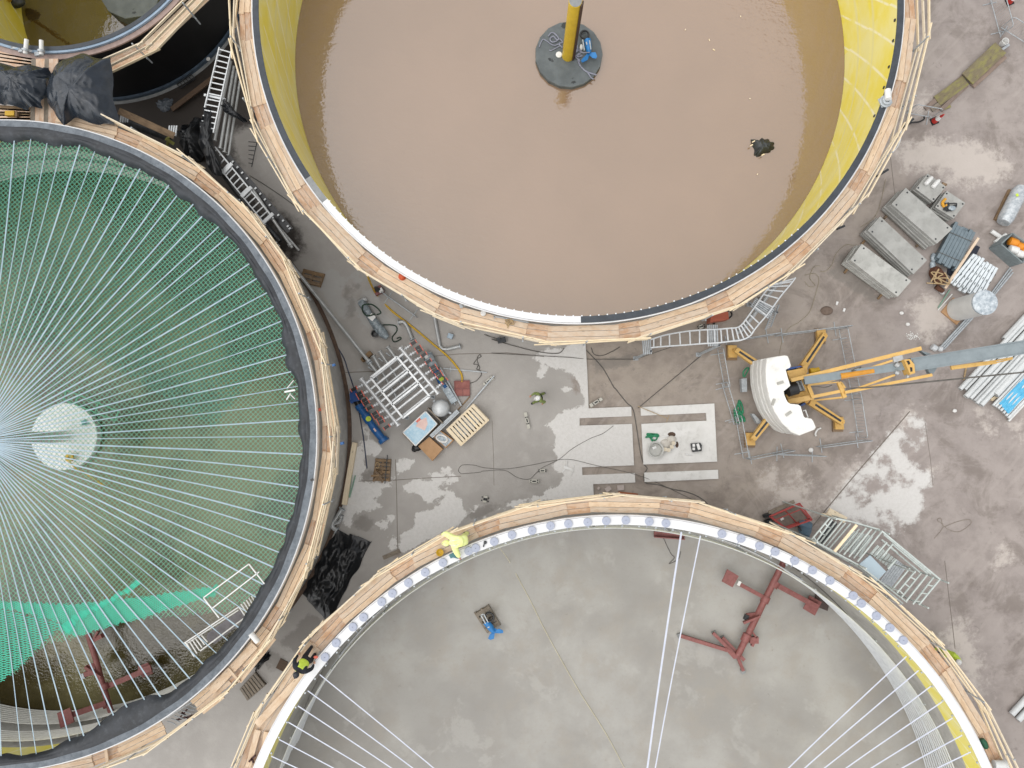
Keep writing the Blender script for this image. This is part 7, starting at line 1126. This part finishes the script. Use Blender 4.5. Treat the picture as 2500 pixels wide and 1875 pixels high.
def person(label, base, rz, J, cloth, vest=None, hat='white_paint', boots='black_plastic', vest_r=1.0, sleeve=True, hatdir=None, bulk=1.2):
    """J: joint name -> local offset; x is forward, y is to the left of the person"""
    t = thing('person', label, 'person', base); Rz = Matrix.Rotation(rz, 3, 'Z'); W = {k: Vector(base) + Rz @ Vector(v) for k, v in J.items()}
    names = ['pelvis', 'waist', 'chest', 'neck', 'head_base', 'sl', 'el', 'wl', 'sr', 'er', 'wr', 'hl', 'kl', 'al', 'tl', 'hr', 'kr', 'ar', 'tr']; ix = {n: i for i, n in enumerate(names)}
    E_ = [('pelvis', 'waist'), ('waist', 'chest'), ('chest', 'neck'), ('neck', 'head_base'), ('chest', 'sl'), ('sl', 'el'), ('el', 'wl'), ('chest', 'sr'), ('sr', 'er'), ('er', 'wr'), ('pelvis', 'hl'), ('hl', 'kl'), ('kl', 'al'), ('al', 'tl'), ('pelvis', 'hr'), ('hr', 'kr'), ('kr', 'ar'), ('ar', 'tr')]
    rr = dict(pelvis=(.15, .13), waist=(.14, .12), chest=(.17, .13), neck=.06, head_base=.05, sl=.075, el=.052, wl=.034, sr=.075, er=.052, wr=.034, hl=.1, kl=.07, al=.05, tl=.045, hr=.1, kr=.07, ar=.05, tr=.045)
    hd = W['head']; fw = Rz @ Vector(hatdir or (1, 0, -.15)); fw.normalize(); sd_ = Vector((0, 0, 1)).cross(fw).normalized(); upv = fw.cross(sd_)
    def face(m):
        m.tube([W['head_base'] - Vector((0, 0, .03)), W['head_base'].lerp(hd, .5)], [.055, .05], 10); m.ball(hd, .1, 10, 1.18, .96, .86)
        m.tube([hd + fw * .09 + upv * .01, hd + fw * .12 - upv * .015, hd + fw * .095 - upv * .025], [.008, .014, .01], 6)
        for s in (-1, 1): m.ball(hd + sd_ * s * .088, .022, 5, 1.3); m.ball(hd + fw * .088 + sd_ * s * .034 + upv * .012, .011, 5)
        m.tube([hd + fw * .093 - sd_ * .025 - upv * .05, hd + fw * .098 - upv * .052, hd + fw * .093 + sd_ * .025 - upv * .05], .006, 5)
        for w_, e in (('wl', 'el'), ('wr', 'er')): d = (W[w_] - W[e]).normalized(); hand(m, W[w_], d, Vector((0, 0, 1)) if abs(d.z) < .8 else fw)
    body = skin_mesh('body', t, cloth, [W[n] for n in names], [(ix[a], ix[b]) for a, b in E_], [(tuple(x * bulk for x in rr[n]) if isinstance(rr[n], tuple) else rr[n] * (bulk if n not in ('head_base', 'neck') else 1)) for n in names], extra=face)
    m = MB(); cs = hd + upv * .035; pr = [(.125, 0), (.125, .02), (.115, .06), (.09, .1), (.05, .122), (.012, .128)]; n = 22
    q4 = Matrix((fw, sd_, upv)).transposed(); V = [cs + q4 @ Vector((r * math.cos(2 * math.pi * k / n) * 1.12, r * math.sin(2 * math.pi * k / n), z)) for r, z in pr for k in range(n)]
    m.add(V, [(i * n + k, i * n + (k + 1) % n, (i + 1) * n + (k + 1) % n, (i + 1) * n + k) for i in range(len(pr) - 1) for k in range(n)] + [tuple((len(pr) - 1) * n + k for k in range(n))]); m.tube([cs + fw * .1 + sd_ * .09, cs + fw * .19, cs + fw * .1 - sd_ * .09], [.012, .016, .012], 6); m.tube([cs - fw * .12 + upv * .03, cs + upv * .135, cs + fw * .12 + upv * .03], [.012, .016, .012], 6); m.build('hard_hat', hat, t)
    for s in 'lr': m = MB(); a, b = W['a' + s], W['t' + s]; m.tube([a + Vector((0, 0, .02)), a - Vector((0, 0, .02)), b - Vector((0, 0, .0)), b + (b - a).normalized() * .05], [.06, .062, .055, .035], 10); m.build('boot', boots, t)
    if vest:
        sl, sr = (W['sl'], W['sr']); vv = [W['waist'].lerp(W['pelvis'], .5), W['waist'], W['chest'], W['chest'].lerp(W['neck'], .6), W['sl'].lerp(W['chest'], .25), W['sr'].lerp(W['chest'], .25)]; ed = [(0, 1), (1, 2), (2, 3), (2, 4), (2, 5)]; ra = [(.165, .145), (.16, .14), (.19, .155), .1, .1, .1]
        if vest_r > 1: vv += [W['el'], W['er'], W['wl'].lerp(W['el'], .15), W['wr'].lerp(W['er'], .15)]; ed += [(4, 6), (5, 7), (6, 8), (7, 9)]; ra += [.08, .08, .06, .06]
        ra = [(tuple(x * bulk * 1.05 for x in q_) if isinstance(q_, tuple) else q_ * bulk * 1.05) for q_ in ra]
        v = skin_mesh('vest' if vest_r <= 1 else 'jacket', t, vest, vv, ed, ra, 2); tape = plain('reflective', 'c9cdd0', 'b9bdc0', 6, .3)
        c_ = W['waist']; ax_ = (W['chest'] - W['waist']).normalized(); s1 = (W['sl'] - W['sr']).normalized(); s2 = ax_.cross(s1).normalized(); m = MB(); m.tube([c_ + s1 * .185 * math.cos(a) + s2 * .165 * math.sin(a) for a in np.linspace(0, 2 * math.pi, 21)[:-1]], .02, 5, closed=True)
        for s in (-1, 1): m.tube([W['waist'] + s1 * s * .09 - s2 * .16, W['chest'] + s1 * s * .1 - s2 * .165, W['chest'] + ax_ * .16 + s1 * s * .09, W['chest'] + s1 * s * .1 + s2 * .17, W['waist'] + s1 * s * .09 + s2 * .16], .016, 5)
        m.build('reflective_tape', tape, v)
    return t, W
walk = dict(pelvis=(0, 0, .95), waist=(.02, 0, 1.1), chest=(.05, 0, 1.32), neck=(.07, 0, 1.5), head_base=(.09, 0, 1.56), head=(.12, 0, 1.64), sl=(.04, .2, 1.42), el=(-.14, .3, 1.18), wl=(-.02, .33, .98), sr=(.04, -.2, 1.42), er=(.16, -.28, 1.18), wr=(.33, -.24, 1.08), hl=(0, .1, .9), kl=(.2, .1, .52), al=(.3, .1, .1), tl=(.44, .11, .05), hr=(0, -.1, .9), kr=(-.05, -.1, .5), ar=(-.32, -.1, .12), tr=(-.2, -.11, .05))
person('person in white hard hat, dark vest and lime sleeves walking alone on the wet slab', T[2, 2](368, 225, Z1), math.radians(205), walk, plain('lime_cloth', '7d8a50', '6f7c44', 8, .8), None)[0]
w1 = bpy.data.objects['person']; m = MB()
def torso_vest(t, W, mat, name):
    return skin_mesh(name, t, mat, [W['waist'].lerp(W['pelvis'], .6), W['waist'], W['chest'], W['chest'].lerp(W['neck'], .6), W['sl'].lerp(W['chest'], .25), W['sr'].lerp(W['chest'], .25)], [(0, 1), (1, 2), (2, 3), (2, 4), (2, 5)], [(.2, .18), (.2, .175), (.235, .19), .12, .1, .1], 2)
Rz_ = Matrix.Rotation(math.radians(205), 3, 'Z'); torso_vest(w1, {k: Vector(T[2, 2](368, 225, Z1)) + Rz_ @ Vector(v) for k, v in walk.items()}, 'navy_cloth', 'vest')
# bending over the rim: torso level, pale yellow jacket, facing the white rim
bend = dict(pelvis=(0, 0, .9), waist=(.14, 0, 1.0), chest=(.4, 0, 1.08), neck=(.58, 0, 1.06), head_base=(.64, 0, 1.02), head=(.72, 0, .98), sl=(.44, .21, 1.06), el=(.36, .47, .9), wl=(.3, .7, .74), sr=(.44, -.21, 1.06), er=(.7, -.38, .92), wr=(.92, -.26, .8), hl=(-.02, .1, .86), kl=(.06, .13, .47), al=(-.02, .14, .1), tl=(.12, .15, .05), hr=(-.02, -.1, .86), kr=(.02, -.13, .47), ar=(-.12, -.14, .1), tr=(.02, -.15, .05))
plain('hi_vis_pale', 'e6eda8', 'dfe88e', 8, .75, 0, .05)
person('person in pale yellow jacket bending over the walkway towards the strap rolls', W2(1010, 720, 4.94), math.radians(188), bend, 'hi_vis_pale', 'hi_vis_pale', 'hi_vis_pale', vest_r=2, bulk=1.5)
crouch = dict(pelvis=(-.1, 0, .78), waist=(-.03, 0, .95), chest=(.1, 0, 1.17), neck=(.2, 0, 1.32), head_base=(.23, 0, 1.36), head=(.27, 0, 1.43), sl=(.1, .25, 1.24), el=(.0, .4, .96), wl=(-.12, .36, .8), sr=(.1, -.25, 1.24), er=(-.02, -.4, .98), wr=(-.16, -.38, .8), hl=(-.12, .1, .74), kl=(.0, .15, .42), al=(-.2, .14, .1), tl=(-.06, .15, .05), hr=(-.12, -.1, .74), kr=(-.14, -.14, .42), ar=(-.42, -.12, .12), tr=(-.3, -.12, .06))
pw = person('person in dark clothes and lime vest stooping on the walkway by the white rim', W3(960, 690, 4.94), math.radians(243), crouch, 'navy_cloth', 'hi_vis', plain('hat_navy', '20242e', '191c25', 5, .4), bulk=1.5)[0]
one('red_glove', 'red glove hanging at the hip of the stooping worker', 'glove', 'red_plastic', lambda m: m.ball(W3(1180, 735, 5.65), .075, 7, .7, 1.3, .8))
stand = dict(pelvis=(0, 0, .95), waist=(.01, 0, 1.1), chest=(.04, 0, 1.33), neck=(.06, 0, 1.5), head_base=(.08, 0, 1.56), head=(.12, 0, 1.64), sl=(.03, .2, 1.43), el=(.08, .3, 1.16), wl=(.32, .26, 1.12), sr=(.03, -.2, 1.43), er=(.1, -.3, 1.16), wr=(.34, -.22, 1.1), hl=(0, .1, .9), kl=(.02, .11, .5), al=(-.02, .12, .1), tl=(.12, .13, .05), hr=(0, -.1, .9), kr=(.06, -.11, .5), ar=(.1, -.12, .1), tr=(.24, -.13, .05))
person('person in lime jacket and white hard hat standing outside the lower walkway rail', W4(40, 410, 0), math.radians(225), stand, 'hi_vis', 'hi_vis', 'white_paint', vest_r=2, bulk=1.45)
